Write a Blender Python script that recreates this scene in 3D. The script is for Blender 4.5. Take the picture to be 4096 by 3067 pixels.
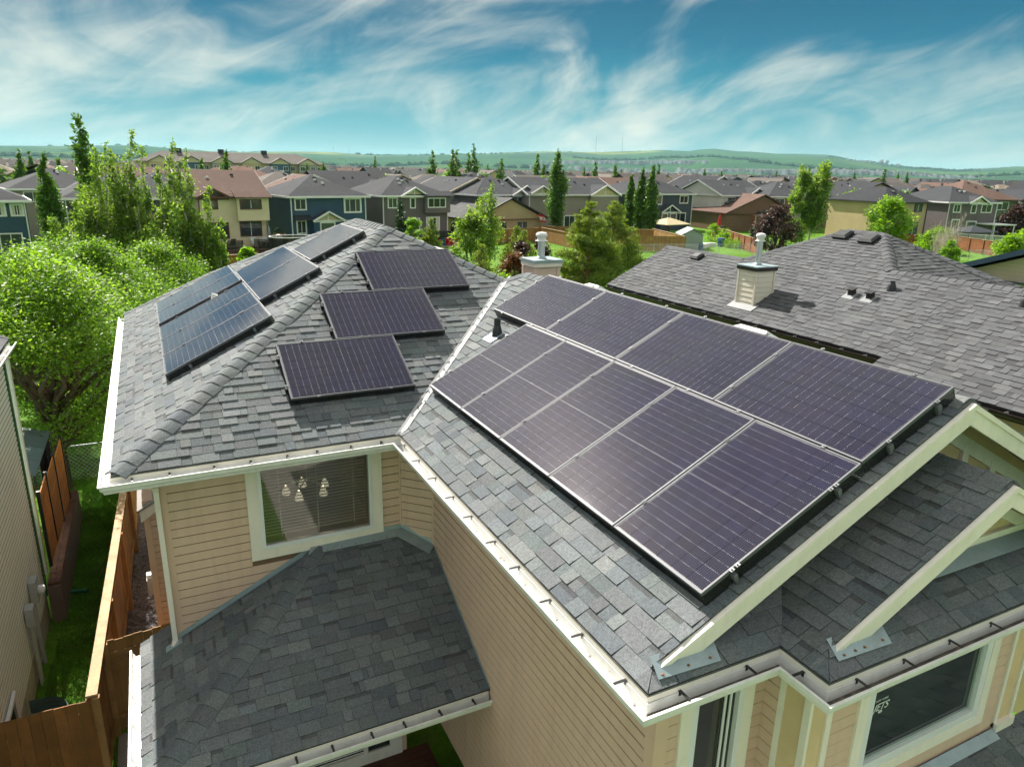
import bpy, math, random
import numpy as np
from mathutils import Vector, Matrix, Euler

SUN_E, SKY_S, EXPO = 5.0, 0.082, 1.08
CL1, CL2, CL3, CLT = (11.2, 0.5, 5.5), (2.26, 14.73, 13.53), (17.0, 1.74, 8.44), (.57, .88)
PV_ROUGH = 0.02
HAZE = 0.00006

for _o in list(bpy.data.objects): bpy.data.objects.remove(_o)
SC = bpy.context.scene
COL = SC.collection
R = math.radians

# ------------------------------------------------------------------ camera
CAM = Vector((-3.3539, -9.227, 2.9561))
YAW, PIT, ROL, FPX = R(26.8513), R(16.6183), R(1.2564), 2868.53
fw = Vector((math.sin(YAW)*math.cos(PIT), math.cos(YAW)*math.cos(PIT), -math.sin(PIT)))
r0 = Vector((math.cos(YAW), -math.sin(YAW), 0)); u0 = r0.cross(fw)
rt = r0*math.cos(ROL)+u0*math.sin(ROL); up = -r0*math.sin(ROL)+u0*math.cos(ROL)
cd = bpy.data.cameras.new('camera'); cam = bpy.data.objects.new('camera', cd); COL.objects.link(cam)
cam.matrix_world = Matrix(((rt.x, up.x, -fw.x, CAM.x), (rt.y, up.y, -fw.y, CAM.y), (rt.z, up.z, -fw.z, CAM.z), (0, 0, 0, 1)))
cd.sensor_fit = 'HORIZONTAL'; cd.sensor_width = 36.0; cd.lens = 36.0*FPX/4096
cd.clip_start = 0.1; cd.clip_end = 40000
SC.camera = cam
G = -6.3                                    # ground level (the frame's zero is at a roof panel)

# ------------------------------------------------------------------ light
SUN_EL, SUN_AZ = R(41.5), R(-5.4)           # azimuth from +Y towards +X
sdir = Vector((math.sin(SUN_AZ)*math.cos(SUN_EL), math.cos(SUN_AZ)*math.cos(SUN_EL), math.sin(SUN_EL)))
sl = bpy.data.lights.new('sun', 'SUN'); sl.energy = SUN_E; sl.angle = R(0.5); sl.color = (1.0, 0.945, 0.86)
sun = bpy.data.objects.new('sun', sl); COL.objects.link(sun)
sun.rotation_euler = sdir.to_track_quat('Z', 'Y').to_euler(); sun.location = (0, 0, 60)

SC.view_settings.view_transform = 'Standard'; SC.view_settings.look = 'None'
SC.view_settings.gamma = 1.0; SC.view_settings.exposure = EXPO
try: SC.view_settings.use_curve_mapping = False
except Exception: pass

def N(nt, t, loc=None, **kw):
    n = nt.nodes.new(t)
    for k, v in kw.items(): setattr(n, k, v)
    return n
def setin(n, **kw):
    for k, v in kw.items(): n.inputs[k.replace('_', ' ')].default_value = v

def build_world():
    w = bpy.data.worlds.new('World'); SC.world = w; w.use_nodes = True
    nt = w.node_tree; nt.nodes.clear(); L = nt.links.new
    out = N(nt, 'ShaderNodeOutputWorld'); bg = N(nt, 'ShaderNodeBackground'); L(bg.outputs[0], out.inputs[0])
    bg.inputs[1].default_value = SKY_S
    sky = N(nt, 'ShaderNodeTexSky'); sky.sky_type = 'NISHITA'; sky.sun_disc = False
    sky.sun_elevation = SUN_EL; sky.sun_rotation = SUN_AZ; sky.altitude = 1000; sky.air_density = 1.0; sky.dust_density = 0.6; sky.ozone_density = 1.5
    tc = N(nt, 'ShaderNodeTexCoord'); D = tc.outputs['Generated']
    sep = N(nt, 'ShaderNodeSeparateXYZ'); L(D, sep.inputs[0])
    def mm(op, a, b=None):
        m = N(nt, 'ShaderNodeMath', operation=op)
        for i, v in enumerate((a, b)):
            if v is None: continue
            if isinstance(v, (int, float)): m.inputs[i].default_value = v
            else: L(v, m.inputs[i])
        return m.outputs[0]
    def dot(v, s):
        q = N(nt, 'ShaderNodeVectorMath', operation='DOT_PRODUCT'); L(D, q.inputs[0]); q.inputs[1].default_value = v; return mm('MULTIPLY', q.outputs['Value'], s)
    def nz(ax, sc, detail, rough, dist, off):
        c = N(nt, 'ShaderNodeCombineXYZ')
        for i in range(3): L(mm('ADD', dot(ax[i], sc[i]), off[i]), c.inputs[i])
        n = N(nt, 'ShaderNodeTexNoise'); n.inputs['Scale'].default_value = 1.0; n.inputs['Detail'].default_value = detail; n.inputs['Roughness'].default_value = rough; n.inputs['Distortion'].default_value = dist; L(c.outputs[0], n.inputs['Vector']); return n.outputs[0]
    def smooth(v, a, b, c=0.0, d=1.0):
        m = N(nt, 'ShaderNodeMapRange'); m.interpolation_type = 'SMOOTHSTEP'; L(v, m.inputs[0])
        for i, x in zip((1, 2, 3, 4), (a, b, c, d)): m.inputs[i].default_value = x
        return m.outputs[0]
    # pale teal horizon, deep teal blue above; unseen top brightened to light shaded walls
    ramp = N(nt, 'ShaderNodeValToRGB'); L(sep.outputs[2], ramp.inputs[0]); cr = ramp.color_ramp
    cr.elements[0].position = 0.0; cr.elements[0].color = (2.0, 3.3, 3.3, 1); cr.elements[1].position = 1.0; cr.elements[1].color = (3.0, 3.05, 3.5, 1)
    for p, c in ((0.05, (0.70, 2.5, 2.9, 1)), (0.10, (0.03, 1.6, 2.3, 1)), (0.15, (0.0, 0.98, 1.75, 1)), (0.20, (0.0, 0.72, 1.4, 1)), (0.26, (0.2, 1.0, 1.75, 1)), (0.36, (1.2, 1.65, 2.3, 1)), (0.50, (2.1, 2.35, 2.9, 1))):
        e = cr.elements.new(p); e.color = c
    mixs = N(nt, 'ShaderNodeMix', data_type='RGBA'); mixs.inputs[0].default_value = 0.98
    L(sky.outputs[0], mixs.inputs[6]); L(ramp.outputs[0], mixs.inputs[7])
    # cirrus: noise over the sky's directions, drawn out along the wind
    yw = R(26.85); r_ = Vector((math.cos(yw), -math.sin(yw), 0)); c_ = Vector((math.sin(yw), math.cos(yw), 0)); u_ = Vector((0, 0, 1))
    def axes(deg): a = R(deg); return (r_*math.cos(a)+u_*math.sin(a), -r_*math.sin(a)+u_*math.cos(a), c_)
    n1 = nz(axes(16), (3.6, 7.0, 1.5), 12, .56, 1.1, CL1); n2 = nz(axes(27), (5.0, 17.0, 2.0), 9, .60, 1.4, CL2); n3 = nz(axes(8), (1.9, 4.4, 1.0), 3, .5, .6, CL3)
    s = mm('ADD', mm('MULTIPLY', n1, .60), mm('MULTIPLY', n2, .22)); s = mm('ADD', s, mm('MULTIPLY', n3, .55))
    hi = mm('MULTIPLY', smooth(sep.outputs[2], .10, .19, 0.0, .10), smooth(sep.outputs[2], .185, .235, 1.0, -1.1)); s = mm('SUBTRACT', s, hi)  # thins cloud lower down; extra cloud added above to brighten panel reflections
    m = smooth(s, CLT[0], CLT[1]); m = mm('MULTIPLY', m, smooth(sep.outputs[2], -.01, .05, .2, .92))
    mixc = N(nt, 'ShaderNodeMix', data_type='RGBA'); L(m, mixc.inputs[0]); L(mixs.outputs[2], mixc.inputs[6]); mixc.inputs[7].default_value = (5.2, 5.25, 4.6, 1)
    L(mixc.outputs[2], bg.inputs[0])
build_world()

# ------------------------------------------------------------------ materials
MATS = {}
def nmat(name):
    m = bpy.data.materials.new(name); m.use_nodes = True; nt = m.node_tree; nt.nodes.clear()
    out = N(nt, 'ShaderNodeOutputMaterial'); b = N(nt, 'ShaderNodeBsdfPrincipled'); nt.links.new(b.outputs[0], out.inputs[0])
    MATS[name] = m
    return m, nt, b, out
def coords(nt, obj=False):
    return (N(nt, 'ShaderNodeTexCoord').outputs['Object']) if obj else N(nt, 'ShaderNodeNewGeometry').outputs['Position']
def mixcol(nt, f, a, b, mode='MIX'):
    x = N(nt, 'ShaderNodeMix', data_type='RGBA', blend_type=mode)
    for i, v in ((0, f), (6, a), (7, b)):
        if hasattr(v, 'is_linked'): nt.links.new(v, x.inputs[i])
        elif isinstance(v, (int, float)): x.inputs[i].default_value = v
        else: x.inputs[i].default_value = (*v[:3], 1)
    return x.outputs[2]
def noise(nt, vec, scale, detail=4, rough=0.55, dist=0):
    n = N(nt, 'ShaderNodeTexNoise'); setin(n, Scale=scale, Detail=detail, Roughness=rough, Distortion=dist)
    nt.links.new(vec, n.inputs['Vector']); return n.outputs[0]
def mrange(nt, v, a, b, c=0.0, d=1.0, smooth=True):
    m = N(nt, 'ShaderNodeMapRange'); m.interpolation_type = 'SMOOTHSTEP' if smooth else 'LINEAR'
    nt.links.new(v, m.inputs[0])
    for i, x in zip((1, 2, 3, 4), (a, b, c, d)): m.inputs[i].default_value = x
    return m.outputs[0]
def mth(nt, op, a, b=None, c=None):
    m = N(nt, 'ShaderNodeMath', operation=op)
    for i, v in enumerate((a, b, c)):
        if v is None: continue
        if isinstance(v, (int, float)): m.inputs[i].default_value = v
        else: nt.links.new(v, m.inputs[i])
    return m.outputs[0]
def bump(nt, b, h, strength=0.3, dist=0.01):
    n = N(nt, 'ShaderNodeBump'); n.inputs['Strength'].default_value = strength; n.inputs['Distance'].default_value = dist
    nt.links.new(h, n.inputs['Height']); nt.links.new(n.outputs[0], b.inputs['Normal'])
def pm(name, col, rough=0.6, var=0.10, scale=2.0, dirt=None, dirt_amt=0.25, bscale=60, bamt=0.0, metal=0.0, spec=0.4, obj=False, rnd=0.0, streak=0.0):
    if name in MATS: return MATS[name]
    m, nt, b, out = nmat(name); v = coords(nt, obj)
    n1 = noise(nt, v, scale, 5); n2 = noise(nt, v, scale*9, 3)
    c = mixcol(nt, mrange(nt, n1, 0.25, 0.75), [x*(1-var) for x in col], [min(1, x*(1+var)) for x in col])
    c = mixcol(nt, mth(nt, 'MULTIPLY', mrange(nt, n2, 0.45, 0.75), var*1.2), c, [x*0.55 for x in col])
    if dirt: c = mixcol(nt, mth(nt, 'MULTIPLY', mrange(nt, noise(nt, v, scale*1.7, 6, 0.65), 0.48, 0.72), dirt_amt), c, dirt)
    if streak:
        mp = N(nt, 'ShaderNodeMapping'); mp.inputs['Scale'].default_value = (9, 9, .55); nt.links.new(v, mp.inputs[0])
        c = mixcol(nt, mth(nt, 'MULTIPLY', mrange(nt, noise(nt, mp.outputs[0], 1.0, 5, .6), .45, .75), streak), c, [x*.5 for x in col])
    if rnd:
        oi = N(nt, 'ShaderNodeObjectInfo'); c = mixcol(nt, mth(nt, 'MULTIPLY', oi.outputs['Random'], rnd), c, [x*0.45 for x in col])
    nt.links.new(c, b.inputs['Base Color']); setin(b, Roughness=rough, Metallic=metal); b.inputs['Specular IOR Level'].default_value = spec
    if bamt: bump(nt, b, noise(nt, v, bscale, 3), bamt, 0.01)
    return m

def shingle_mat(name, pal, gran=0.5, rough=0.9):
    """asphalt shingles; vertex colour 'sh': R tint, G height in the tab, B hue pick, A = 1 where the darker laminate shows"""
    m, nt, b, out = nmat(name); L = nt.links.new
    at = N(nt, 'ShaderNodeAttribute'); at.attribute_name = 'sh'
    sp = N(nt, 'ShaderNodeSeparateColor'); L(at.outputs['Color'], sp.inputs[0])
    rp = N(nt, 'ShaderNodeValToRGB'); L(sp.outputs[2], rp.inputs[0]); rp.color_ramp.interpolation = 'LINEAR'
    els = rp.color_ramp.elements
    while len(els) < len(pal): els.new(0.5)
    for i, c in enumerate(pal): els[i].position = i/(len(pal)-1); els[i].color = (*c, 1)
    v = coords(nt)
    g1 = noise(nt, v, 190, 2, 0.6); g2 = noise(nt, v, 42, 3, 0.65); g3 = noise(nt, v, 0.9, 4, 0.6)
    f = mth(nt, 'ADD', mrange(nt, g1, 0.3, 0.7, 1-gran, 1+gran, False), mrange(nt, g2, 0.3, 0.7, -gran*0.45, gran*0.45, False))
    f = mth(nt, 'MULTIPLY', f, mrange(nt, g3, 0.3, 0.7, 0.90, 1.10, False))
    f = mth(nt, 'MULTIPLY', f, mrange(nt, sp.outputs[0], 0, 1, 0.74, 1.24, False))
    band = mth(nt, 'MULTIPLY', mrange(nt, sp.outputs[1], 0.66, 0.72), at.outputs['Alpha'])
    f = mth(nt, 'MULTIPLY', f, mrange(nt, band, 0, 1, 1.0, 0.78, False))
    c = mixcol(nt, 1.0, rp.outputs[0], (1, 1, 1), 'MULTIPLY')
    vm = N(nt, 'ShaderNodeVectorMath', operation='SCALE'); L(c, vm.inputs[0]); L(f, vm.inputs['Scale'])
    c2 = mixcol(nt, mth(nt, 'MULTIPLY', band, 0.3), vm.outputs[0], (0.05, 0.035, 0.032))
    L(c2, b.inputs['Base Color']); setin(b, Roughness=rough); b.inputs['Specular IOR Level'].default_value = 0.25
    bump(nt, b, g1, 0.5, 0.004)
    return m

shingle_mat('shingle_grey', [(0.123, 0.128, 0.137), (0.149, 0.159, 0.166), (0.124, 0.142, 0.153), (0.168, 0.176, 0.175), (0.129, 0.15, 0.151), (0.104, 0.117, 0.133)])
shingle_mat('shingle_warm', [(0.072, 0.074, 0.081), (0.102, 0.105, 0.112), (0.086, 0.089, 0.096), (0.116, 0.119, 0.124)], 0.3)
pm('deck', (0.045, 0.045, 0.05), 0.95)
pm('siding_tan', (0.73, 0.515, 0.385), 0.5, 0.035, 1.2, dirt=(0.56, 0.42, 0.32), dirt_amt=0.2, bscale=25, bamt=0.06, streak=.22)
pm('corner_tan', (0.71, 0.50, 0.37), 0.5, 0.03, 1.5)
pm('cream', (0.90, 0.83, 0.73), 0.5, 0.03, 2.0, dirt=(0.55, 0.5, 0.4), dirt_amt=0.16, bscale=18, bamt=0.08, streak=.16)
pm('stucco', (0.74, 0.55, 0.32), 0.85, 0.06, 3.0, bscale=90, bamt=0.3)
pm('gutter_white', (0.80, 0.80, 0.77), 0.35, 0.03, 3.0, dirt=(0.45, 0.40, 0.33), dirt_amt=0.3, spec=0.5, streak=.2)
pm('white_vinyl', (0.80, 0.81, 0.82), 0.32, 0.02, 3.0)
pm('black_metal', (0.018, 0.018, 0.02), 0.4, 0.2, 6.0, spec=0.5)
pm('dark_plastic', (0.035, 0.037, 0.04), 0.45, 0.15, 5.0)
pm('galvanized', (0.34, 0.42, 0.45), 0.5, 0.10, 4.0, dirt=(0.22, 0.17, 0.13), dirt_amt=0.22, metal=0.45, spec=0.4)
pm('rust', (0.22, 0.10, 0.04), 0.8, 0.2, 20)
pm('aluminium', (0.75, 0.76, 0.78), 0.32, 0.05, 8.0, metal=0.9)
pm('soffit', (0.55, 0.50, 0.42), 0.7)
pm('gutter_silt', (0.10, 0.085, 0.07), 0.95, 0.35, 9.0, dirt=(0.30, 0.25, 0.18), dirt_amt=0.5)
pm('valley_metal', (0.46, 0.455, 0.45), 0.65, 0.06, 2.0, dirt=(0.36, 0.34, 0.32), dirt_amt=0.25)
pm('drip_edge', (0.14, 0.13, 0.12), 0.6); pm('siding_lap_shade', (0.22, 0.14, 0.09), 0.9); pm('flash_grey', (.24, .25, .26), .6, .1, 3)  # siding sheet: dark brown stands in for lap shadow between boards

def glass_mats():
    m, nt, b, out = nmat('dark_glass')
    v = coords(nt); c = mixcol(nt, mrange(nt, noise(nt, v, 0.9, 2), 0.3, 0.7), (0.012, 0.018, 0.02), (0.035, 0.045, 0.045)); nt.links.new(c, b.inputs['Base Color'])
    setin(b, Roughness=0.04); b.inputs['Specular IOR Level'].default_value = 0.7
    m, nt, b, out = nmat('clear_glass')
    nt.nodes.remove(b); tr = N(nt, 'ShaderNodeBsdfTransparent'); tr.inputs[0].default_value = (0.86, 0.90, 0.88, 1)
    gl = N(nt, 'ShaderNodeBsdfGlossy'); gl.inputs['Roughness'].default_value = 0.02; fr = N(nt, 'ShaderNodeFresnel'); fr.inputs[0].default_value = 1.55
    f = mth(nt, 'ADD', mth(nt, 'MULTIPLY', fr.outputs[0], 1.4), 0.02)
    mx = N(nt, 'ShaderNodeMixShader'); nt.links.new(f, mx.inputs[0]); nt.links.new(tr.outputs[0], mx.inputs[1]); nt.links.new(gl.outputs[0], mx.inputs[2]); nt.links.new(mx.outputs[0], out.inputs[0])
    # photovoltaic half cells: nine busbars, pale soldered ends, their random sparkle painted into the colour
    m, nt, b, out = nmat('pv_cell'); L = nt.links.new
    o = coords(nt, True); sp = N(nt, 'ShaderNodeSeparateXYZ'); L(o, sp.inputs[0])
    y = mth(nt, 'ADD', sp.outputs[1], 10.0); fr_ = mth(nt, 'FRACT', mth(nt, 'DIVIDE', y, 0.0186))
    dy = mth(nt, 'ABSOLUTE', mth(nt, 'SUBTRACT', fr_, 0.5))
    bus = mrange(nt, dy, 0.06, 0.03); pad = mrange(nt, dy, 0.22, 0.14)
    ax = mth(nt, 'ABSOLUTE', sp.outputs[0]); end = mrange(nt, ax, 0.0418, 0.0432)
    oi = N(nt, 'ShaderNodeObjectInfo')
    dot = mth(nt, 'MULTIPLY', pad, end)
    vv = coords(nt); nz = noise(nt, vv, 1.1, 2)
    base = mixcol(nt, mrange(nt, nz, 0.3, 0.7), (0.008, 0.008, 0.022), (0.014, 0.010, 0.027))
    base = mixcol(nt, mth(nt, 'MULTIPLY', oi.outputs['Random'], 0.5), base, (0.012, 0.012, 0.042))
    base = mixcol(nt, mth(nt, 'MULTIPLY', bus, 0.18), base, (0.42, 0.42, 0.46))
    spark = N(nt, 'ShaderNodeTexWhiteNoise'); spark.noise_dimensions = '3D'; sn = N(nt, 'ShaderNodeVectorMath', operation='SNAP'); sn.inputs[1].default_value = (0.02, 0.02, 0.02); L(vv, sn.inputs[0]); L(sn.outputs[0], spark.inputs['Vector'])
    base = mixcol(nt, mth(nt, 'MULTIPLY', dot, mrange(nt, spark.outputs['Value'], 0.1, 1.0, 0.10, 0.62, False)), base, (0.75, 0.76, 0.86))
    L(base, b.inputs['Base Color']); setin(b, Roughness=0.30); b.inputs['Specular IOR Level'].default_value = 0.006; b.inputs['Specular Tint'].default_value = (1.0, .72, .62, 1)
    b.inputs['Coat Weight'].default_value = 1.0; b.inputs['Coat Roughness'].default_value = PV_ROUGH; b.inputs['Coat IOR'].default_value = 1.5; b.inputs['Sheen Weight'].default_value = 0.0
    L(mrange(nt, dot, 0, 1, 0.0, 0.0, False), b.inputs['Metallic'])
    m, nt, b, out = nmat('pv_back')
    setin(b, Roughness=0.5); b.inputs['Base Color'].default_value = (0.012, 0.012, 0.022, 1); b.inputs['Coat Weight'].default_value = 1.0; b.inputs['Coat Roughness'].default_value = PV_ROUGH
    # woven wire guard
    m, nt, b, out = nmat('wire_guard'); L = nt.links.new
    o = coords(nt); 
    def cell(scale):
        s = N(nt, 'ShaderNodeVectorMath', operation='SCALE'); L(o, s.inputs[0]); s.inputs['Scale'].default_value = scale
        f = N(nt, 'ShaderNodeVectorMath', operation='FRACTION'); L(s.outputs[0], f.inputs[0]); q = N(nt, 'ShaderNodeSeparateXYZ'); L(f.outputs[0], q.inputs[0]); return q
    q = cell(55.0)
    wx = mth(nt, 'LESS_THAN', q.outputs[0], 0.34); wy = mth(nt, 'LESS_THAN', q.outputs[1], 0.34); wz = mth(nt, 'LESS_THAN', q.outputs[2], 0.34)
    geo = N(nt, 'ShaderNodeNewGeometry'); ns = N(nt, 'ShaderNodeSeparateXYZ'); L(geo.outputs['Normal'], ns.inputs[0])
    useY = mth(nt, 'GREATER_THAN', mth(nt, 'ABSOLUTE', ns.outputs[0]), mth(nt, 'ABSOLUTE', ns.outputs[1]))
    hor = mth(nt, 'ADD', mth(nt, 'MULTIPLY', wy, useY), mth(nt, 'MULTIPLY', wx, mth(nt, 'SUBTRACT', 1.0, useY)))
    al = mth(nt, 'MAXIMUM', hor, wz); al = mth(nt, 'MAXIMUM', al, 0.25)
    b.inputs['Base Color'].default_value = (0.012, 0.012, 0.013, 1); setin(b, Roughness=0.5); L(al, b.inputs['Alpha'])
glass_mats()

# ------------------------------------------------------------------ mesh helpers
class MB:
    def __init__(s): s.v = []; s.f = []; s.c = []
    def add(s, vs, fs, col=None):
        n = len(s.v); s.v += [tuple(x) for x in vs]; s.f += [tuple(i+n for i in f) for f in fs]
        if col is not None: s.c += (col if isinstance(col, list) else [col]*len(vs))
        return s
    def box(s, a, b, col=None):
        (x0, y0, z0), (x1, y1, z1) = a, b
        return s.add([(x0, y0, z0), (x1, y0, z0), (x1, y1, z0), (x0, y1, z0), (x0, y0, z1), (x1, y0, z1), (x1, y1, z1), (x0, y1, z1)],
                     [(0, 3, 2, 1), (4, 5, 6, 7), (0, 1, 5, 4), (1, 2, 6, 5), (2, 3, 7, 6), (3, 0, 4, 7)], col)
    def obox(s, o, ex, ey, ez, col=None):
        o, ex, ey, ez = Vector(o), Vector(ex), Vector(ey), Vector(ez)
        vs = [o, o+ex, o+ex+ey, o+ey, o+ez, o+ex+ez, o+ex+ey+ez, o+ey+ez]
        return s.add(vs, [(0, 3, 2, 1), (4, 5, 6, 7), (0, 1, 5, 4), (1, 2, 6, 5), (2, 3, 7, 6), (3, 0, 4, 7)], col)
    def bar(s, p, q, w, h, upv=(0, 0, 1)):
        p, q = Vector(p), Vector(q); d = q-p; x = d.normalized(); u = Vector(upv)
        sd = x.cross(u)
        if sd.length < 1e-4: sd = x.cross(Vector((1, 0, 0)))
        sd.normalize(); u = sd.cross(x)
        return s.obox(p-sd*w/2-u*h/2, d, sd*w, u*h)
    def tube(s, p, q, r, r2=None, n=10, caps=True):
        p, q = Vector(p), Vector(q); r2 = r if r2 is None else r2; x = (q-p).normalized()
        a = x.cross(Vector((0, 0, 1)));
        if a.length < 1e-4: a = x.cross(Vector((1, 0, 0)))
        a.normalize(); b = x.cross(a); vs = []
        for k, (c, rr) in enumerate(((p, r), (q, r2))):
            for i in range(n):
                t = 2*math.pi*i/n; vs.append(c+a*math.cos(t)*rr+b*math.sin(t)*rr)
        fs = [(i, i+n, (i+1) % n+n, (i+1) % n) for i in range(n)]
        if caps: fs += [tuple(range(n)), tuple(range(2*n-1, n-1, -1))]
        return s.add(vs, fs)
    def lathe(s, c, prof, n=16, caps=True):
        c = Vector(c); vs = []
        for r, z in prof:
            for i in range(n):
                t = 2*math.pi*i/n; vs.append((c.x+r*math.cos(t), c.y+r*math.sin(t), c.z+z))
        fs = []
        for k in range(len(prof)-1):
            for i in range(n): j = (i+1) % n; fs.append((k*n+i, k*n+j, (k+1)*n+j, (k+1)*n+i))
        if caps: fs += [tuple(range(n-1, -1, -1)), tuple(range((len(prof)-1)*n, len(prof)*n))]
        return s.add(vs, fs)
    def poly(s, pts, th=None, col=None):
        """flat polygon, or a slab when th (a vector) is given"""
        n = len(pts); P = [Vector(p) for p in pts]
        if th is None: return s.add(P, [tuple(range(n))], col)
        t = Vector(th); return s.add(P+[p+t for p in P], [tuple(range(n-1, -1, -1)), tuple(range(n, 2*n))]+[(i, (i+1) % n, (i+1) % n+n, i+n) for i in range(n)], col)
    def mesh(s, name):
        me = bpy.data.meshes.new(name); me.from_pydata(s.v, [], s.f)
        if s.c:
            a = me.color_attributes.new('sh', 'FLOAT_COLOR', 'POINT'); a.data.foreach_set('color', np.array(s.c, dtype=np.float32).ravel())
        me.update(); return me
    def build(s, name, mat, parent=None, kind=None, smooth=False):
        return mkobj(name, s.mesh(name), mat, parent, kind, smooth)
def origin(o):
    return Matrix.Translation(-o.location) if (o is not None and o.type == 'EMPTY') else Matrix.Identity(4)
def mkobj(name, me, mat, parent=None, kind=None, smooth=False):
    if isinstance(mat, str): mat = MATS[mat]
    if len(me.materials) == 0 and mat is not None: me.materials.append(mat)
    o = bpy.data.objects.new(name, me); COL.objects.link(o)
    if parent is not None:
        o.parent = parent; o.matrix_parent_inverse = origin(parent)
    if kind: o['kind'] = kind
    if smooth: me.polygons.foreach_set('use_smooth', [True]*len(me.polygons))
    return o
def thing(name, label, cat, loc=(0, 0, 0), rz=0.0, group=None):
    o = bpy.data.objects.new(name, None); COL.objects.link(o); o.location = loc; o.rotation_euler = (0, 0, rz); o.empty_display_size = 0.2
    return tag(o, label, cat, group)
def tag(o, label=None, cat=None, group=None, kind=None):
    if label: o['label'] = label
    if cat: o['category'] = cat
    if group: o['group'] = group
    if kind: o['kind'] = kind
    return o
def local(o):
    """parts built in the thing's own frame: no parent inverse"""
    for c in o.children: c.matrix_parent_inverse = Matrix.Identity(4)
def copy_tree(o, parent=None):
    c = o.copy(); COL.objects.link(c)
    if parent is not None: c.parent = parent
    for ch in list(o.children): copy_tree(ch, c)
    return c
def pxy(p):
    d = Vector(p)-CAM; z = d.dot(fw)
    if z < 0.1: return None
    return (2048+FPX*d.dot(rt)/z, 1533.5-FPX*d.dot(up)/z, z)

# ---- pieces laid over a plane: shingles and boards
def clip(poly, cp):
    """convex clip of a 2-D polygon by the counter-clockwise polygon cp"""
    out = poly
    for i in range(len(cp)):
        ax, ay = cp[i]; bx, by = cp[(i+1) % len(cp)]
        if not out: return []
        inp, out = out, []
        f = lambda p: (bx-ax)*(p[1]-ay)-(by-ay)*(p[0]-ax)
        for j in range(len(inp)):
            p, q = inp[j], inp[(j+1) % len(inp)]; fp, fq = f(p), f(q)
            if fp >= 0: out.append(p)
            if (fp >= 0) != (fq >= 0):
                t = fp/(fp-fq); out.append((p[0]+(q[0]-p[0])*t, p[1]+(q[1]-p[1])*t))
    return out
def ccw(p):
    a = sum(p[i][0]*p[(i+1) % len(p)][1]-p[(i+1) % len(p)][0]*p[i][1] for i in range(len(p)))
    return p if a > 0 else p[::-1]
class Plane:
    def __init__(s, o, u, t):
        s.o, s.u, s.t = Vector(o), Vector(u).normalized(), Vector(t).normalized(); s.n = s.u.cross(s.t)
    def p(s, a, b, h=0): return s.o+s.u*a+s.t*b+s.n*h
    def uv(s, q): d = Vector(q)-s.o; return (d.dot(s.u), d.dot(s.t))
def shingle_pieces(pl, poly, rng, expo=0.143, lift=0.0, wid=(0.11, 0.34), thick=(0.006, 0.016)):
    """laminated shingle tabs over the 3-D polygon 'poly' lying in plane pl (t = up the slope)"""
    cp = ccw([pl.uv(q) for q in poly]); us = [q[0] for q in cp]; ts = [q[1] for q in cp]
    out = []; t0 = min(ts)-0.0
    while t0 < max(ts)-0.01:
        u = min(us)-rng.random()*0.3
        high = rng.random() < 0.5
        while u < max(us):
            w = rng.uniform(*wid)
            if rng.random() < 0.16: w *= 0.5
            q = clip([(u, t0), (u+w-0.004, t0), (u+w-0.004, t0+expo*1.12), (u, t0+expo*1.12)], cp)
            if len(q) >= 3:
                hb = thick[1] if high else thick[0]
                hb += rng.uniform(-0.001, 0.0015)
                ht = lambda t: lift+0.003+hb*(1-(t-t0)/(expo*1.12)*0.92)
                n = len(q); tint = min(1, max(0, rng.gauss(0.56 if high else 0.48, 0.16))); hue = rng.random()
                a = 1.0 if (not high and rng.random() < 0.3) else 0.0
                vs = [pl.p(x, y, ht(y)) for x, y in q]+[pl.p(x, y, lift-0.004) for x, y in q]
                cs = [(tint, (y-t0)/expo, hue, a) for x, y in q]*2
                fs = [tuple(range(n))]+[(i, i+n, (i+1) % n+n, (i+1) % n) for i in range(n)]
                out.append((vs, fs, cs))
            u += w
            if rng.random() < 0.72: high = not high
        t0 += expo
    return out
def place_pieces(pieces, name, mat, parent, stuff_name, limit=300):
    """the pieces that show largest become objects, the rest one joined part"""
    def size(p):
        s = [pxy(v) for v in p[0][:len(p[0])//2]]
        if any(x is None for x in s): return 0
        cx = sum(x[0] for x in s)/len(s); cy = sum(x[1] for x in s)/len(s)
        if not (-20 < cx < 4116 and -20 < cy < 3087): return 0
        return abs(sum(s[i][0]*s[(i+1) % len(s)][1]-s[(i+1) % len(s)][0]*s[i][1] for i in range(len(s))))
    order = sorted(range(len(pieces)), key=lambda i: -size(pieces[i])); rest = MB()
    for k, i in enumerate(order):
        vs, fs, cs = pieces[i]
        if k < limit: MB().add(vs, fs, cs).build(name, mat, parent)
        else: rest.add(vs, fs, cs)
    if rest.v: rest.build(stuff_name, mat, parent, 'stuff')
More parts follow.
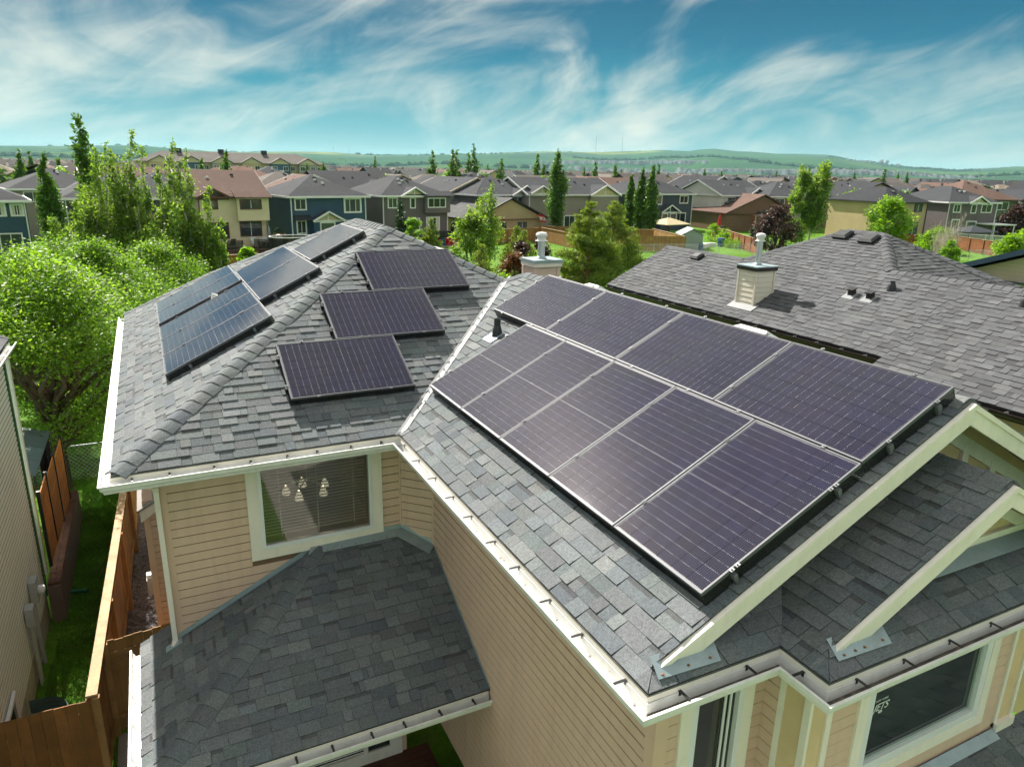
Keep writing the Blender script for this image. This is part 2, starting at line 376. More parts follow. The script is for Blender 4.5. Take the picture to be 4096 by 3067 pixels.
def hip_caps(p, q, wide, rng, mb_list, expo, n1, n2, h=0.02):
    """bent cap shingles laid along the line p (low) to q (high); n1, n2: normals of the slopes either side"""
    p, q, n1, n2 = Vector(p), Vector(q), Vector(n1).normalized(), Vector(n2).normalized(); d = q-p; n = max(1, int(d.length/expo)); x = d.normalized()
    nl = x.cross(n1); nl = nl if nl.dot(n2) < 0 else -nl; nr = x.cross(n2); nr = nr if nr.dot(n1) < 0 else -nr
    upv = (n1+n2).normalized()
    for i in range(n):
        a = p+d*(i/n); b = p+d*((i+1.25)/n) if i < n-1 else q
        w = wide*(1+rng.uniform(-.05, .05)); tint = rng.uniform(.35, .7); hue = rng.random()
        prof = lambda c, k: [c+nl*w+n1*(0.012+k*0.35), c+nl*w*0.45+n1*(0.016+k*0.9), c+nl*w*0.14+upv*(0.016+k), c+nr*w*0.14+upv*(0.016+k), c+nr*w*0.45+n2*(0.016+k*0.9), c+nr*w+n2*(0.012+k*0.35)]
        A, B = prof(a, h), prof(b, h*0.3); A2 = [v-upv*(0.010+h*.4) for v in A]
        m = MB(); k = 6
        fs = [(j, j+1, j+1+k, j+k) for j in range(k-1)]+[(j+2*k, j+1+2*k, j+1, j) for j in range(k-1)]+[(0, k, 2*k), (k-1, 2*k-1, 3*k-1)]
        m.add(A+B+A2, fs, [(tint, 0.3, hue, 0)]*18); mb_list.append(m)
def boards(pl, poly, rng, expo=0.124, holes=(), out_b=0.012, out_t=0.004, gap=0.015):
    """lap boards over plane pl (t = up), holes = list of (u0,u1,t0,t1) left open"""
    cp = ccw([pl.uv(q) for q in poly]); us = [q[0] for q in cp]; ts = [q[1] for q in cp]; res = []
    t0 = min(ts)
    while t0 < max(ts)-0.005:
        t1 = min(t0+expo, max(ts)); cuts = [(min(us), max(us))]
        for h in holes:
            if h[2] < t1-0.01 and h[3] > t0+0.01:
                nc = []
                for a, b in cuts:
                    if h[0] > a: nc.append((a, min(b, h[0])))
                    if h[1] < b: nc.append((max(a, h[1]), b))
                cuts = [c for c in nc if c[1]-c[0] > 0.01]
        for a, b in cuts:
            q = clip([(a, t0), (b, t0), (b, t1-gap), (a, t1-gap)], cp)
            if len(q) < 3: continue
            hh = lambda t: out_b+(out_t-out_b)*(t-t0)/expo
            n = len(q); vs = [pl.p(x, y, hh(y)) for x, y in q]+[pl.p(x, y, -0.002) for x, y in q]
            res.append(MB().add(vs, [tuple(range(n))]+[(i, i+n, (i+1) % n+n, (i+1) % n) for i in range(n)]))
        t0 += expo
    return res
def sheet(pl, u0, u1, t0, t1, holes=(), h=-0.01, mb=None):
    """plane sheet with rectangular holes"""
    mb = mb or MB(); us = sorted({u0, u1, *[x for q in holes for x in q[:2]]}); ts = sorted({t0, t1, *[x for q in holes for x in q[2:]]})
    us = [u for u in us if u0 <= u <= u1]; ts = [t for t in ts if t0 <= t <= t1]
    for i in range(len(us)-1):
        for j in range(len(ts)-1):
            cu, ct = (us[i]+us[i+1])/2, (ts[j]+ts[j+1])/2
            if any(q[0] < cu < q[1] and q[2] < ct < q[3] for q in holes): continue
            mb.add([pl.p(us[i], ts[j], h), pl.p(us[i+1], ts[j], h), pl.p(us[i+1], ts[j+1], h), pl.p(us[i], ts[j+1], h)], [(0, 1, 2, 3)])
    return mb
def frame_rect(pl, u0, u1, t0, t1, w, h0, h1, mb=None, wt=None, wb=None):
    """four mitre-free rails round a rectangle; w = rail width, h0..h1 out of the plane"""
    mb = mb or MB(); wt = w if wt is None else wt; wb = w if wb is None else wb
    def bx(a, b, c, d): mb.obox(pl.p(a, c, h0), pl.u*(b-a), pl.t*(d-c), pl.n*(h1-h0))
    bx(u0, u0+w, t0, t1); bx(u1-w, u1, t0, t1); bx(u0+w, u1-w, t0, t0+wb); bx(u0+w, u1-w, t1-wt, t1)
    return mb
def sweep(path, prof, closed_prof=False):
    """sweep a profile [(out, z)] along a level polyline, mitred; 'out' is to the right of travel"""
    P = [Vector(p) for p in path]; mb = MB(); rings = []
    for i, p in enumerate(P):
        d0 = (P[i]-P[i-1]).normalized() if i > 0 else None; d1 = (P[i+1]-P[i]).normalized() if i < len(P)-1 else None
        rgt = lambda d: Vector((d.y, -d.x, 0))
        if d0 is None: o = rgt(d1)
        elif d1 is None: o = rgt(d0)
        else:
            a, b = rgt(d0), rgt(d1); o = (a+b); o = o/(max(1e-6, 1+a.dot(b)))
        rings.append([p+o*x+Vector((0, 0, z)) for x, z in prof])
    k = len(prof)
    for r in rings: mb.v += [tuple(v) for v in r]
    for i in range(len(P)-1):
        for j in range(k if closed_prof else k-1):
            jj = (j+1) % k; mb.f.append((i*k+j, i*k+jj, (i+1)*k+jj, (i+1)*k+j))
    for e in (0, len(P)-1): mb.f.append(tuple(range(e*k, e*k+k)))
    return mb

# ================================================================== the house with the solar panels
RNG = random.Random(7)
XL, YF, XW, ZE = -4.02, -0.53, -0.62, -0.475         # roof edges: left, front, wing; eave height
AX, AY, AZ = 0.68, 4.17, 1.875                        # front apex of the main hip roof
HS = thing('house', 'tan sided house carrying the solar panels, grey shingle roofs and white gutters', 'house', (-1, 2, G))
SF = Plane((0, YF, ZE), (1, 0, 0), (0, 1, .5)); SL = Plane((XL, 0, ZE), (0, -1, 0), (1, 0, .5)); SW = Plane((XW, 0, ZE), (0, -1, 0), (1, 0, .5))
zF = lambda x, y: (x, y, ZE+.5*(y-YF)); zL = lambda x, y: (x, y, ZE+.5*(x-XL)); zW = lambda x, y: (x, y, ZE+.5*(x-XW))
GX, GZ_ = 2.68, ZE+.5*(2.68-XW)                       # wing ridge
zWr = lambda x, y: (x, y, GZ_-.5*(x-GX)); SWr = Plane((GX, 0, GZ_), (0, 1, 0), (-1, 0, .5))
Y1, X2, Y2 = -6.0, 0.62, -6.45                        # skirt eaves
zS1 = lambda x, y: (x, y, ZE+.5*(y-Y1)); S1 = Plane((0, Y1, ZE), (1, 0, 0), (0, 1, .5))
zS2 = lambda x, y: (x, y, ZE+.5*(y-Y2)); S2 = Plane((0, Y2, ZE), (1, 0, 0), (0, 1, .5))
zG2 = lambda x, y: (x, y, ZE+.5*(x-X2)); SG2 = Plane((X2, 0, ZE), (0, -1, 0), (1, 0, .5))
G2X = 2.75; G2Z = ZE+.5*(G2X-X2); zG2r = lambda x, y: (x, y, G2Z-.5*(x-G2X)); SG2r = Plane((G2X, 0, G2Z), (0, 1, 0), (-1, 0, .5))
ZP, XP, YP = -3.27, -4.03, -2.45                      # porch eaves
zPL = lambda x, y: (x, y, ZP+.5*(x-XP)); zPF = lambda x, y: (x, y, ZP+.5*(y-YP))
SPL = Plane((XP, 0, ZP), (0, -1, 0), (1, 0, .5)); SPF = Plane((0, YP, ZP), (1, 0, 0), (0, 1, .5))
RAKE, RAKE2, GW, GW2 = -5.85, -6.27, -5.45, -5.95
SB = Plane((0, -8.2, -3.45), (1, 0, 0), (0, 1, .42)); zB = lambda x, y: (x, y, -3.45+.42*(y+8.2))
bp = [zB(2.3, -8.2), zB(6.5, -8.2), zB(6.5, -6.0), zB(2.6, -6.0)]     # low roof at the front right corner
faces = [
 (SB, bp),
 (SF, [zF(XL, YF), zF(XW, YF), zF(2.38, 2.47), zF(AX, AY)]),
 (SL, [zL(XL, YF), zL(AX, AY), zL(AX, 6.2), zL(-2.1, 8.95), zL(XL, 9.55)]),
 (SW, [zW(XW, RAKE), zW(GX, RAKE), zW(GX, 2.17), zW(2.38, 2.47), zW(XW, YF)]),
 (SW, [zW(XW, Y1), zW(XW-Y1+RAKE, RAKE), zW(XW, RAKE)]),
 (SWr, [zWr(GX, RAKE), zWr(6.0, RAKE), zWr(6.0, -1.2), zWr(GX, 2.1)]),
 (S1, [zS1(XW, Y1), zS1(X2, Y1), zS1(X2+.55, GW), zS1(XW+.55, GW)]),
 (SG2, [zG2(X2, RAKE2), zG2(G2X, RAKE2), zG2(G2X, GW), zG2(X2+.55, GW), zG2(X2, Y1)]),
 (SG2, [zG2(X2, Y2), zG2(X2+.18, RAKE2), zG2(X2, RAKE2)]),
 (SG2r, [zG2r(G2X, RAKE2), zG2r(4.88, RAKE2), zG2r(4.88, GW), zG2r(G2X, GW)]),
 (S2, [zS2(X2, Y2), zS2(4.9, Y2), zS2(4.9, GW2), zS2(X2+.5, GW2)]),
 (SPL, [zPL(XP, YP), zPL(-1.68, -.1), zPL(XP, -.1)]),
 (SPL, [zPL(XP, -.1), zPL(-3.55, -.1), zPL(-3.55, .33), zPL(XP, .33)]),
 (SPF, [zPF(XP, YP), zPF(-.13, YP), zPF(-.13, -.1), zPF(-1.68, -.1)]),
]
pieces = []; deck = MB()
for k, (pl, poly) in enumerate(faces):
    pieces += shingle_pieces(pl, poly, RNG)
    deck.poly([Vector(p)-Vector((0, 0, .004)) for p in poly], (0, 0, -.022))
zR = lambda x, y: (x, y, AZ-.5*(x-AX))
for poly in ([zR(AX, AY), zR(2.38, 2.47), zR(5.38, 2.47), zR(5.38, 9.5), zR(AX, 6.2)], [(AX, 6.2, AZ), zR(5.38, 9.5), zL(XL, 9.55), zL(-2.1, 8.95)]):
    deck.poly(poly, (0, 0, -.02))
roof = deck.build('roof', 'deck', HS)
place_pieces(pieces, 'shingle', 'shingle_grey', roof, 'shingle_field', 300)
caps = []
nXm, nXp, nYm, nYp = Vector((-.447, 0, .894)), Vector((.447, 0, .894)), Vector((0, -.447, .894)), Vector((0, .447, .894))
for a, b, n1, n2, w_, h_ in ((zF(XL+.03, YF+.03), (AX, AY, AZ), nXm, nYm, .15, .019), (zF(2.40, 2.45), (AX, AY, AZ), nYm, nXp, .14, .018), ((AX, AY, AZ), (AX, 6.2, AZ), nXm, nXp, .15, .022),
        (zL(XL, 9.55), zL(-2.1, 8.95), nXm, nYp, .14, .02), (zL(-2.1, 8.95), (AX, 6.2, AZ), nXm, nYp, .14, .02), ((GX, RAKE+.02, GZ_), (GX, 2.17, GZ_), nXm, nXp, .15, .016), (zW(2.38, 2.47), (GX, 2.17, GZ_), nXm, nYp, .14, .016),
        ((G2X, RAKE2+.02, G2Z), (G2X, GW, G2Z), nXm, nXp, .15, .016), (zPF(XP+.03, YP+.03), zPF(-1.70, -.12), nXm, nYm, .15, .022)):
    hip_caps(a, b, w_, RNG, caps, .2, n1, n2, h_)
for m in caps: m.build('hip_cap', 'shingle_grey', roof)
# open metal valley between the front slope and the wing
vl = MB(); a, b = Vector(zF(XW-.02, YF-.02)), Vector(zF(2.38, 2.47)); n1 = Vector((-1, 0, 0)); n2 = Vector((0, -1, 0))
vl.add([a+Vector((0, 0, .017)), b+Vector((0, 0, .017)), b+Vector((.02, -.115, -.0575+.022+.05)), a+Vector((.09, -.115, .0+.02))], [(0, 3, 2, 1)])
w = .115
pa, pb = a, b
vl = MB().add([pa+Vector((-w*.35, 0, .017)), pb+Vector((-w*.35, 0, .017)), pb+Vector((0, 0, .012)), pa+Vector((0, 0, .012)), pb+Vector((0, -w, .020)), pa+Vector((0, -w, .020))], [(0, 3, 2, 1), (3, 5, 4, 2)])
vl = MB()
for s_, hh in ((Vector((-w*.4, 0, 0)), .020), (Vector((w, 0, w*.5)), .020)):
    vl.poly([pa+Vector((0, 0, .016)), pb+Vector((0, 0, .016)), pb+s_+Vector((0, 0, hh)), pa+s_+Vector((0, 0, hh))])
vl.build('valley_flashing', 'valley_metal', roof)

# ---- walls
PFr = Plane((0, -.1, 0), (1, 0, 0), (0, 0, 1)); PWl = Plane((-.13, 0, 0), (0, -1, 0), (0, 0, 1)); PLf = Plane((-3.56, 0, 0), (0, -1, 0), (0, 0, 1))
PCh = Plane((-.5, -.1, 0), (1, -1, 0), (0, 0, 1)); PWf = Plane((0, -5.55, 0), (1, 0, 0), (0, 0, 1)); PBs = Plane((1.05, 0, 0), (0, -1, 0), (0, 0, 1)); PBf = Plane((0, -6.0, 0), (1, 0, 0), (0, 0, 1))
ZT = -.665
def wall(pl, u0, u1, t0, t1, holes=(), name='wall', trims=(), gap=.014):
    w = sheet(pl, u0, u1, t0, t1, holes).build(name, 'siding_lap_shade', HS)
    for b in boards(pl, [pl.p(u0, t0), pl.p(u1, t0), pl.p(u1, t1), pl.p(u0, t1)], RNG, holes=list(holes)+list(trims), gap=gap): b.build('siding_board', 'siding_tan', w)
    return w
hole_w = (-2.57, -.77, -2.13, -.67)
wf = wall(PFr, -3.5, -.5, G, ZT, [hole_w, (-2.2, -.58, -6.08, -4.55)])
wc = wall(PCh, 0, .52, -2.9, ZT)
ww = wall(PWl, .47, 5.45, -5.2, ZT, gap=.024)
wl = wall(PLf, -9.1, .04, G, ZT)
wv = wall(PWf, -.02, 1.05, -3.2, ZT, [(.1, .9, -3.0, -.62)])
wbs = wall(PBs, 5.55, 5.72, -3.2, ZT)
wbf = wall(PBf, 1.34, 3.95, -3.2, ZT, [(1.68, 3.69, -2.32, -.62)])
cb = MB(); cb.box((-3.575, -.118, G), (-3.49, -.085, ZT)); cb.box((-3.578, -.085, G), (-3.56, -.0, ZT)); cb.build('corner_board', 'corner_tan', HS)
cb = MB(); cb.box((-.148, -5.572, -5.2), (-.02, -5.552, ZT)); cb.box((-.149, -5.552, -5.2), (-.131, -5.45, ZT)); cb.build('corner_board', 'corner_tan', HS)
for (x, y) in ((-.5, -.105), (-.135, -.468)): MB().tube((x, y-.006, -2.5), (x, y-.006, ZT), .017, n=6).build('corner_bead', 'corner_tan', HS)
core = MB(); core.box((.3, -5.4, G), (5.0, -.2, -.7)); core.build('wall_core', 'siding_tan', HS)  # unseen solid boxes added inside the walls to block light
core = MB(); core.box((-3.4, 3.4, G), (5.0, 9.0, -.7)); core.build('wall_core', 'siding_tan', HS)
core = MB(); core.box((1.2, -5.9, G), (4.4, -5.45, -.7)); core.build('wall_core', 'siding_tan', HS)
# gables
gb = MB().poly([(-.3, GW, -.45), (5.7, GW, -.45), (GX, GW, GZ_-.06)], (0, .05, 0)); g1 = gb.build('gable_panel', 'stucco', HS)
gb = MB().poly([(X2+.3, GW2, -.45), (4.6, GW2, -.45), (G2X, GW2, G2Z-.06)], (0, .05, 0)); g2 = gb.build('gable_panel', 'stucco', HS)
def rake(apx, yf, xl, slope_z, name, n=3):
    """cream rake boards with a moulded top edge: apx (x,z), lower end x"""
    ax, az = apx
    for s in (-1, 1):
        m = MB(); xe = xl if s < 0 else 2*ax-xl; L_ = abs(xe-ax)
        prof = [(0, .0), (0, -.20)]
        p0, p1 = Vector((ax, yf, az-.012)), Vector((xe, yf, az-.012-.5*L_)); dz = .19
        a = [p0, p1, p1-Vector((0, 0, .10 if n else dz)), p1+Vector((-s*.11, 0, .055-dz)), p0-Vector((0, 0, dz))]
        m.poly(a if s > 0 else a[::-1], (0, -.028, 0))
        m.obox(p0+Vector((0, -.028, -.05)), p1-p0, (0, -.016, 0), (0, 0, .048))
        m.build('rake_board', 'cream', HS)
        sf = MB().poly([p0+Vector((0, 0, -.03)), p1+Vector((0, 0, -.03)), p1+Vector((0, .42, -.03)), p0+Vector((0, .42, -.03))], (0, 0, -.012)); sf.build('soffit', 'soffit', HS)
rake((GX, GZ_), RAKE, -.50, .5, 'rake')
rake((G2X, G2Z), RAKE2, X2+.14, .5, 'rake')
# gable trim: band under the soffit, uprights and the cross piece
m = MB()
for s in (-1, 1):
    L_ = 2.7 if s > 0 else .6; p0, p1 = Vector((GX, GW-.03, GZ_-.20)), Vector((GX+s*L_, GW-.03, GZ_-.20-.5*L_)); m.poly([p0, p1, p1-Vector((0, 0, .15)), p0-Vector((0, 0, .15))], (0, .028, 0))
m.build('gable_trim', 'cream', HS)
for x in (3.42, 3.93, 4.6): MB().box((x-.05, GW-.034, -.4), (x+.05, GW-.002, GZ_-.5*abs(x-GX)-.25)).build('gable_trim', 'cream', HS)
m = MB()
for s in (-1, 1):
    p0, p1 = Vector((G2X, GW2-.03, G2Z-.17)), Vector((G2X+s*1.7, GW2-.03, G2Z-.17-.85)); m.poly([p0, p1, p1-Vector((0, 0, .12)), p0-Vector((0, 0, .12))], (0, .028, 0))
m.build('gable_trim', 'cream', HS); MB().box((1.62, GW2-.036, -.215), (4.5, GW2-.002, -.10)).build('gable_trim', 'cream', HS)
# flashings
def flash(pts, th=(0, 0, .004)): return MB().poly(pts, th)
fl = flash([(1.45, GW2-.04, -.165), (4.6, GW2-.04, -.165), (4.6, GW2-.17, -.265+.03), (1.30, GW2-.17, -.265+.03)])
fl.build('step_flashing', 'galvanized', HS)
def kick(x0, x1, pl, t, w): return MB().poly([pl.p(x0, t, .018), pl.p(x1, t-.02, .018), pl.p(x1+.05, t+w, .02), pl.p(x0+.03, t+w, .022)], (0, 0, .003))
f1 = kick(-.50, .05, S1, .06, .17).build('kick_flashing', 'galvanized', HS); f2 = kick(.80, 1.36, S2, .10, .17).build('kick_flashing', 'galvanized', HS)
for pl, xs, t in ((S1, (-.45, -.22, -.02), .085), (S2, (.88, 1.0, 1.1, 1.3), .125)):
    for x in xs: MB().lathe(pl.p(x, t, .022), [(.012, 0), (.012, .004), (.004, .007)], 8).build('nail_head', 'rust', f1 if pl is S1 else f2)
#kf = MB().poly([S1.p(.42, .50, .02), S1.p(.78, .40, .02), S1.p(.80, .62, .02), S1.p(.5, .70, .02)], (0, 0, .003)).build('kick_flashing', 'galvanized', HS)
fl = MB()
a, b = Vector(zPL(-3.56, -.1)), Vector(zPL(-1.70, -.1)); fl.poly([a+Vector((0, -.03, .012)), b+Vector((0, -.03, .012)), b+Vector((0, -.022, .075)), a+Vector((0, -.022, .075))], (0, .006, 0)); fl.poly([a+Vector((0, -.03, .02)), b+Vector((0, -.03, .02)), b+Vector((0, -.06, .022)), a+Vector((0, -.06, .022))], (0, 0, .003))
fl.build('step_flashing', 'galvanized', HS)
fl = MB(); z0 = zPF(0, -.1)[2]
fl.poly([(-1.86, -.13, z0-.02), (-.5, -.13, z0+.02), (-.5, -.122, z0+.075), (-1.70, -.122, z0+.075)], (0, .006, 0)); fl.poly([(-1.86, -.24, z0-.05), (-.55, -.24, z0-.05), (-.5, -.128, z0+.02), (-1.80, -.128, z0+.005)], (0, 0, .003))
fo = fl.build('wall_flashing', 'galvanized', HS)
for x in (-1.6, -1.4, -1.2, -.95, -.75, -.6): MB().lathe((x, -.22, z0-.035), [(.009, 0), (.009, .006), (.003, .009)], 7).build('nail_head', 'rust', fo)
fl = MB(); p0, p1 = Vector((-.5, -.125, z0+.02)), Vector((-.13, -.49, z0-.165)); q = Vector((-.12, -.12, -.055))
fl.poly([p0, p1, p1+q, p0+q], (0, 0, .003)); fl.poly([p0, p1, p1+Vector((.01, .01, .07)), p0+Vector((.01, .01, .07))], (.004, .004, 0)); fl.build('wall_flashing', 'galvanized', HS)
MB().poly([(-.15, -.55, zPF(0, -.55)[2]+.01), (-.15, YP, ZP+.01), (-.15, YP, ZP+.06), (-.15, -.55, zPF(0, -.55)[2]+.06)], (.006, 0, 0)).build('step_flashing', 'galvanized', HS)
# soffits and fascia
sf = MB(); sf.box((XL+.03, YF+.03, ZT-.012), (XW+.6, -.09, ZT)); sf.box((XL+.03, -.09, ZT-.012), (-3.55, 9.5, ZT)); sf.box((XW+.03, -6, ZT-.0125), (-.12, YF+.03, ZT-.0005)); sf.box((-.12, Y1+.03, ZT-.012), (1.06, -5.54, ZT)); sf.box((X2+.03, Y2+.03, ZT-.013), (5, -5.99, ZT-.001)); sf.box((X2+.03, -6.0, ZT-.0135), (1.06, -5.5, ZT-.0015))
sf.box((XP+.03, YP+.03, ZP-.175), (-.14, -.12, ZP-.16)); sf.build('soffit', 'soffit', HS)
# gutters
GPROF = [(.0, .0), (.0, -.115), (.072, -.115), (.082, -.085), (.108, -.055), (.112, -.012), (.128, -.006), (.128, .004), (.104, .002), (.098, -.05), (.075, -.078), (.066, -.108), (.006, -.108), (.006, 0)]
gq = [(XL, 9.55), (XL, YF), (XW, YF), (XW, Y1), (X2, Y1), (X2, Y2), (4.95, Y2)]
goff = [(-1, 0), (-1, -1), (-1, -1), (-1, -1), (-1, -1), (-1, -1), (0, -1)]
gpath = [(x+a*.012, y+b*.012, ZE-.062) for (x, y), (a, b) in zip(gq, goff)]
gut = sweep(gpath, [(x, z) for x, z in GPROF], True).build('gutter', 'gutter_white', HS)
ppath = [(XP-.012, .33, ZP-.062), (XP-.012, YP-.012, ZP-.062), (-.16, YP-.012, ZP-.062)]
gut2 = sweep(ppath, GPROF, True).build('gutter', 'gutter_white', HS)
fas = sweep(gpath, [(-.004, .045), (-.004, -.115), (-.022, -.115), (-.022, .045)], True).build('fascia', 'cream', HS); sweep(ppath, [(-.004, .045), (-.004, -.115), (-.022, -.115), (-.022, .045)], True).build('fascia', 'cream', HS)
sweep(gpath, [(-.002, .058), (-.002, .046), (-.03, .05)], True).build('drip_edge', 'drip_edge', HS)
silt = MB()
for path, g, mat in ((gpath, gut, 'gutter_silt'),):
    for i in (2, 3, 4, 5):
        pass
sweep(gpath[3:], [(.012, -.104), (.062, -.104), (.075, -.08), (.009, -.085)], True).build('gutter_silt', 'gutter_silt', gut)
def hangers(path, par, spacing, mat='black_metal'):
    for i in range(len(path)-1):
        a, b = Vector(path[i]), Vector(path[i+1]); d = b-a; n = max(1, int(d.length/spacing)); x = d.normalized(); o = Vector((x.y, -x.x, 0))
        for k in range(n):
            p = a+d*((k+.5)/n)+x*RNG.uniform(-.04, .04)
            m = MB(); m.obox(p-x*.012-o*.005+Vector((0, 0, .008)), x*.024, o*.112, Vector((0, 0, .004))+o*0); m.obox(p-x*.012+Vector((0, 0, -.03))+o*.002, x*.024, o*.006, (0, 0, .04)); m.build('gutter_hanger', mat, par)
hangers(gpath[:2], gut, .72, 'aluminium'); hangers(gpath[1:3], gut, .42); hangers(gpath[2:], gut, .50); hangers(ppath[:2], gut2, .55, 'aluminium'); hangers(ppath[1:], gut2, .42)
# gravel that gathered in the wing gutter
for k in range(34):
    y = RNG.uniform(-5.6, -.75); x = XW-.055+RNG.uniform(-.025, .02); r = RNG.uniform(.007, .017)
    vs = [Vector((x, y, ZE-.105))+Vector((RNG.uniform(-1, 1), RNG.uniform(-1, 1), RNG.uniform(-.3, 1)))*r for _ in range(6)]
    MB().add(vs, [(0, 1, 2), (0, 2, 3), (0, 3, 4), (1, 2, 5), (2, 3, 5), (3, 4, 5), (0, 1, 4), (1, 4, 5)]).build('gravel_bit', pm('gravel_pale', (.55, .5, .42), .9), gut)
# downspout at the left front corner
ds = MB(); x0, y0 = -3.60, -.165
pts = [Vector((-3.66, -.57, ZE-.13)), Vector((-3.65, -.5, ZE-.19)), Vector((x0, -.24, ZE-.30)), Vector((x0, y0, ZE-.40)), Vector((x0, y0, -3.02)), Vector((x0-.02, y0-.06, -3.06))]
for i in range(len(pts)-1): ds.bar(pts[i]-(pts[i+1]-pts[i]).normalized()*.01, pts[i+1]+(pts[i+1]-pts[i]).normalized()*.01, .068, .085 if i < 3 else .06, (0, 1, 0) if i == 4 else (0, 0, 1))
dso = ds.build('downspout', 'cream', HS)
for k in range(3): MB().box((x0-.034+.012+k*.02, y0-.036, -3.0), (x0-.034+.018+k*.02, y0-.029, ZE-.42)).build('rib', 'cream', dso)
MB().poly([zPL(-3.72, -.28), zPL(-3.52, -.28), zPL(-3.52, -.16), zPL(-3.72, -.16)], (0, 0, .03)).build('splash_plate', 'galvanized', HS)
# ---- the big front window with its blind
w = frame_rect(PFr, -2.57, -.77, -2.13, -.57, .175, .0, .035, wb=.155, wt=.05).build('window_trim', 'cream', HS)
win = frame_rect(PFr, -2.425, -.915, -1.985, -.60, .045, -.05, .045).build('window', 'white_vinyl', HS)
sheet(PFr, -2.385, -.955, -1.945, -.62, h=.005).build('pane', 'clear_glass', win)
pm('muntin_grey', (.03, .03, .032), .5)
m = MB()
for u in (-2.15, -1.91, -1.67, -1.43, -1.19): m.obox(PFr.p(u, -.83, .008), (.014, 0, 0), (0, 0, .21), (0, -.006, 0))
m.obox(PFr.p(-2.38, -.835, .008), (1.42, 0, 0), (0, 0, .012), (0, -.006, 0)); m.build('muntin', 'muntin_grey', win)
pm('blind', (.93, .90, .83), .6, .02)
for k in range(27):
    z = -.66-k*.047
    MB().obox((-2.36, .02, z), (1.39, 0, 0), (0, .026, .002), (0, 0, .002)).build('blind_slat', 'blind', win)
for u in (-2.15, -1.65, -1.15): MB().box((u, .012, -1.93), (u+.006, .016, -.63)).build('blind_cord', 'blind', win)
room = MB(); x0, x1, y0, y1, z0, z1 = -3.3, -.3, .0, 3.3, -3.1, -.6
room.add([(x0, y0, z0), (x1, y0, z0), (x1, y1, z0), (x0, y1, z0), (x0, y0, z1), (x1, y0, z1), (x1, y1, z1), (x0, y1, z1)], [(0, 1, 2, 3), (3, 2, 6, 7), (0, 3, 7, 4), (1, 5, 6, 2), (4, 7, 6, 5)])
room.build('room_shell', pm('room_paint', (.60, .58, .54), .8), HS)
m, nt, b, out = nmat('bulb'); b.inputs['Base Color'].default_value = (1, .9, .7, 1); b.inputs['Emission Color'].default_value = (1, .82, .5, 1); b.inputs['Emission Strength'].default_value = 14
m, nt, b, out = nmat('frosted_shade'); b.inputs['Base Color'].default_value = (.85, .8, .68, 1); b.inputs['Emission Color'].default_value = (1, .86, .6, 1); b.inputs['Emission Strength'].default_value = .15
ch = thing('ceiling_lamp', 'lit hanging lamp with frosted glass shades behind the window blind', 'lamp', (-1.65, .75, -1.4))
m = MB(); m.tube((-1.65, .75, -1.5), (-1.65, .75, -.62), .01)
for k in range(5):
    a = k*2*math.pi/5+.4; c = Vector((-1.65+.30*math.cos(a), .75+.24*math.sin(a), -1.62)); m.bar((-1.65, .75, -1.45), c+Vector((0, 0, .1)), .014, .014)
    MB().lathe(c, [(.062, -.05), (.055, 0), (.03, .06), (.012, .09)], 12, False).build('lamp_shade', 'frosted_shade', ch, smooth=True)
    MB().lathe(c+Vector((0, 0, -.03)), [(.006, -.035), (.024, -.02), (.026, 0), (.012, .03)], 10).build('bulb', 'bulb', ch, smooth=True)
m.build('lamp_arms', 'aluminium', ch)
# window below the porch roof, and the deck floor there
MB().box((-2.3, -.135, -6.08), (-.58, -.10, -5.86)).build('window_trim', 'cream', HS)
w2 = frame_rect(PFr, -2.9, -.58, -6.08, -4.5, .2, .0, .036, wb=.17).build('window', 'cream', HS)
for u in (-2.13, -1.20): MB().box((u, -.14, -5.92), (u+.065, -.09, -4.6)).build('mullion', 'cream', w2)
sheet(PFr, -2.8, -.7, -5.95, -4.6, h=.004).build('pane', 'dark_glass', w2)
for k in range(3): MB().box((-2.06, -.108, -5.9+k*.05), (-1.2, -.106, -5.88+k*.05)).build('blind_slat', 'blind', w2)
pm('deck_brown', (.085, .028, .014), .55, .2, 3.0, dirt=(.03, .012, .008), dirt_amt=.5)
for k in range(20): MB().box((-3.9, -2.6+k*.125, G+.2), (-.15, -2.6+k*.125+.118, G+.235)).build('deck_board', 'deck_brown', HS)
# ---- wing windows
fr = frame_rect(PWf, .1, .9, -3.0, -.60, .115, .0, .034).build('window_trim', 'cream', HS)
wn = frame_rect(PWf, .215, .80, -2.95, -.62, .07, -.05, .03).build('window', 'white_vinyl', HS); sheet(PWf, .27, .74, -2.9, -.65, h=-.02).build('pane', 'dark_glass', wn)
for u in (.60, .66): MB().box((u, -5.548, -2.9), (u+.02, -5.535, -.68)).build('sash', 'white_vinyl', wn)
m = MB(); m.box((1.035, -5.78, -3.2), (1.055, -5.72, ZT)); m.box((1.03, -6.045, -3.2), (1.06, -5.98, ZT)); m.box((1.06, -6.02, -3.2), (1.10, -6.0, ZT)); m.box((1.275, -6.03, -3.2), (1.34, -6.0, ZT)); m.build('trim_board', 'cream', HS)
m = MB(); m.box((1.045, -5.985, -3.2), (1.052, -5.78, ZT)); m.box((1.10, -6.008, -3.2), (1.275, -6.0, ZT)); m.build('stucco_panel', 'stucco', HS)
fr = frame_rect(PBf, 1.68, 3.69, -2.32, -.58, .12, .0, .036).build('window_trim', 'cream', HS)
wb = frame_rect(PBf, 1.79, 3.57, -2.20, -.60, .09, -.06, .03).build('window', 'white_vinyl', HS)
frame_rect(PBf, 1.85, 3.50, -2.13, -.62, .05, -.08, .0).build('sash', pm('sash_green', (.40, .47, .44), .4), wb)
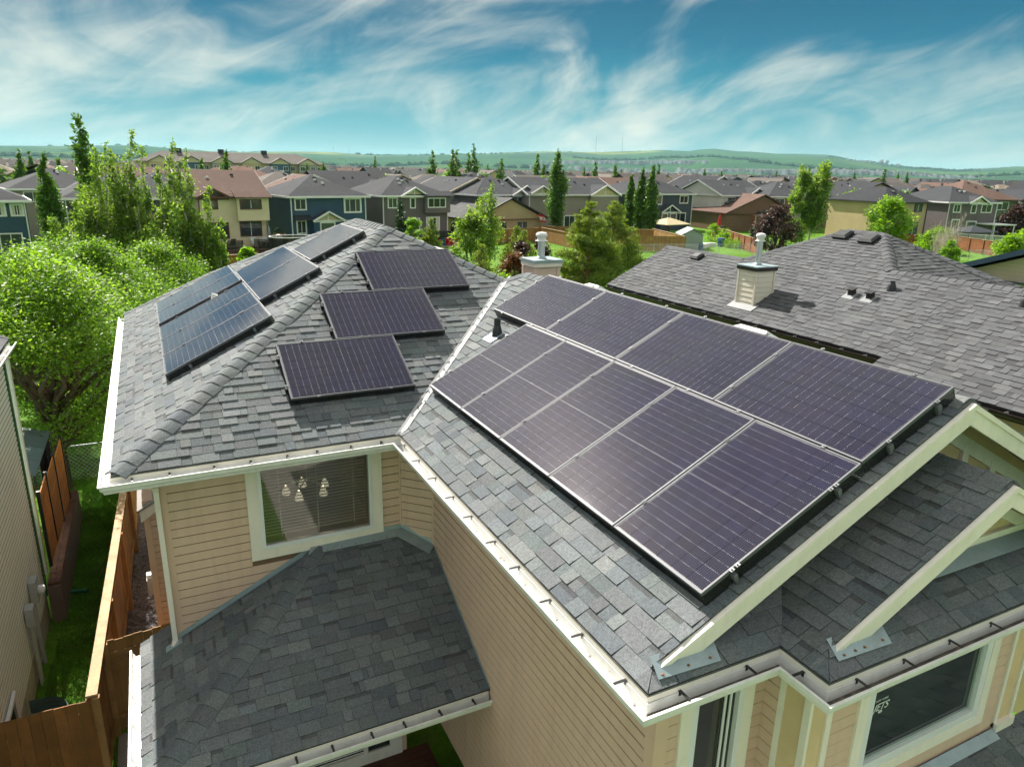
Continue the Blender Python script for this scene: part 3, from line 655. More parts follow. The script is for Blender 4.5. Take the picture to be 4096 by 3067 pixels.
sheet(PBf, 1.88, 3.46, -2.10, -.65, h=-.02).build('pane', 'dark_glass', wb)
m = MB(); m.box((3.95, -6.03, -2.5), (4.0, -6.0, ZT)); m.box((4.22, -6.03, -2.5), (4.27, -6.0, ZT)); m.box((3.95, -6.06, -2.62), (4.27, -6.0, -2.44)); m.box((3.92, -6.09, -2.70), (4.30, -6.0, -2.60)); m.build('pilaster', 'cream', HS)
MB().box((4.0, -6.012, -2.5), (4.22, -6.0, ZT)).build('stucco_panel', 'stucco', HS)
def text_mesh(s, size, shear=0.0):
    cu = bpy.data.curves.new('txt', 'FONT'); cu.body = s; cu.size = size; cu.shear = shear; cu.align_x = 'CENTER'; cu.offset = size*.02
    o = bpy.data.objects.new('txt', cu); COL.objects.link(o); dg = bpy.context.evaluated_depsgraph_get(); me = bpy.data.meshes.new_from_object(o.evaluated_get(dg)); bpy.data.objects.remove(o); return me
pm('sticker_white', (.62, .66, .66), .5, .1, 30)
for s, sz, dz, sh in (('JETS', .105, 0, .35), ('NEW YORK', .032, .098, .2)):
    me = text_mesh(s, sz, sh); o = mkobj('window_sticker', me, 'sticker_white', wb); o.matrix_basis = Matrix.Translation((2.05, -6.0-(-.02)-.004, -1.60+dz)) @ Matrix.Rotation(R(90), 4, 'X')
MB().lathe((0, 0, 0), [(.022, 0), (.022, .001)], 14).build('window_sticker', 'sticker_white', wb).matrix_basis = Matrix.Translation((2.05, -5.985, -1.62)) @ Matrix.Rotation(R(90), 4, 'X') @ Matrix.Diagonal((1.3, .7, 1, 1))
MB().poly([(2.5, -6.03, -2.50), (3.95, -6.03, -2.50), (3.95, -6.12, -2.56), (2.5, -6.12, -2.56)], (0, 0, .004)).build('wall_flashing', 'galvanized', HS)
# side bump-out with its little roof
PBu = Plane((0, 3.5, 0), (1, 0, 0), (0, 0, 1))
for b in boards(PBu, [PBu.p(-3.84, G), PBu.p(-3.56, G), PBu.p(-3.56, -2.75), PBu.p(-3.84, -2.75)], RNG): b.build('siding_board', 'siding_tan', wl)
MB().box((-3.935, 3.51, G), (-3.56, 6.0, -2.6)).build('bump_out', 'siding_tan', HS); MB().box((-3.94, 3.48, G), (-3.84, 3.51, -2.7)).build('corner_board', 'corner_tan', HS)
MB().poly([(-3.98, 3.42, -2.75), (-3.56, 3.42, -2.54), (-3.56, 3.42, -2.68), (-3.98, 3.42, -2.95)], (0, .06, 0)).build('fascia', 'cream', HS)
MB().poly([(-4.02, 3.40, -2.72), (-3.55, 3.40, -2.49), (-3.55, 6.2, -2.49), (-4.02, 6.2, -2.72)], (0, 0, -.03)).build('bump_roof', pm('roof_pale', (.33, .31, .29), .9), HS)
vb = MB(); vb.box((-4.04, 3.75, -4.52), (-3.94, 3.95, -4.25)); vb.build('utility_box', pm('box_grey', (.5, .45, .40), .6), HS); MB().box((-4.03, 3.78, -4.24), (-3.95, 3.9, -4.16)).build('vent_hood', 'white_vinyl', HS)
# ---- own chimney
CX0, CX1, CY0, CY1, CZ = 4.50, 5.14, 5.25, 5.80, .84
chm = MB().box((CX0, CY0, -1), (CX1, CY1, CZ)).build('chimney', 'chim_tan' if 'chim_tan' in MATS else pm('chim_tan', (.72, .55, .45), .6, .04), HS)
for pl, u0, u1 in ((Plane((0, CY0, 0), (1, 0, 0), (0, 0, 1)), CX0+.07, CX1-.07), (Plane((CX0, 0, 0), (0, -1, 0), (0, 0, 1)), -CY1+.05, -CY0-.05)):
    for b in boards(pl, [pl.p(u0, -.6), pl.p(u1, -.6), pl.p(u1, CZ-.05), pl.p(u0, CZ-.05)], RNG, .19): b.build('siding_board', 'chim_tan', chm)
m = MB()
for x, y in ((CX0, CY0), (CX1, CY0), (CX0, CY1)): m.box((x-.02 if x == CX0 else x-.07, y-.022, -1), (x+.07 if x == CX0 else x+.02, y+.07, CZ-.04))
m.build('corner_board', 'chim_tan', chm)
MB().box((CX0-.05, CY0-.05, CZ-.02), (CX1+.05, CY1+.05, CZ+.07)).build('chimney_trim', 'cream', chm); MB().box((CX0-.07, CY0-.07, CZ+.07), (CX1+.07, CY1+.07, CZ+.14)).build('chimney_cap', 'galvanized', chm)
cx, cy = (CX0+CX1)/2, (CY0+CY1)/2
def flue(c, h, par, r=.085):
    MB().lathe(c, [(r*1.6, 0), (r*1.5, .02), (r*1.02, .05)], 18, False).build('flue_collar', 'galvanized', par, smooth=True)
    MB().lathe(c, [(r, .02), (r, h)], 18).build('flue_pipe', 'aluminium', par)
    MB().lathe(Vector(c)+Vector((0, 0, h)), [(r*1.75, 0), (r*1.75, .012), (r*1.25, .02), (r*1.25, .10), (r*1.6, .11), (r*1.65, .15), (r*1.3, .19), (r*.4, .205)], 18).build('flue_cap', 'gutter_white', par)
flue((cx-.02, cy, CZ+.14), .40, chm)
# plumbing vent on the wing slope, and two roof vents behind the ridge
def pvent(p, par, h=.25, r=.065, mat='dark_plastic'):
    p = Vector(p); m = MB(); m.lathe(p, [(r*1.75, -.02), (r*1.4, .10), (r*1.12, .15), (r*1.0, .16), (r, h), (r*.82, h), (r*.82, h-.08)], 16, False); o = m.build('vent_pipe', mat, par, smooth=False); return o
vp = pvent(zW(1.31, .53), HS, .27, .05); MB().poly([SW.p(-.68, 1.97, .02), SW.p(-.40, 1.97, .02), SW.p(-.40, 2.24, .02), SW.p(-.68, 2.24, .02)], SW.n*.004).build('vent_flashing', 'galvanized', vp)
def boxvent(pl, u, t, par, mat='dark_plastic', w=.26, l=.36, h=.11):
    m = MB(); m.obox(pl.p(u-l/2-.06, t-w/2-.06, .016), pl.u*(l+.12), pl.t*(w+.12), pl.n*.006)
    base = [pl.p(u+a*(l/2), t+b*(w/2), .02) for a, b in ((-1, -1), (1, -1), (1, 1), (-1, 1))]; mid = [pl.p(u+a*(l/2+.02), t+b*(w/2+.02), h*.6) for a, b in ((-1, -1), (1, -1), (1, 1), (-1, 1))]; top = [pl.p(u+a*(l/2-.04), t+b*(w/2-.04), h) for a, b in ((-1, -1), (1, -1), (1, 1), (-1, 1))]
    m.add(base+mid+top, [(8, 9, 10, 11)]+[(k*4+i, k*4+(i+1) % 4, k*4+4+(i+1) % 4, k*4+4+i) for k in range(2) for i in range(4)]); return m.build('roof_vent', mat, par)
SRt = Plane((AX, 0, AZ), (0, 1, 0), (-1, 0, .5))
boxvent(SRt, 5.4, -1.35, HS, 'dark_plastic', .4, .5, .15); boxvent(SRt, 4.75, -1.55, HS, 'dark_plastic', .4, .6, .15)
boxvent(SWr, 0.35, -.30, HS, 'gutter_white', .3, .36, .16); boxvent(SWr, -3.1, -.30, HS, 'gutter_white', .3, .5, .16)
boxvent(SL, -5.42, 1.95, HS, 'gutter_white', .10, .12, .20)

# ================================================================== solar panels
PVL, PVS = 1.722, 1.134
def make_panel():
    root = thing('solar_panel', 'panel', 'solar panel', group='solar panels on the tan house')
    t_ = .035; m = MB()
    for a, b in (((0, 0, -t_), (PVL, .012, 0)), ((0, PVS-.012, -t_), (PVL, PVS, 0)), ((0, .012, -t_), (.012, PVS-.012, 0)), ((PVL-.012, .012, -t_), (PVL, PVS-.012, 0))): m.box(a, b)
    fr = m.build('frame', pm('pv_frame', (.13, .135, .15), .6, .04, 6, metal=.2), root); bk = MB().box((.012, .012, -.012), (PVL-.012, PVS-.012, -.006)).build('backsheet', 'pv_back', root)
    cw, chh = (PVL-.06)/18, (PVS-.05)/6; cell = MB().box((-cw/2+.0012, -chh/2+.0012, -.005), (cw/2-.0012, chh/2-.0012, -.0035)).mesh('cell'); cell.materials.append(MATS['pv_cell'])
    for i in range(18):
        for j in range(6):
            o = bpy.data.objects.new('cell', cell); COL.objects.link(o); o.parent = root; o.location = (.03+(i+.5)*cw+(.0015 if i >= 9 else -.0015), .025+(j+.5)*chh, 0)
    local(root); return root
panel0 = make_panel(); used = [0]
def put_panel(o, ex, ey, label):
    r = panel0 if used[0] == 0 else copy_tree(panel0); used[0] += 1
    ex, ey = Vector(ex).normalized(), Vector(ey).normalized(); ez = ex.cross(ey)
    r.matrix_world = Matrix(((ex.x, ey.x, ez.x, o[0]), (ex.y, ey.y, ez.y, o[1]), (ex.z, ey.z, ez.z, o[2]), (0, 0, 0, 1))); r['label'] = label
    return r
def clamp(par, u, v, side, legs=True):
    m = MB(); m.box((u-.018, v-.018, -.002), (u+.018, v+.018, .008)); m.tube((u, v, .01), (u, v, .018), .007, n=6); o = m.build('clamp', 'clamp_grey' if 'clamp_grey' in MATS else pm('clamp_grey', (.16, .165, .18), .5, .1, 8, metal=.3), par); o.matrix_parent_inverse = Matrix.Identity(4)
    if legs:
        m = MB(); m.box((u-.02, v-.025, -.09), (u+.02, v+.025, -.036)); m.box((u-.012, v-.02, -.13), (u+.012, v+.02, -.09)); o = m.build('mount_foot', 'clamp_grey' if side else 'black_metal', par); o.matrix_parent_inverse = Matrix.Identity(4)
def guard(par, pts, drop):
    """black wire guard hanging from the panel rim (local points) to the roof"""
    m = MB()
    for a, b in zip(pts[:-1], pts[1:]): m.poly([(a[0], a[1], -.03), (b[0], b[1], -.03), (b[0], b[1], -drop), (a[0], a[1], -drop)])
    o = m.build('wire_guard', 'wire_guard', par); o.matrix_parent_inverse = Matrix.Identity(4)
us = Vector((1, 0, .5)).normalized(); uf = Vector((0, 1, .5)).normalized(); g_ = .02
ordw = ['first', 'second', 'third', 'fourth', 'fifth']
# wing slope, lower row: long side up the slope; upper row: long side along the ridge
for i in range(5):
    y = -i*(PVS+g_); o = Vector((0, y, 0))
    p = put_panel(o, us, (0, -1, 0) and Vector((0, 1, 0)), '') if False else None
    # local x up the slope, local y towards +Y so the face looks up
    p = put_panel(o+Vector((0, -PVS, 0)), us, (0, 1, 0), 'dark solar panel in the lower row of the right roof wing, %s from the valley' % ordw[i])
    if i < 4:
        for u in (.36, 1.36): clamp(p, u, -.01, 0, False)
    else:
        for u in (.30, 1.42): clamp(p, u, -.012, 1)
    guard(p, [(0, 0), (0, PVS)], .15)
    if i == 4: guard(p, [(0, 0), (PVL, 0)], .14)
    if i == 0:
        guard(p, [(0, PVS), (PVL, PVS)], .15)
        for u in (.36, 1.36): clamp(p, u, PVS+.012, 0)
for i in range(4):
    y = 1.207-i*(PVL+g_); o = Vector((0, y, 0))+us*(PVL+g_)
    p = put_panel(o, (0, -1, 0), us, 'dark solar panel in the upper row along the wing ridge, %s from the valley' % ordw[i])
    if i < 3:
        for v in (.25, .88): clamp(p, PVL+.01, v, 0, False)
    else:
        for v in (.30, .90): clamp(p, PVL+.012, v, 1)
        guard(p, [(PVL, 0), (PVL, PVS)], .14)
    if i == 0:
        guard(p, [(0, PVS), (0, 0), (PVL, 0)], .15)
        for v in (.25, .88): clamp(p, -.012, v, 0)
    guard(p, [(0, PVS), (PVL, PVS)], .14)
FO = Vector((-1.8883, .1081, -.0036))
for k, (dx, w) in enumerate(((0, 'lowest'), (.8626, 'middle'), (1.7247, 'topmost'))):
    p = put_panel(FO+Vector((dx, 0, 0))+uf*k*(PVS+g_), (1, 0, 0), uf, 'dark solar panel, %s of the three stepped up the front roof slope' % w)
    guard(p, [(0, PVS), (0, 0), (PVL, 0), (PVL, PVS)], .14)
    for v in (.25, .88): clamp(p, -.012, v, 0); clamp(p, PVL+.012, v, 0)
LO = Vector((-3.3462, 1.9145, .0061))
def left(t, y, portrait, lab, clampn=True):
    o = LO+us*t+Vector((0, y, 0))
    if portrait: p = put_panel(o, us, (0, 1, 0), lab)
    else: p = put_panel(o+us*PVS*0+Vector((0, PVL, 0)), (0, -1, 0), us, lab)
    return p
for i in range(3):
    p = left(0, i*(PVS+g_), True, 'pale reflecting solar panel, %s of the three together on the left roof slope' % ('nearest', 'middle', 'farthest')[i])
    for u in (.36, 1.40): clamp(p, u, -.012, 1, i == 0)
    guard(p, [(0, 0), (0, PVS)], .13); guard(p, [(PVL, 0), (PVL, PVS)], .13)
    if i == 0: guard(p, [(0, 0), (PVL, 0)], .13)
for i in range(2):
    p = left(0, 3.7666+i*(PVS+g_), True, 'pale solar panel of the far pair at the left eave, %s of the two' % ('nearer', 'farther')[i])
    for u in (.36, 1.40): clamp(p, u, -.012, 1, i == 0)
    if i == 0: guard(p, [(0, 0), (PVL, 0)], .13)
for i in range(2):
    p = left(1.7375, 1.3441+i*(PVL+g_), False, 'pale solar panel of the pair halfway up the left slope, %s of the two' % ('nearer', 'farther')[i])
    for v in (.25, .88): clamp(p, PVL+.012, v, 1, i == 0)
    if i == 0: guard(p, [(PVL, 0), (PVL, PVS)], .13)
    guard(p, [(0, PVS), (PVL, PVS)], .13)
p = left(2.8989, 2.2416, False, 'single pale solar panel nearest the roof peak on the left slope')
for v in (.25, .88): clamp(p, PVL+.012, v, 1)
guard(p, [(PVL, 0), (PVL, PVS), (0, PVS)], .13)

# ================================================================== ground and yard
def ground_mats():
    m, nt, b, out = nmat('grass'); v = coords(nt); L = nt.links.new
    c = mixcol(nt, mrange(nt, noise(nt, v, .35, 5), .3, .7), (.085, .20, .012), (.13, .27, .02))
    c = mixcol(nt, mrange(nt, noise(nt, v, 9, 4, .7), .35, .75), c, (.055, .13, .01))
    c = mixcol(nt, mth(nt, 'MULTIPLY', mrange(nt, noise(nt, v, .9, 5, .6), .58, .75), .5), c, (.20, .19, .07))
    # beyond the near streets the sheet is cropland
    sp = N(nt, 'ShaderNodeVectorMath', operation='LENGTH'); L(v, sp.inputs[0]); far = mrange(nt, sp.outputs['Value'], 300, 1200)
    c2 = mixcol(nt, mrange(nt, noise(nt, v, .0016, 3), .35, .65), (.10, .15, .05), (.16, .19, .06))
    c = mixcol(nt, far, c, c2); L(c, b.inputs['Base Color']); setin(b, Roughness=.9); b.inputs['Specular IOR Level'].default_value = .1
    bump(nt, b, noise(nt, v, 40, 4), .6, .04)
ground_mats()
pm('grass_blade', (.10, .235, .016), .7, .35, 1.3, dirt=(.22, .22, .06), dirt_amt=.5, spec=.2)
pm('dry_soil', (.30, .24, .15), .95, .2, 2.5); pm('gravel', (.16, .14, .14), .95, .35, 14, dirt=(.32, .29, .25), dirt_amt=.6, bscale=70, bamt=.9); pm('concrete', (.46, .43, .38), .85, .10, 1.2, dirt=(.3, .27, .22), dirt_amt=.3)
Rg = 14000; n = 64
MB().add([(0, 0, G)]+[(Rg*math.cos(2*math.pi*i/n), Rg*math.sin(2*math.pi*i/n), G) for i in range(n)], [(0, 1+i, 1+(i+1) % n) for i in range(n)]).build('ground', 'grass', kind='structure')
MB().box((-4.72, 2.6, G-.1), (-3.5, 16, G+.012)).build('gravel_strip', 'gravel', kind='structure')
MB().box((-4.70, -6, G-.1), (-3.2, 2.45, G+.03)).build('concrete_path', 'concrete', kind='structure')
MB().box((-60, 26.4, G-.1), (60, 28.6, G+.02)).build('asphalt_path', pm('asphalt', (.20, .19, .185), .9, .12, .8), kind='structure')
MB().box((-1.0, -14.5, G-.1), (6.5, -6.2, G+.02)).build('driveway', 'concrete', kind='structure')
MB().box((-14.0, -14.5, G-.1), (-6.0, -4.5, G+.02)).build('driveway', 'concrete', kind='structure'); MB().box((9.5, -14.5, G-.1), (17, -8.6, G+.02)).build('driveway', 'concrete', kind='structure')  # unseen neighbour driveways, added to cut green bounce from the lawn
MB().box((-60, -16.2, G-.1), (60, -14.5, G+.03)).build('pavement', 'concrete', kind='structure'); MB().box((-60, -26, G-.2), (60, -16.3, G-.1+.012)).build('road', 'asphalt', kind='structure')
MB().poly([(-5.3, 1.3, G+.006), (-4.85, 1.3, G+.006), (-4.8, 3.0, G+.006), (-5.1, 3.3, G+.006), (-5.45, 2.2, G+.006)]).build('bare_soil', 'dry_soil', kind='structure')
def blades(name, boxes, dens, h, mat, seed, label):
    r = np.random.default_rng(seed); V = []; F = []; k = 0
    for x0, x1, y0, y1 in boxes:
        nb = int((x1-x0)*(y1-y0)*dens); x = r.uniform(x0, x1, nb); y = r.uniform(y0, y1, nb)
        keep = np.sin(x*2.3+1.1*np.sin(y*1.7))+np.sin(y*2.9) > r.uniform(-2.6, .3, nb)
        x, y = x[keep], y[keep]; nb = len(x); a = r.uniform(0, 6.28, nb); hh = h*r.uniform(.45, 1.2, nb); w = .006+.004*r.random(nb); lx, ly = r.normal(0, .5, nb)*hh, r.normal(0, .5, nb)*hh
        v = np.empty((nb, 3, 3)); v[:, 0] = np.c_[x-w*np.cos(a), y-w*np.sin(a), np.full(nb, G)]; v[:, 1] = np.c_[x+w*np.cos(a), y+w*np.sin(a), np.full(nb, G)]; v[:, 2] = np.c_[x+lx, y+ly, G+hh]; V.append(v.reshape(-1, 3))
    V = np.concatenate(V); n = len(V)//3; me = bpy.data.meshes.new(name); me.vertices.add(len(V)); me.vertices.foreach_set('co', V.ravel()); me.loops.add(3*n); me.loops.foreach_set('vertex_index', np.arange(3*n, dtype=np.int32)); me.polygons.add(n); me.polygons.foreach_set('loop_start', np.arange(0, 3*n, 3, dtype=np.int32)); me.polygons.foreach_set('loop_total', np.full(n, 3, dtype=np.int32)); me.update()
    return tag(mkobj(name, me, mat, None, 'stuff'), label, 'grass')
blades('lawn_grass', [(-5.9, -4.82, 1.25, 5.0), (-5.85, -4.7, 5, 16), (-8.5, -5.8, 13.5, 19), (-4.7, 1, 16, 19)], 5200, .055, 'grass_blade', 3, 'mown grass in the strip beside the left fence')
r_ = random.Random(5)
# loose stones on the gravel strip
rng = np.random.default_rng(8); V = []; F = []
for k in range(2600):
    c = np.array([rng.uniform(-4.66, -3.6), rng.uniform(2.7, 11), G+.015]); s = rng.uniform(.012, .032); q = c+rng.normal(0, 1, (6, 3))*np.array([s, s, s*.6]); b = len(V); V += [tuple(x) for x in q]; F += [(b, b+1, b+2), (b, b+2, b+3), (b, b+3, b+4), (b+1, b+2, b+5), (b+2, b+3, b+5), (b, b+1, b+4)]
tag(MB().add(V, F).build('gravel_stones', pm('gravel_stone', (.24, .215, .20), .9, .45, 18), None, 'stuff'), 'loose grey stones on the strip behind the gate', 'gravel')

# ---- timber fences: posts, rails, every board
def wood(name, c, dk=(.2, .11, .05)): return pm(name, c, .75, .25, 2.2, dirt=[x*.4 for x in c], dirt_amt=.45, obj=False, rnd=.55, streak=.5)
wood('fence_new', (.42, .225, .075)); wood('fence_dark', (.30, .125, .032)); wood('fence_far', (.40, .20, .06)); wood('fence_red', (.30, .105, .035)); wood('fence_brown', (.075, .045, .035)); wood('fence_cap', (.56, .37, .20)); wood('fence_grey', (.33, .29, .25))
def fence(name, label, p, q, h, mat, bw=.14, cap=None, zb=G, rails=True, group=None, post_side=1, gap=.006, posts=2.4, jitter=.012):
    p, q = Vector((p[0], p[1], zb)), Vector((q[0], q[1], zb)); d = q-p; L_ = d.length; x = d.normalized(); o = Vector((x.y, -x.x, 0)); n = max(1, round(L_/bw)); bw = L_/n
    t = thing(name, label, 'fence', p, group=group); me = MB().box((gap/2, -.009, .05), (bw-gap/2, .009, h)).mesh('fence_board'); me.materials.append(MATS[mat])
    rot = Matrix(((x.x, -x.y, 0, 0), (x.y, x.x, 0, 0), (0, 0, 1, 0), (0, 0, 0, 1)))
    for k in range(n):
        b = bpy.data.objects.new('fence_board', me); COL.objects.link(b); b.parent = t; b.matrix_basis = Matrix.Translation(x*(k*bw)+Vector((0, 0, r_.uniform(-jitter, jitter)))) @ rot
    def part(nm, a, b_, w, hh, mt): 
        m = MB(); m.bar(a, b_, w, hh); ob = m.build(nm, mt, t); ob.matrix_parent_inverse = Matrix.Identity(4)
    if rails:
        for z in (.35, h-.25): part('fence_rail', o*post_side*.028+Vector((0, 0, z)), d+o*post_side*.028+Vector((0, 0, z)), .036, .085, mat)
    npst = max(1, round(L_/posts))
    for k in range(npst+1):
        c = d*(k/npst)+o*post_side*.055; m = MB().obox(c-x*.045-o*.045, x*.09, o*.09, (0, 0, h+.0)); ob = m.build('fence_post', mat, t); ob.matrix_parent_inverse = Matrix.Identity(4)
    if cap: part('fence_cap', Vector((0, 0, h+.02)), d+Vector((0, 0, h+.02)), .15, .036, cap)
    return t
fence('fence', 'long timber fence with flat pale cap between the left lawn and gravel', (-4.80, 1.13), (-4.28, 14.2), 1.83, 'fence_new', cap='fence_cap', post_side=1)
fence('fence', 'dark orange board fence at the bottom left corner of the view', (-7.2, 1.13), (-4.84, 1.13), 1.80, 'fence_dark', cap=None, post_side=-1, bw=.15)
fence('fence', 'short timber gate fence between the capped fence and the tan house', (-4.70, 2.52), (-3.72, 2.62), 1.80, 'fence_new', bw=.145, post_side=1, posts=1.0)
fence('fence', 'weathered back fence seen end on behind the tan house gravel', (-4.28, 14.25), (1.5, 14.3), 1.5, 'fence_grey', bw=.15)
pm('chain_wire', (.45, .47, .48), .5, .1, 5, metal=.5)
def chain(label, p, q, h=1.1):
    p, q = Vector((p[0], p[1], G)), Vector((q[0], q[1], G)); d = q-p; t = thing('chain_fence', label, 'fence', p); n = max(1, round(d.length/3))
    for k in range(n+1):
        o = MB().tube(d*(k/n), d*(k/n)+Vector((0, 0, h+.03)), .03, n=6).build('fence_post', 'chain_wire', t); o.matrix_parent_inverse = Matrix.Identity(4)
    o = MB().tube(Vector((0, 0, h)), d+Vector((0, 0, h)), .022, n=6).build('fence_rail', 'chain_wire', t); o.matrix_parent_inverse = Matrix.Identity(4)
    m = MB(); x = d.normalized(); s = .13 if d.length < 15 else .3; k = 0
    while k*s < d.length:
        a = x*(k*s)
        for sg in (-1, 1):
            e = k*s+sg*h
            if 0 <= e <= d.length: m.bar(a+Vector((0, 0, .03)), x*e+Vector((0, 0, h)), .006, .006)
        k += 1
    o = m.build('wire_mesh', 'chain_wire', t); o.matrix_parent_inverse = Matrix.Identity(4)
chain('grey chain link fence behind the big tree at the back of the left lawn', (-9.5, 14.4), (-4.3, 14.3))
chain('long chain link fence along the green strip behind the neighbouring roof', (44, 60.5), (66, 55.5), 1.2)
chain('chain link fence below the far right brown board fence', (72, 43.5), (92, 43.0), 1.2)

# ================================================================== left neighbour
pm('nb_lap_shade', (.46, .48, .42), .9); pm('nb_siding', (.86, .89, .80), .5, .03, 1.0, dirt=(.6, .6, .5), dirt_amt=.15); pm('green_trim', (.02, .12, .05), .45, .1); pm('parge', (.46, .43, .35), .95, .12, 5, bscale=60, bamt=.6)  # sheet behind these boards is darker, painting the lap shade as stripes
LH = thing('house', 'pale sided house with dark green corner trim at the left edge', 'house', (-8, 3, G))
XN_, YN_ = -6.05, 6.75; PN = Plane((XN_, 0, 0), (0, 1, 0), (0, 0, 1))
wN = MB().box((-11, -4, -5.75), (XN_-.012, YN_, -.45)).build('wall', 'nb_lap_shade', LH)
for b in boards(PN, [PN.p(-1.0, -5.72), PN.p(YN_-.08, -5.72), PN.p(YN_-.08, -.47), PN.p(-1.0, -.47)], RNG, .102, out_b=.004, out_t=.001, gap=.034): b.build('siding_board', 'nb_siding', wN)
MB().box((-11, -4, G-.1), (XN_-.004, YN_-.01, -5.75)).build('foundation', 'parge', LH)
m = MB(); m.box((XN_-.02, YN_-.085, -5.75), (XN_+.028, YN_+.03, -.42)); m.box((XN_-.1, YN_+.0, -5.75), (XN_-.02, YN_+.03, -.42)); m.build('corner_trim', 'green_trim', LH)
MB().box((XN_-.02, YN_+.20, -5.4), (XN_+.055, YN_+.30, -.5)).build('downspout', 'gutter_white', LH)
SN = Plane((-5.94, 0, -.36), (0, 1, 0), (-1, 0, .5)); zN = lambda x, y: (x, y, -.36+.5*(-5.94-x))
npoly = [zN(-5.94, -3.5), zN(-5.94, 7.05), zN(-9.4, 7.05), zN(-9.4, -3.5)]
nr_ = MB().poly([Vector(p)-Vector((0, 0, .004)) for p in npoly], (0, 0, -.03)).build('roof', 'deck', LH)
place_pieces(shingle_pieces(SN, npoly, RNG, wid=(.28, .34), thick=(.007, .009)), 'shingle', 'shingle_warm', nr_, 'shingle_field', 200)
caps = []; hip_caps(zN(-5.94, 7.05), zN(-9.4, 7.05), .12, RNG, caps, .25, SN.n, (0, 1, .3), .012)
for m in caps: m.build('edge_cap', 'shingle_warm', nr_)
g3 = sweep([(-5.95, -3.5, -.43), (-5.95, 7.05, -.43)][::-1], [(-x, z) for x, z in GPROF], True).build('gutter', 'gutter_white', LH)
for k in range(9): MB().box((-5.95, 6.6-k*.7, -.425), (-5.83, 6.625-k*.7, -.42)).build('gutter_hanger', 'aluminium', g3)
MB().box((-6.05, -3.5, -.56), (-5.96, 7.0, -.545)).build('soffit', 'green_trim', LH)
pm('meter_grey', (.42, .44, .46), .5, .08, 6)
mt = thing('electric_meter', 'grey electric meter box with round dial on the pale side wall', 'meter', (XN_, 5.2, -4.8))
MB().box((XN_+.02, 5.08, -4.98), (XN_+.14, 5.36, -4.55)).build('meter_box', 'meter_grey', mt)
o = MB().lathe((0, 0, 0), [(.085, 0), (.085, .05), (.07, .10), (.03, .115)], 16).build('meter_dial', 'white_vinyl', mt, smooth=True); o.matrix_parent_inverse = Matrix.Identity(4); o.matrix_basis = Matrix.Translation((.14, .02, .02)) @ Matrix.Rotation(R(90), 4, 'Y')
MB().box((XN_+.02, 5.10, G), (XN_+.08, 5.16, -4.98)).build('conduit', 'meter_grey', mt)
mt = thing('utility_box', 'small pale junction box with conduits running down to the lawn', 'utility box', (XN_, 4.5, -4.9))
MB().box((XN_+.02, 4.38, -5.02), (XN_+.15, 4.62, -4.70)).build('box', 'meter_grey', mt)
for y in (4.42, 4.50, 4.57): MB().tube((XN_+.07, y, G), (XN_+.07, y, -5.02), .022, n=8).build('conduit', 'meter_grey', mt)
bw = thing('basement_window', 'white framed basement window above the corrugated well', 'window', (XN_, 2.2, -5.6))
PB2 = Plane((XN_+.02, 0, 0), (0, 1, 0), (0, 0, 1)); frame_rect(PB2, 1.75, 2.62, -6.05, -5.05, .06, 0, .05).build('frame', 'white_vinyl', bw); sheet(PB2, 1.8, 2.57, -6.0, -5.1, h=.02).build('pane', 'dark_glass', bw)
ww_ = thing('window_well', 'corrugated steel window well sunk in the lawn by the pale wall', 'window well', (XN_, 2.6, G))
m = MB(); k = 24; pr_ = []
for i in range(k+1):
    a = math.pi*i/k; pr_.append((XN_+.62*math.sin(a)**.6+.03, 2.7-.72*math.copysign(abs(math.cos(a))**.6, math.cos(a))))
rows = 15
for j in range(rows):
    rr = .012*(1 if j % 2 else -1); z = G-.15+j*.042
    m.v += [(x+rr*(1 if x > XN_+.1 else 0), y, z) for x, y in pr_]
for j in range(rows-1):
    for i in range(k): a = j*(k+1)+i; m.f.append((a, a+1, a+k+2, a+k+1))
m.build('well_wall', pm('well_steel', (.17, .26, .27), .45, .15, 4, metal=.5), ww_)
MB().poly([(XN_+.05, 2.0, G+.004), (XN_+.6, 2.1, G+.004), (XN_+.6, 3.3, G+.004), (XN_+.05, 3.4, G+.004)]).build('well_floor', 'gravel', ww_)
# privacy screen on a brick ledge, and a dark canopy
wood('screen_orange', (.50, .185, .04))
ps = thing('privacy_screen', 'orange board privacy screen with black posts on a brick ledge', 'screen', (-5.86, 9, -5.3))
for k in range(11):
    for a, b in ((6.75, 7.86), (7.92, 9.28), (9.34, 10.85)): MB().box((-5.885, a, -5.12+k*.145-(a-6.75)*.09), (-5.865, b, -5.12+k*.145+.138-(a-6.75)*.09)).build('screen_board', 'screen_orange', ps)
for y, z0, z1 in ((6.72, -5.1, -3.42), (7.89, -5.1, -3.47), (9.31, -5.3, -3.6), (10.9, -5.4, -3.68)): MB().box((-5.905, y-.035, z0), (-5.845, y+.035, z1)).build('screen_post', 'black_metal', ps)
pm('brick_brown', (.16, .075, .05), .9, .2, 5, rnd=.5); 
br = MB().box((-.055, -.1, -.035), (.055, .1, .035)).mesh('brick'); br.materials.append(MATS['brick_brown'])
led = MB().box((-5.98, 6.5, -6.4), (-5.74, 11.5, -5.47)).build('ledge', pm('mortar', (.2, .15, .13), .95), ps)
for k in range(23):
    for j in range(2):
        o = bpy.data.objects.new('brick', br); COL.objects.link(o); o.parent = led; o.location = (-5.92+j*.118, 6.65+k*.21, -5.44)
aw = thing('canopy', 'dark slate panel canopy over black drapes beside the pale house', 'canopy', (-6.3, 10, G))
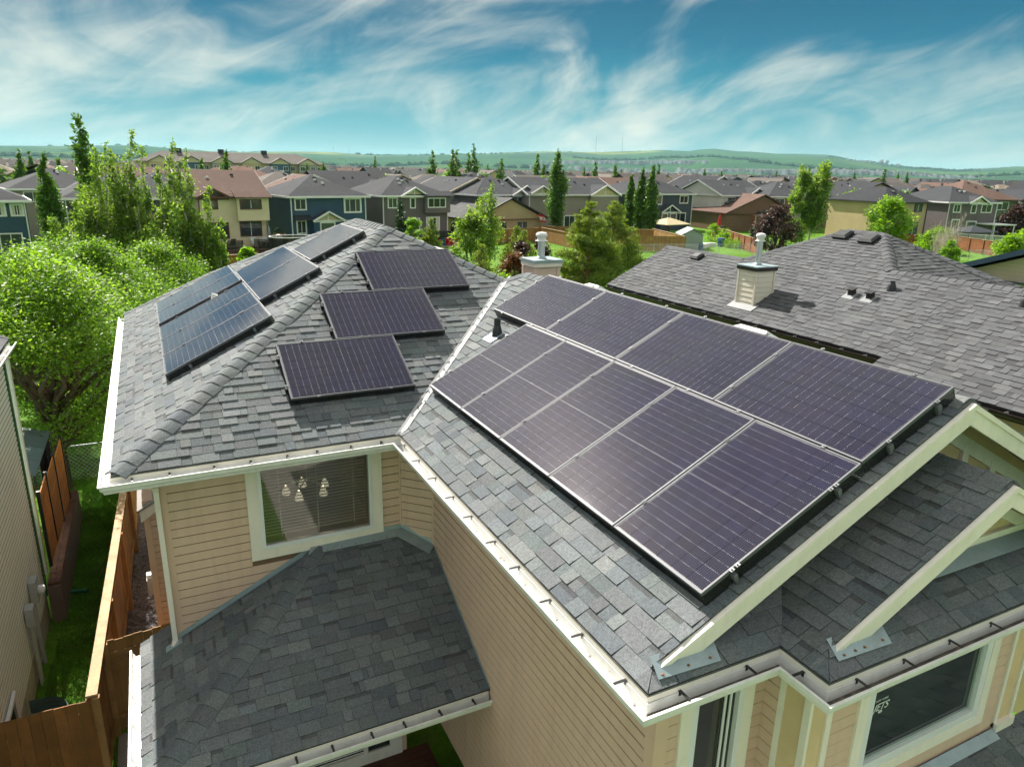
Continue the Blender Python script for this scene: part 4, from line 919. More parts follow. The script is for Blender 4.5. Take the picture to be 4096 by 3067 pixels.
for a, b in ((8.9, 9.8), (9.83, 10.7), (10.73, 12.0)): MB().poly([(-6.9, a, -3.7), (-6.2, a, -3.92), (-6.2, b, -3.92), (-6.9, b, -3.7)], (0, 0, .02)).build('roof_panel', pm('slate_panel', (.10, .15, .17), .5, .15, 3), aw)
for y in (8.95, 12.0): MB().box((-6.26, y-.02, G), (-6.22, y+.02, -3.93)).build('post', 'black_metal', aw)
m = MB(); 
for k in range(24): m.v += [(-6.24+.05*math.sin(k*1.7), 9.9+k*.07, -3.95), (-6.24+.07*math.sin(k*1.9+.5), 9.9+k*.07, -5.6)]
m.f = [(2*k, 2*k+2, 2*k+3, 2*k+1) for k in range(23)]; m.build('drape', pm('drape_black', (.012, .012, .018), .9), aw, smooth=True)
hz_ = thing('garden_pipe', 'dark green drain pipe lying across the shaded lawn', 'pipe', (-5.7, 7.5, G)); MB().tube((-6.0, 7.62, G+.06), (-5.40, 7.46, G+.06), .05, n=10).build('pipe_body', 'green_trim', hz_)

# ================================================================== right neighbour
RH = thing('house', 'neighbouring house with one broad grey shingle roof and dark gutters', 'house', (14, 3, G))
X0, ZN = 9.79, -.55; SNb = Plane((X0, 0, ZN), (0, -1, 0), (1, 0, .5)); zq = lambda x, y: (x, y, ZN+.5*(x-X0))
APX, AYL, AYR = 13.98, 4.67, 3.56; APZ = ZN+.5*(APX-X0); JX, JY = 12.52, 2.10; BX, BY = 12.11, 6.54
zfr = lambda x, y: (x, y, APZ+.5*(y-AYR)); SFr = Plane((APX, AYR, APZ), (1, 0, 0), (0, 1, .5))
nf = [(SNb, [zq(X0, BY), zq(BX, BY), zq(BX, 10.1), zq(X0, 10.1)]),
      (SNb, [zq(X0, .05), zq(JX, .05), zq(JX, JY), zq(APX, AYR), zq(APX, AYL), zq(BX, BY), zq(X0, BY)]),
      (SNb, [zq(9.37, -8.5), zq(JX, -8.5), zq(JX, .05), zq(9.37, .05)]),
      (SFr, [zfr(APX, AYR), zfr(JX, JY), zfr(JX+5, JY-5), zfr(APX+5, AYR-5)])]
pcs = []; dk = MB()
# the middle polygon is not convex: lay it in two convex halves
m2 = nf.pop(1)[1]
nf += [(SNb, [zq(X0, .05), zq(JX, .05), zq(JX, BY), zq(X0, BY)]), (SNb, [zq(JX, JY), zq(APX, AYR), zq(APX, AYL), zq(JX, BY-(JX-BX))]), (SNb, [zq(BX, BY), zq(JX, BY-(JX-BX)), zq(JX, BY-(JX-BX)-.001), zq(BX, BY-.001)])]
nf[3] = (SNb, [zq(X0, .05), zq(JX, .05), zq(JX, BY-(JX-BX)), zq(BX, BY), zq(X0, BY)])
nf.pop()
for pl, poly in nf:
    pcs += shingle_pieces(pl, poly, RNG, wid=(.12, .33)); dk.poly([Vector(p)-Vector((0, 0, .004)) for p in poly], (0, 0, -.02))
zrr = lambda x, y: (x, y, zq(JX, 0)[2]-.5*(x-JX))
for poly in ([zrr(JX, JY), zrr(JX+5, JY-5), zrr(JX+5, -8.5), zrr(JX, -8.5)], [(APX, AYR, APZ), (APX, AYL, APZ), (APX+5, AYL+1, APZ-2.5), (APX+5, AYR-5, APZ-2.5)], [zq(BX, 10.1), zq(BX, BY), zq(APX, AYL), (BX+4, AYL+.5, zq(BX, 0)[2]-1.6), (BX+4, 10.1, zq(BX, 0)[2]-1.6)]): dk.poly(poly, (0, 0, -.02))
rr = dk.build('roof', 'deck', RH)
place_pieces(pcs, 'shingle', 'shingle_warm', rr, 'shingle_field', 300)
caps = []; nX = nXm
for a, b, n1, n2 in ((zq(BX, 10.1), zq(BX, BY), nX, nXp), (zq(BX, BY), zq(APX, AYL), nX, nYp), (zq(APX, AYL), zq(APX, AYR), nX, nXp), (zq(JX, JY), zq(APX, AYR), nX, nYm), (zfr(JX+5.9, JY-2.2-2), zfr(APX, AYR), nYm, nXp), (zq(JX, -8.5), zq(JX, JY), nX, nXp)):
    hip_caps(a, b, .15, RNG, caps, .2, n1, n2, .022)
for m in caps: m.build('hip_cap', 'shingle_warm', rr)
pm('gutter_brown', (.035, .028, .025), .4, .1, 3)
ng = sweep([(X0+.01, 10.1, ZN-.05), (X0+.01, .06, ZN-.05)], GPROF, True).build('gutter', 'gutter_brown', RH); ng2 = sweep([(9.38, .05, ZN-.26), (9.38, -8.5, ZN-.26)], GPROF, True).build('gutter', 'gutter_brown', RH)
hangers([(X0+.01, 10.1, ZN-.05), (X0+.01, .06, ZN-.05)], ng, .6, 'aluminium'); hangers([(9.38, .05, ZN-.26), (9.38, -8.5, ZN-.26)], ng2, .6, 'aluminium')
m = MB(); m.box((X0+.02, .0, ZN-.2), (X0+.05, 10.1, ZN-.03)); m.box((9.39, -8.5, ZN-.41), (9.42, .06, ZN-.24)); m.build('fascia', 'gutter_brown', RH)
pm('nr_siding', (.52, .42, .28), .55, .04, 1.0)
wR = MB().box((10.22, -8, G), (17.5, 10.0, ZN-.1)).build('wall', 'siding_lap_shade', RH); MB().box((9.80, -8, G), (10.22, .0, ZN-.3)).build('wall', 'nr_siding', RH)
PR1 = Plane((10.22, 0, 0), (0, -1, 0), (0, 0, 1)); PR2 = Plane((9.80, 0, 0), (0, -1, 0), (0, 0, 1))
for b in boards(PR1, [PR1.p(-9.9, -4), PR1.p(0, -4), PR1.p(0, ZN-.12), PR1.p(-9.9, ZN-.12)], RNG, .15, out_b=.014): b.build('siding_board', 'nr_siding', wR)
for b in boards(PR2, [PR2.p(0, -4), PR2.p(8, -4), PR2.p(8, ZN-.32), PR2.p(0, ZN-.32)], RNG, .15, out_b=.014): b.build('siding_board', 'nr_siding', wR)
sf = MB(); sf.box((X0+.05, 0.05, ZN-.2), (10.22, 10.05, ZN-.185)); sf.box((9.42, -8.4, ZN-.41), (9.80, .05, ZN-.395)); sf.build('soffit', 'soffit', RH)
pw = frame_rect(PR1, -3.6, -2.2, -1.9, -.85, .09, 0, .04).build('window', 'cream', RH); sheet(PR1, -3.55, -2.25, -1.85, -.9, h=.02).build('pane', 'dark_glass', pw)
# chimney
c0 = Vector((10.33, 4.25, 0)); c1 = Vector((10.95, 4.86, 0)); ct = .62
pm('chim_white', (.82, .75, .63), .55, .04, 3)
cm = MB().box((c0.x, c0.y, -.5), (c1.x, c1.y, ct)).build('chimney', 'chim_white', RH)
for pl, a, b in ((Plane((0, c0.y, 0), (1, 0, 0), (0, 0, 1)), c0.x+.05, c1.x-.05), (Plane((c0.x, 0, 0), (0, -1, 0), (0, 0, 1)), -c1.y+.05, -c0.y-.05)):
    for bb in boards(pl, [pl.p(a, -.45), pl.p(b, -.45), pl.p(b, ct-.05), pl.p(a, ct-.05)], RNG, .13, out_b=.014): bb.build('siding_board', 'chim_white', cm)
for x, y in ((c0.x, c0.y), (c1.x, c0.y), (c0.x, c1.y)): MB().box((x-.025, y-.025, -.5), (x+.025, y+.025, ct)).build('corner_bead', 'chim_white', cm)
MB().box((c0.x-.05, c0.y-.05, ct-.01), (c1.x+.05, c1.y+.05, ct+.08)).build('chimney_trim', 'gutter_brown', cm); MB().box((c0.x-.07, c0.y-.07, ct+.08), (c1.x+.07, c1.y+.07, ct+.11)).build('chimney_cap', 'galvanized', cm)
MB().poly([zq(c0.x-.22, c0.y-.16), zq(c0.x+.05, c0.y-.16), zq(c0.x+.05, c1.y+.1), zq(c0.x-.22, c1.y+.1)], (0, 0, .03)).build('chimney_flashing', 'flash_grey', cm)
flue(((c0.x+c1.x)/2, (c0.y+c1.y)/2, ct+.11), .60, cm, .075)
# vents on that roof (u = -y)
def onN(x, y): return SNb.uv(zq(x, y))
for x, y in ((13.66, 4.55), (13.60, 3.68)): boxvent(SNb, *onN(x, y), RH, 'dark_plastic', .34, .42, .13)
boxvent(SNb, *onN(11.8, 8.2), RH, 'dark_plastic', .28, .34, .12)
def gooseneck(x, y):
    p = Vector(zq(x, y)); m = MB(); m.box((p.x-.05, p.y-.07, p.z-.02), (p.x+.07, p.y+.07, p.z+.14)); m.poly([(p.x-.10, p.y-.09, p.z+.12), (p.x+.08, p.y-.09, p.z+.17), (p.x+.08, p.y+.09, p.z+.17), (p.x-.10, p.y+.09, p.z+.12)], (0, 0, .02)); o = m.build('roof_vent', 'black_metal', RH)
    MB().poly([zq(x-.17, y-.15), zq(x+.1, y-.15), zq(x+.1, y+.15), zq(x-.17, y+.15)], (0, 0, .024)).build('vent_flashing', 'flash_grey', o)
gooseneck(11.42, 2.27); gooseneck(11.42, 1.77); pvent(zq(11.85, 1.57), RH, .20, .06); pvent(zq(12.05, -1.2), RH, .2, .06)

# ================================================================== the houses behind
def lap(name, col, var=.06):
    if name in MATS: return MATS[name]
    m, nt, b, out = nmat(name); v = coords(nt, True); sp = N(nt, 'ShaderNodeSeparateXYZ'); nt.links.new(v, sp.inputs[0])
    f = mth(nt, 'FRACT', mth(nt, 'DIVIDE', sp.outputs[2], .16)); ln = mrange(nt, f, .10, .02)
    wp = coords(nt); c = mixcol(nt, mrange(nt, noise(nt, wp, .5, 4), .3, .7), [x*(1-var) for x in col], [x*(1+var) for x in col])
    c = mixcol(nt, mth(nt, 'MULTIPLY', ln, .55), c, [x*.4 for x in col]); nt.links.new(c, b.inputs['Base Color']); setin(b, Roughness=.6); b.inputs['Specular IOR Level'].default_value = .3
    bump(nt, b, f, .25, .02); return m
def rooft(name, col):
    if name in MATS: return MATS[name]
    m, nt, b, out = nmat(name); v = coords(nt); wp = N(nt, 'ShaderNodeSeparateXYZ'); nt.links.new(v, wp.inputs[0])
    row = mth(nt, 'FRACT', mth(nt, 'DIVIDE', wp.outputs[2], .075)); ln = mrange(nt, row, .25, .02)
    bx = N(nt, 'ShaderNodeVectorMath', operation='SNAP'); bx.inputs[1].default_value = (.3, .3, .075); nt.links.new(v, bx.inputs[0]); wn = N(nt, 'ShaderNodeTexWhiteNoise'); nt.links.new(bx.outputs[0], wn.inputs['Vector'])
    c = mixcol(nt, wn.outputs['Value'], [x*.78 for x in col], [x*1.22 for x in col]); c = mixcol(nt, mrange(nt, noise(nt, v, .35, 4), .3, .7), c, [x*.85 for x in col], 'MIX')
    c = mixcol(nt, mth(nt, 'MULTIPLY', ln, .45), c, [x*.45 for x in col]); nt.links.new(c, b.inputs['Base Color']); setin(b, Roughness=.95); b.inputs['Specular IOR Level'].default_value = .15; return m
WALL = dict(blue=(.045, .095, .155), plum=(.15, .125, .13), cream=(.70, .62, .42), taupe=(.30, .265, .23), navy=(.06, .075, .105), tan=(.50, .38, .22), brown=(.20, .115, .075), grey=(.25, .255, .26), sand=(.60, .50, .34), pale=(.62, .60, .55), green=(.12, .16, .09), red=(.28, .07, .06), white=(.74, .74, .72), char=(.09, .09, .10), dkbrown=(.13, .095, .08))
ROOF = dict(slate=(.062, .064, .072), dark=(.042, .043, .05), brown=(.155, .098, .08), taupe=(.155, .135, .122), tan=(.23, .19, .15), rust=(.20, .11, .085), grey=(.115, .115, .115), warm=(.115, .10, .095))
for k, c in WALL.items(): lap('wall_'+k, c)
for k, c in ROOF.items(): rooft('roof_'+k, c)
pm('white_trim', (.80, .80, .78), .5, .03); pm('black_trim', (.03, .028, .028), .5); pm('brown_trim', (.11, .05, .035), .5); pm('navy_trim', (.025, .05, .10), .5); pm('tan_trim', (.55, .45, .30), .6)
pm('pediment', (.66, .56, .36), .7); pm('curtain', (.62, .60, .55), .8)
def winmat():
    m, nt, b, out = nmat('far_glass'); oi = N(nt, 'ShaderNodeObjectInfo'); c = mixcol(nt, oi.outputs['Random'], (.015, .022, .025), (.09, .11, .11)); nt.links.new(c, b.inputs['Base Color']); setin(b, Roughness=.06); b.inputs['Specular IOR Level'].default_value = .6
winmat()
def P_(mb, name, mat, par, kind=None):
    o = mb.build(name, mat, par, kind); o.matrix_parent_inverse = Matrix.Identity(4); return o
def add_window(par, pl, u0, u1, z0, z1, trim='white_trim', div=1, tw=.11, curtain=False):
    f = P_(frame_rect(pl, u0, u1, z0, z1, tw, .0, .06), 'window', trim, par)
    P_(MB().obox(pl.p(u0+tw*.5, z0+tw*.5, -.02), pl.u*(u1-u0-tw), pl.t*(z1-z0-tw), pl.n*.04), 'pane', 'far_glass', f)
    m = MB()
    for k in range(1, div+1):
        u = u0+(u1-u0)*k/(div+1); m.obox(pl.p(u-.03, z0+tw*.5, .01), pl.u*.06, pl.t*(z1-z0-tw), pl.n*.035)
    if div: P_(m, 'mullion', 'white_trim', f)
    if curtain:
        m = MB()
        for a, b in ((u0+tw, u0+tw+.22*(u1-u0)), (u1-tw-.22*(u1-u0), u1-tw)): m.obox(pl.p(a, z0+tw, .021), pl.u*(b-a), pl.t*(z1-z0-2*tw), pl.n*.006)
        P_(m, 'curtain', 'curtain', f)
    return f
def roof_faces(kind, w, d, h, ov, sl):
    x0, x1, y0, y1 = -ov, w+ov, -ov, d+ov; W, D = x1-x0, y1-y0; z = h-ov*0
    if kind == 'hip':
        if W >= D: r = D/2; a, b = (x0+r, y0+r, z+r*sl), (x1-r, y0+r, z+r*sl); F = [[(x0, y0, z), (x1, y0, z), b, a], [(x1, y1, z), (x0, y1, z), a, b], [(x0, y1, z), (x0, y0, z), a], [(x1, y0, z), (x1, y1, z), b]]
        else: r = W/2; a, b = (x0+r, y0+r, z+r*sl), (x0+r, y1-r, z+r*sl); F = [[(x0, y0, z), (x1, y0, z), a], [(x1, y1, z), (x0, y1, z), b], [(x0, y1, z), (x0, y0, z), a, b], [(x1, y0, z), (x1, y1, z), b, a]]
        return F, r*sl
    if kind == 'gx': r = D/2; a, b = (x0, y0+r, z+r*sl), (x1, y0+r, z+r*sl); return [[(x0, y0, z), (x1, y0, z), b, a], [(x1, y1, z), (x0, y1, z), a, b]], r*sl
    r = W/2; a, b = (x0+r, y0, z+r*sl), (x0+r, y1, z+r*sl); return [[(x0, y1, z), (x0, y0, z), a, b], [(x1, y0, z), (x1, y1, z), b, a]], r*sl
def bg(label, x, y, yaw, w, d, h, roof='hip', wall='grey', roofc='slate', trim='white_trim', sl=.45, ov=.4, wins=(), side=(), gables=(), pops=(), vents=2, name='house', group=None, cat='house', downs=True):
    t = thing(name, label, cat, (x, y, G), R(yaw), group); wm, rm = 'wall_'+wall, 'roof_'+roofc
    P_(MB().box((0, 0, -.5), (w, d, h)), 'wall', wm, t)
    F, rise = roof_faces(roof, w, d, h, ov, sl); m = MB()
    for f in F: m.poly([Vector(p)+Vector((0, 0, .12)) for p in f], (0, 0, -.10))
    rf = P_(m, 'roof', rm, t)
    if roof == 'gx':
        for xx in (0.0, w-.02): P_(MB().poly([(xx, 0, h), (xx, d, h), (xx, d/2, h+rise-ov*sl)], (.02, 0, 0)), 'gable_wall', wm, t)
    if roof == 'gy': P_(MB().poly([(0, 0, h), (w, 0, h), (w/2, 0, h+rise-ov*sl)], (0, .02, 0)), 'gable_wall', wm, t)
    m = MB(); e = ov
    if roof == 'hip': 
        for a, b in (((-e, -e), (w+e, -e)), ((w+e, -e), (w+e, d+e)), ((-e, d+e), (-e, -e))): m.bar((a[0], a[1], h+.04), (b[0], b[1], h+.04), .1, .2)
    else:
        for f in F:
            for a, b in zip(f, f[1:]+f[:1]):
                if not (a[2] > h+.1 and b[2] > h+.1): m.bar(Vector(a)+Vector((0, 0, .04)), Vector(b)+Vector((0, 0, .04)), .08, .2)
    P_(m, 'fascia', trim, t)
    m = MB().box((-e+.05, -e+.05, h-.04), (w+e-.05, d+e-.05, h-.01)); P_(m, 'soffit', trim if trim != 'black_trim' else 'brown_trim', t)
    pf = Plane((0, 0, 0), (1, 0, 0), (0, 0, 1)); ps = Plane((0, 0, 0), (0, -1, 0), (0, 0, 1))
    for q in wins: add_window(t, pf, *q[:4], *(q[4:] if len(q) > 4 else (trim if trim != 'tan_trim' else 'white_trim',)))
    for q in side: add_window(t, ps, *q)
    if downs:
        for xx in (.12, w-.12): P_(MB().box((xx-.05, -.11, 0), (xx+.05, -.01, h)), 'downspout', 'white_trim' if trim == 'white_trim' else trim, t)
    for gq in gables:
        u0, u1, z0, pj = gq[:4]; r = (u1-u0)/2; gs = .52; a = (u0+r, z0+r*gs); dep = r*gs/sl+pj+.2; y0 = -pj-ov
        m = MB()
        for s in (-1, 1):
            xa = u0 if s < 0 else u1; m.poly([(xa, y0, z0+.06), (a[0], y0, a[1]+.06), (a[0], dep, a[1]+.06), (xa, dep, z0+.06)], (0, 0, -.1))
        P_(m, 'dormer_roof', rm, t)
        P_(MB().poly([(u0+.2, -pj-.02, z0-.05), (u1-.2, -pj-.02, z0-.05), (a[0], -pj-.02, a[1]-.12)], (0, .04, 0)), 'gable_panel', gq[4] if len(gq) > 4 else 'pediment', t)
        m = MB()
        for xa in (u0, u1): m.bar((xa, y0-.03, z0), (a[0], y0-.03, a[1]), .07, .20)
        m.box((u0+.25, -pj-.1, z0-.12), (u1-.25, -pj-.03, z0+.10)); m.box((a[0]-.07, -pj-.09, z0), (a[0]+.07, -pj-.03, a[1]-.1)); P_(m, 'gable_trim', trim, t)
        if pj > .3: P_(MB().box((u0+.25, -pj, -.3), (u1-.25, .02, z0)), 'bay', wm, t)
    for u0, u1, z1, pj, sh in pops:
        P_(MB().box((u0, -pj, -.3), (u1, .02, z1)), 'bay', wm, t); P_(MB().poly([(u0-.2, -pj-.3, z1), (u1+.2, -pj-.3, z1), (u1+.2, .05, z1+sh), (u0-.2, .05, z1+sh)], (0, 0, .1)), 'bay_roof', rm, t); P_(MB().box((u0-.2, -pj-.34, z1-.08), (u1+.2, -pj-.28, z1+.1)), 'fascia', trim, t)
    rr_ = random.Random(int(x*13+y*7)); f = F[0]
    for k in range(vents):
        a, b = rr_.uniform(.25, .75), rr_.uniform(.55, .85); lo = Vector(f[0]).lerp(Vector(f[1]), a); hi = Vector(f[-1]).lerp(Vector(f[2] if len(f) > 3 else f[-1]), a); p = lo.lerp(hi, b)+Vector((0, 0, .12))
        P_(MB().box((p.x-.15, p.y-.12, p.z-.05), (p.x+.15, p.y+.12, p.z+.16)), 'roof_vent', 'dark_plastic' if rr_.random() < .6 else 'white_trim', rf)
    return t
def local_window(t, yoff, q):   # window on a wall standing yoff in front of the facade
    add_window(t, Plane((0, -yoff, 0), (1, 0, 0), (0, 0, 1)), *q)
# ---- the row across the green strip
H1 = bg('blue house with white framed windows at the far left behind the trees', -22.3, 63.4, 10, 10.2, 9.5, 5.75, 'hip', 'blue', 'slate', wins=[(7.6, 8.75, 4.55, 5.65, 'white_trim', 1, .14, True), (9.0, 10.0, 4.55, 5.6, 'white_trim', 1, .14, True), (7.9, 9.6, 1.6, 3.2)])
bg('charcoal house half hidden behind the tall aspens', -9.8, 69.2, 8, 9.5, 9, 5.75, 'hip', 'char', 'slate', wins=[(1.2, 2.6, 4.3, 5.6), (5, 6.6, 4.2, 5.6), (1.5, 3.4, 1.2, 3.2)])
H4 = bg('cream sided house with a brown roof, brown trim and a rear deck', 1.6, 72.6, 8, 7.0, 10.5, 5.8, 'gx', 'cream', 'brown', 'brown_trim', .46, wins=[(.6, 2.0, 4.6, 5.6, 'brown_trim', 1), (.5, 2.9, 1.6, 3.3, 'brown_trim', 1)], gables=[(-.3, 3.4, 5.7, .1, 'wall_plum')])
P_(MB().box((3.75, -.75, 3.45), (7.0, .02, 5.78)), 'overhang', 'wall_cream', H4); local_window(H4, .75, (4.0, 6.25, 4.6, 5.65, 'brown_trim', 1, .12)); local_window(H4, 0, (4.0, 6.3, 1.75, 3.38, 'brown_trim', 1, .12)); P_(MB().poly([(3.5, -1.1, 5.78), (7.3, -1.1, 5.78), (7.3, .2, 6.4), (3.5, .2, 6.4)], (0, 0, .1)), 'bay_roof', 'roof_brown', H4)
H5 = bg('dark blue house with white trim, a small front gable and metal awning', 11.12, 74.62, 12, 9.3, 10, 5.75, 'hip', 'blue', 'slate', wins=[(.53, 1.93, 4.35, 5.67, 'white_trim', 1, .14), (6.44, 8.69, 3.95, 5.69, 'white_trim', 2, .2), (.61, 1.81, 1.75, 3.3, 'white_trim', 1, .15), (5.6, 8.0, 1.6, 3.16, 'white_trim', 2)], gables=[(2.05, 5.95, 3.2, .9)], vents=4)
local_window(H5, .9, (3.0, 4.85, 1.6, 3.1, 'white_trim', 0, .15)); P_(MB().poly([(.3, -.9, 3.30), (2.3, -.9, 3.30), (2.3, 0, 3.75), (.3, 0, 3.75)], (0, 0, .1)), 'bay_roof', 'roof_dark', H5)
aw_ = thing('awning', 'small white corrugated awning beside the dark blue house', 'awning', (12.2, 72.6, G)); 
for k in range(12): P_(MB().box((k*.16, 0, 1.75+.02*(k % 2)), (k*.16+.15, 1.1, 1.80+.02*(k % 2))), 'awning_slat', 'white_trim', aw_)
for xx in (.05, 1.85): P_(MB().box((xx, .02, 0), (xx+.06, .08, 1.75)), 'awning_leg', 'white_trim', aw_)
H6 = bg('plum grey house with white trim and cream pediment gable', 22.52, 77.74, 11, 9.4, 11, 5.75, 'hip', 'plum', 'slate', wins=[(.74, 2.1, 4.35, 5.66, 'white_trim', 1, .14), (3.84, 4.65, 4.3, 5.64, 'white_trim', 0, .14), (3.28, 5.24, 1.6, 3.15, 'white_trim', 0, .14), (6.12, 8.16, 1.5, 3.24, 'white_trim', 1, .16, True)], gables=[(2.3, 6.55, 5.72, .1)], vents=5)
P_(MB().box((5.75, -.6, 3.75), (9.4, .02, 5.74)), 'overhang', 'wall_plum', H6); local_window(H6, .6, (6.04, 8.71, 4.37, 5.62, 'white_trim', 2, .13)); P_(MB().poly([(5.4, -1.0, 5.75), (9.8, -1.0, 5.75), (9.8, .2, 6.3), (5.4, .2, 6.3)], (0, 0, .1)), 'bay_roof', 'roof_slate', H6)
H7 = bg('tan bungalow with black trimmed gable and a red flag on its corner', 35.5, 79.6, 12, 12.2, 12, 2.7, 'gy', 'tan', 'grey', 'black_trim', .42, wins=[(4.2, 5.4, .8, 2.25, 'black_trim', 0), (7.4, 9.0, .75, 2.25, 'black_trim', 1)], downs=False)
H8 = bg('taupe house with two truss gables behind the tall poplar', 46.7, 85.6, 4, 16.3, 11, 5.7, 'gx', 'taupe', 'slate', 'white_trim', .40, wins=[(3.2, 4.1, 4.4, 5.6, 'white_trim', 0), (12.2, 14.1, 4.1, 5.58, 'white_trim', 1, .15), (6.3, 8.4, .9, 2.8, 'white_trim', 1, .15), (9.5, 10.6, .6, 2.8, 'white_trim', 0, .15), (12.6, 13.9, 1.2, 2.8)], gables=[(.0, 4.2, 5.9, .3), (10.5, 16.4, 5.65, .5)], pops=[(9.2, 11.9, 3.0, .8, .6)], vents=4)
H9 = bg('navy house with white trim behind the row of narrow poplars', 67.63, 88.2, 8, 13.2, 11, 5.75, 'hip', 'navy', 'slate', wins=[(4.55, 5.85, 4.13, 5.68, 'white_trim', 0, .16), (9.97, 12.1, 4.28, 5.63, 'white_trim', 1, .16), (9.0, 11.8, .75, 2.82, 'white_trim', 1, .16), (1.2, 2.4, 4.3, 5.5)], gables=[(4.6, 9.1, 2.95, 1.0, 'wall_navy'), (.5, 5.2, 5.72, .1, 'wall_navy')], vents=5)
for q in ((4.95, 6.45, 1.0, 2.85), (6.9, 8.5, 1.0, 2.85)): local_window(H9, 1.0, (*q, 'white_trim', 0, .16))
H10 = bg('brown bungalow with arched window gable and timber pergola', 83.4, 84.5, -6, 14.5, 12, 2.9, 'gy', 'brown', 'brown', 'brown_trim', .40, wins=[(9.2, 10.6, .7, 2.3, 'white_trim', 1), (11.4, 12.6, .2, 2.3, 'white_trim', 0)], downs=False)
P_(frame_rect(Plane((0, 0, 0), (1, 0, 0), (0, 0, 1)), 6.0, 8.6, 1.2, 2.6, .12, 0, .06), 'window', 'white_trim', H10); P_(MB().poly([(7.3+1.3*math.cos(a*math.pi/8), -.05, 2.9+.7*math.sin(a*math.pi/8)) for a in range(9)], (0, .03, 0)), 'arched_window', 'far_glass', H10)
P_(MB().poly([(8.5, -.06, 4.1), (9.6, -.06, 4.1), (9.6, -.06, 4.3), (8.5, -.06, 4.3)], (0, .03, 0)), 'gable_trim', 'brown_trim', H10)
m = MB(); m.poly([(2.5, 3.2, 4.43), (4.0, 3.2, 5.03), (4.0, 4.4, 5.03), (2.5, 4.4, 4.43)], (0, 0, .08)); P_(m, 'skylight', 'far_glass', H10)
bg('dark brown two storey house with truss gable behind the brown bungalow', 96.5, 101.0, -4, 11.5, 11, 5.75, 'hip', 'dkbrown', 'dark', 'brown_trim', .45, wins=[(6.5, 8.8, 4.2, 5.5, 'white_trim', 1, .14)], side=[(-6, -4.8, 4.2, 5.5, 'white_trim', 1)], gables=[(5.2, 10.8, 5.7, .4)])
H12 = bg('tan two storey house with black roof edge and sunlit side wall', 91.92, 61.83, -8, 8.2, 11, 5.75, 'hip', 'tan', 'dark', 'black_trim', .45, wins=[(5.69, 7.18, 4.5, 5.65, 'black_trim', 1), (2.28, 2.95, 4.8, 5.6, 'black_trim', 0), (5.2, 6.9, 1.0, 3.0, 'black_trim', 1)], vents=4)
H13 = bg('grey house with white trimmed gable and white patio cover', 106.34, 61.64, -12, 9.3, 11.5, 5.75, 'hip', 'plum', 'slate', wins=[(.96, 2.36, 4.3, 5.61, 'white_trim', 1, .14), (4.29, 5.36, 4.2, 5.61, 'white_trim', 0, .14), (6.23, 8.28, 4.3, 5.63, 'white_trim', 1, .14), (1.07, 2.62, 1.4, 3.35, 'white_trim', 0, .18), (3.91, 5.86, 1.6, 3.08, 'white_trim', 0, .14)], gables=[(3.2, 7.2, 5.7, .3)], vents=5)
P_(MB().box((5.7, -3.4, 2.65), (9.9, .05, 2.78)), 'patio_cover', 'white_trim', H13)
for xx in (5.9, 9.6): P_(MB().box((xx, -3.3, 0), (xx+.12, -3.18, 2.65)), 'patio_post', 'white_trim', H13)
H14 = bg('green sided house under a broad brown hip roof', 119.5, 68.5, -14, 12, 12, 5.9, 'hip', 'green', 'brown', 'brown_trim', .48, wins=[(7.6, 10.2, 4.3, 5.7, 'white_trim', 1), (8, 9.4, .8, 2.6, 'white_trim', 0)])
bg('white sided house at the right edge behind the purple tree', 141.0, 66.0, -14, 10, 11, 6.2, 'gy', 'white', 'dark', 'brown_trim', .5, wins=[(2.2, 3.4, 4.2, 5.5)])
bg('pale two storey house with a tan roof at the right edge', 176.0, 104.0, -14, 14, 12, 6.0, 'hip', 'pale', 'tan', 'white_trim', .45, wins=[(2.0, 3.2, 4.2, 5.5), (6, 7.2, 4.2, 5.5), (10, 11.4, 4.2, 5.5)])
H3r = bg('tan sided house with dark blue rake boards at the right edge', 26.0, 9.0, -90, 12, 9, 5.57, 'gy', 'sand', 'dark', 'navy_trim', .36, downs=False, vents=0)
# ---- second row and beyond
RB = random.Random(21)
wk = ['grey', 'taupe', 'tan', 'sand', 'pale', 'plum', 'navy', 'brown', 'cream', 'char', 'blue', 'red']; rk = ['slate', 'dark', 'taupe', 'brown', 'grey', 'warm', 'tan', 'slate', 'taupe', 'warm', 'rust']
RW = dict(slate='slate grey', dark='near black', taupe='taupe', brown='brown', grey='grey', warm='dark brown', tan='tan', rust='rust coloured')
def ray_xy(px, dist):
    d = fw*FPX+rt*(px-2048)-up*(660-1533.5); d.z = 0; d.normalize(); return CAM.x+d.x*dist, CAM.y+d.y*dist
seen = {}
def mid(px, dist, yaw, w, d, h, roof, wall, roofc, sl=.42, gab=True):
    x, y = ray_xy(px, dist); c = 'hip' if roof == 'hip' else 'gable'
    if h < 4: word = 'bungalow'
    else: word = 'house'
    nx = 'left' if px < 1400 else ('middle' if px < 2750 else 'right')
    lab = 'second row %s in %s with %s %s roof, %s of view' % (word, {'tan': 'tan', 'pale': 'pale grey', 'char': 'charcoal', 'sand': 'sand', 'dkbrown': 'dark brown'}.get(wall, wall), RW[roofc], c, nx)
    seen[lab] = seen.get(lab, 0)+1
    fx = [(w*.12, w*.30, h-1.45, h-.2), (w*.62, w*.86, h-1.5, h-.2), (w*.42, w*.52, h-1.4, h-.2)] if h > 4 else [(w*.15, w*.35, .9, 2.2), (w*.6, w*.85, .9, 2.2)]
    tr = RB.choice(['white_trim', 'white_trim', 'brown_trim', 'black_trim', 'tan_trim'])
    return bg(lab, x, y, yaw, w, d, h, roof, wall, roofc, tr, sl, wins=[(*q, 'white_trim', 1) for q in fx], gables=[(w*.5, w*.95, h-.05, .3)] if gab else (), vents=3, group='houses of the second row', downs=False)
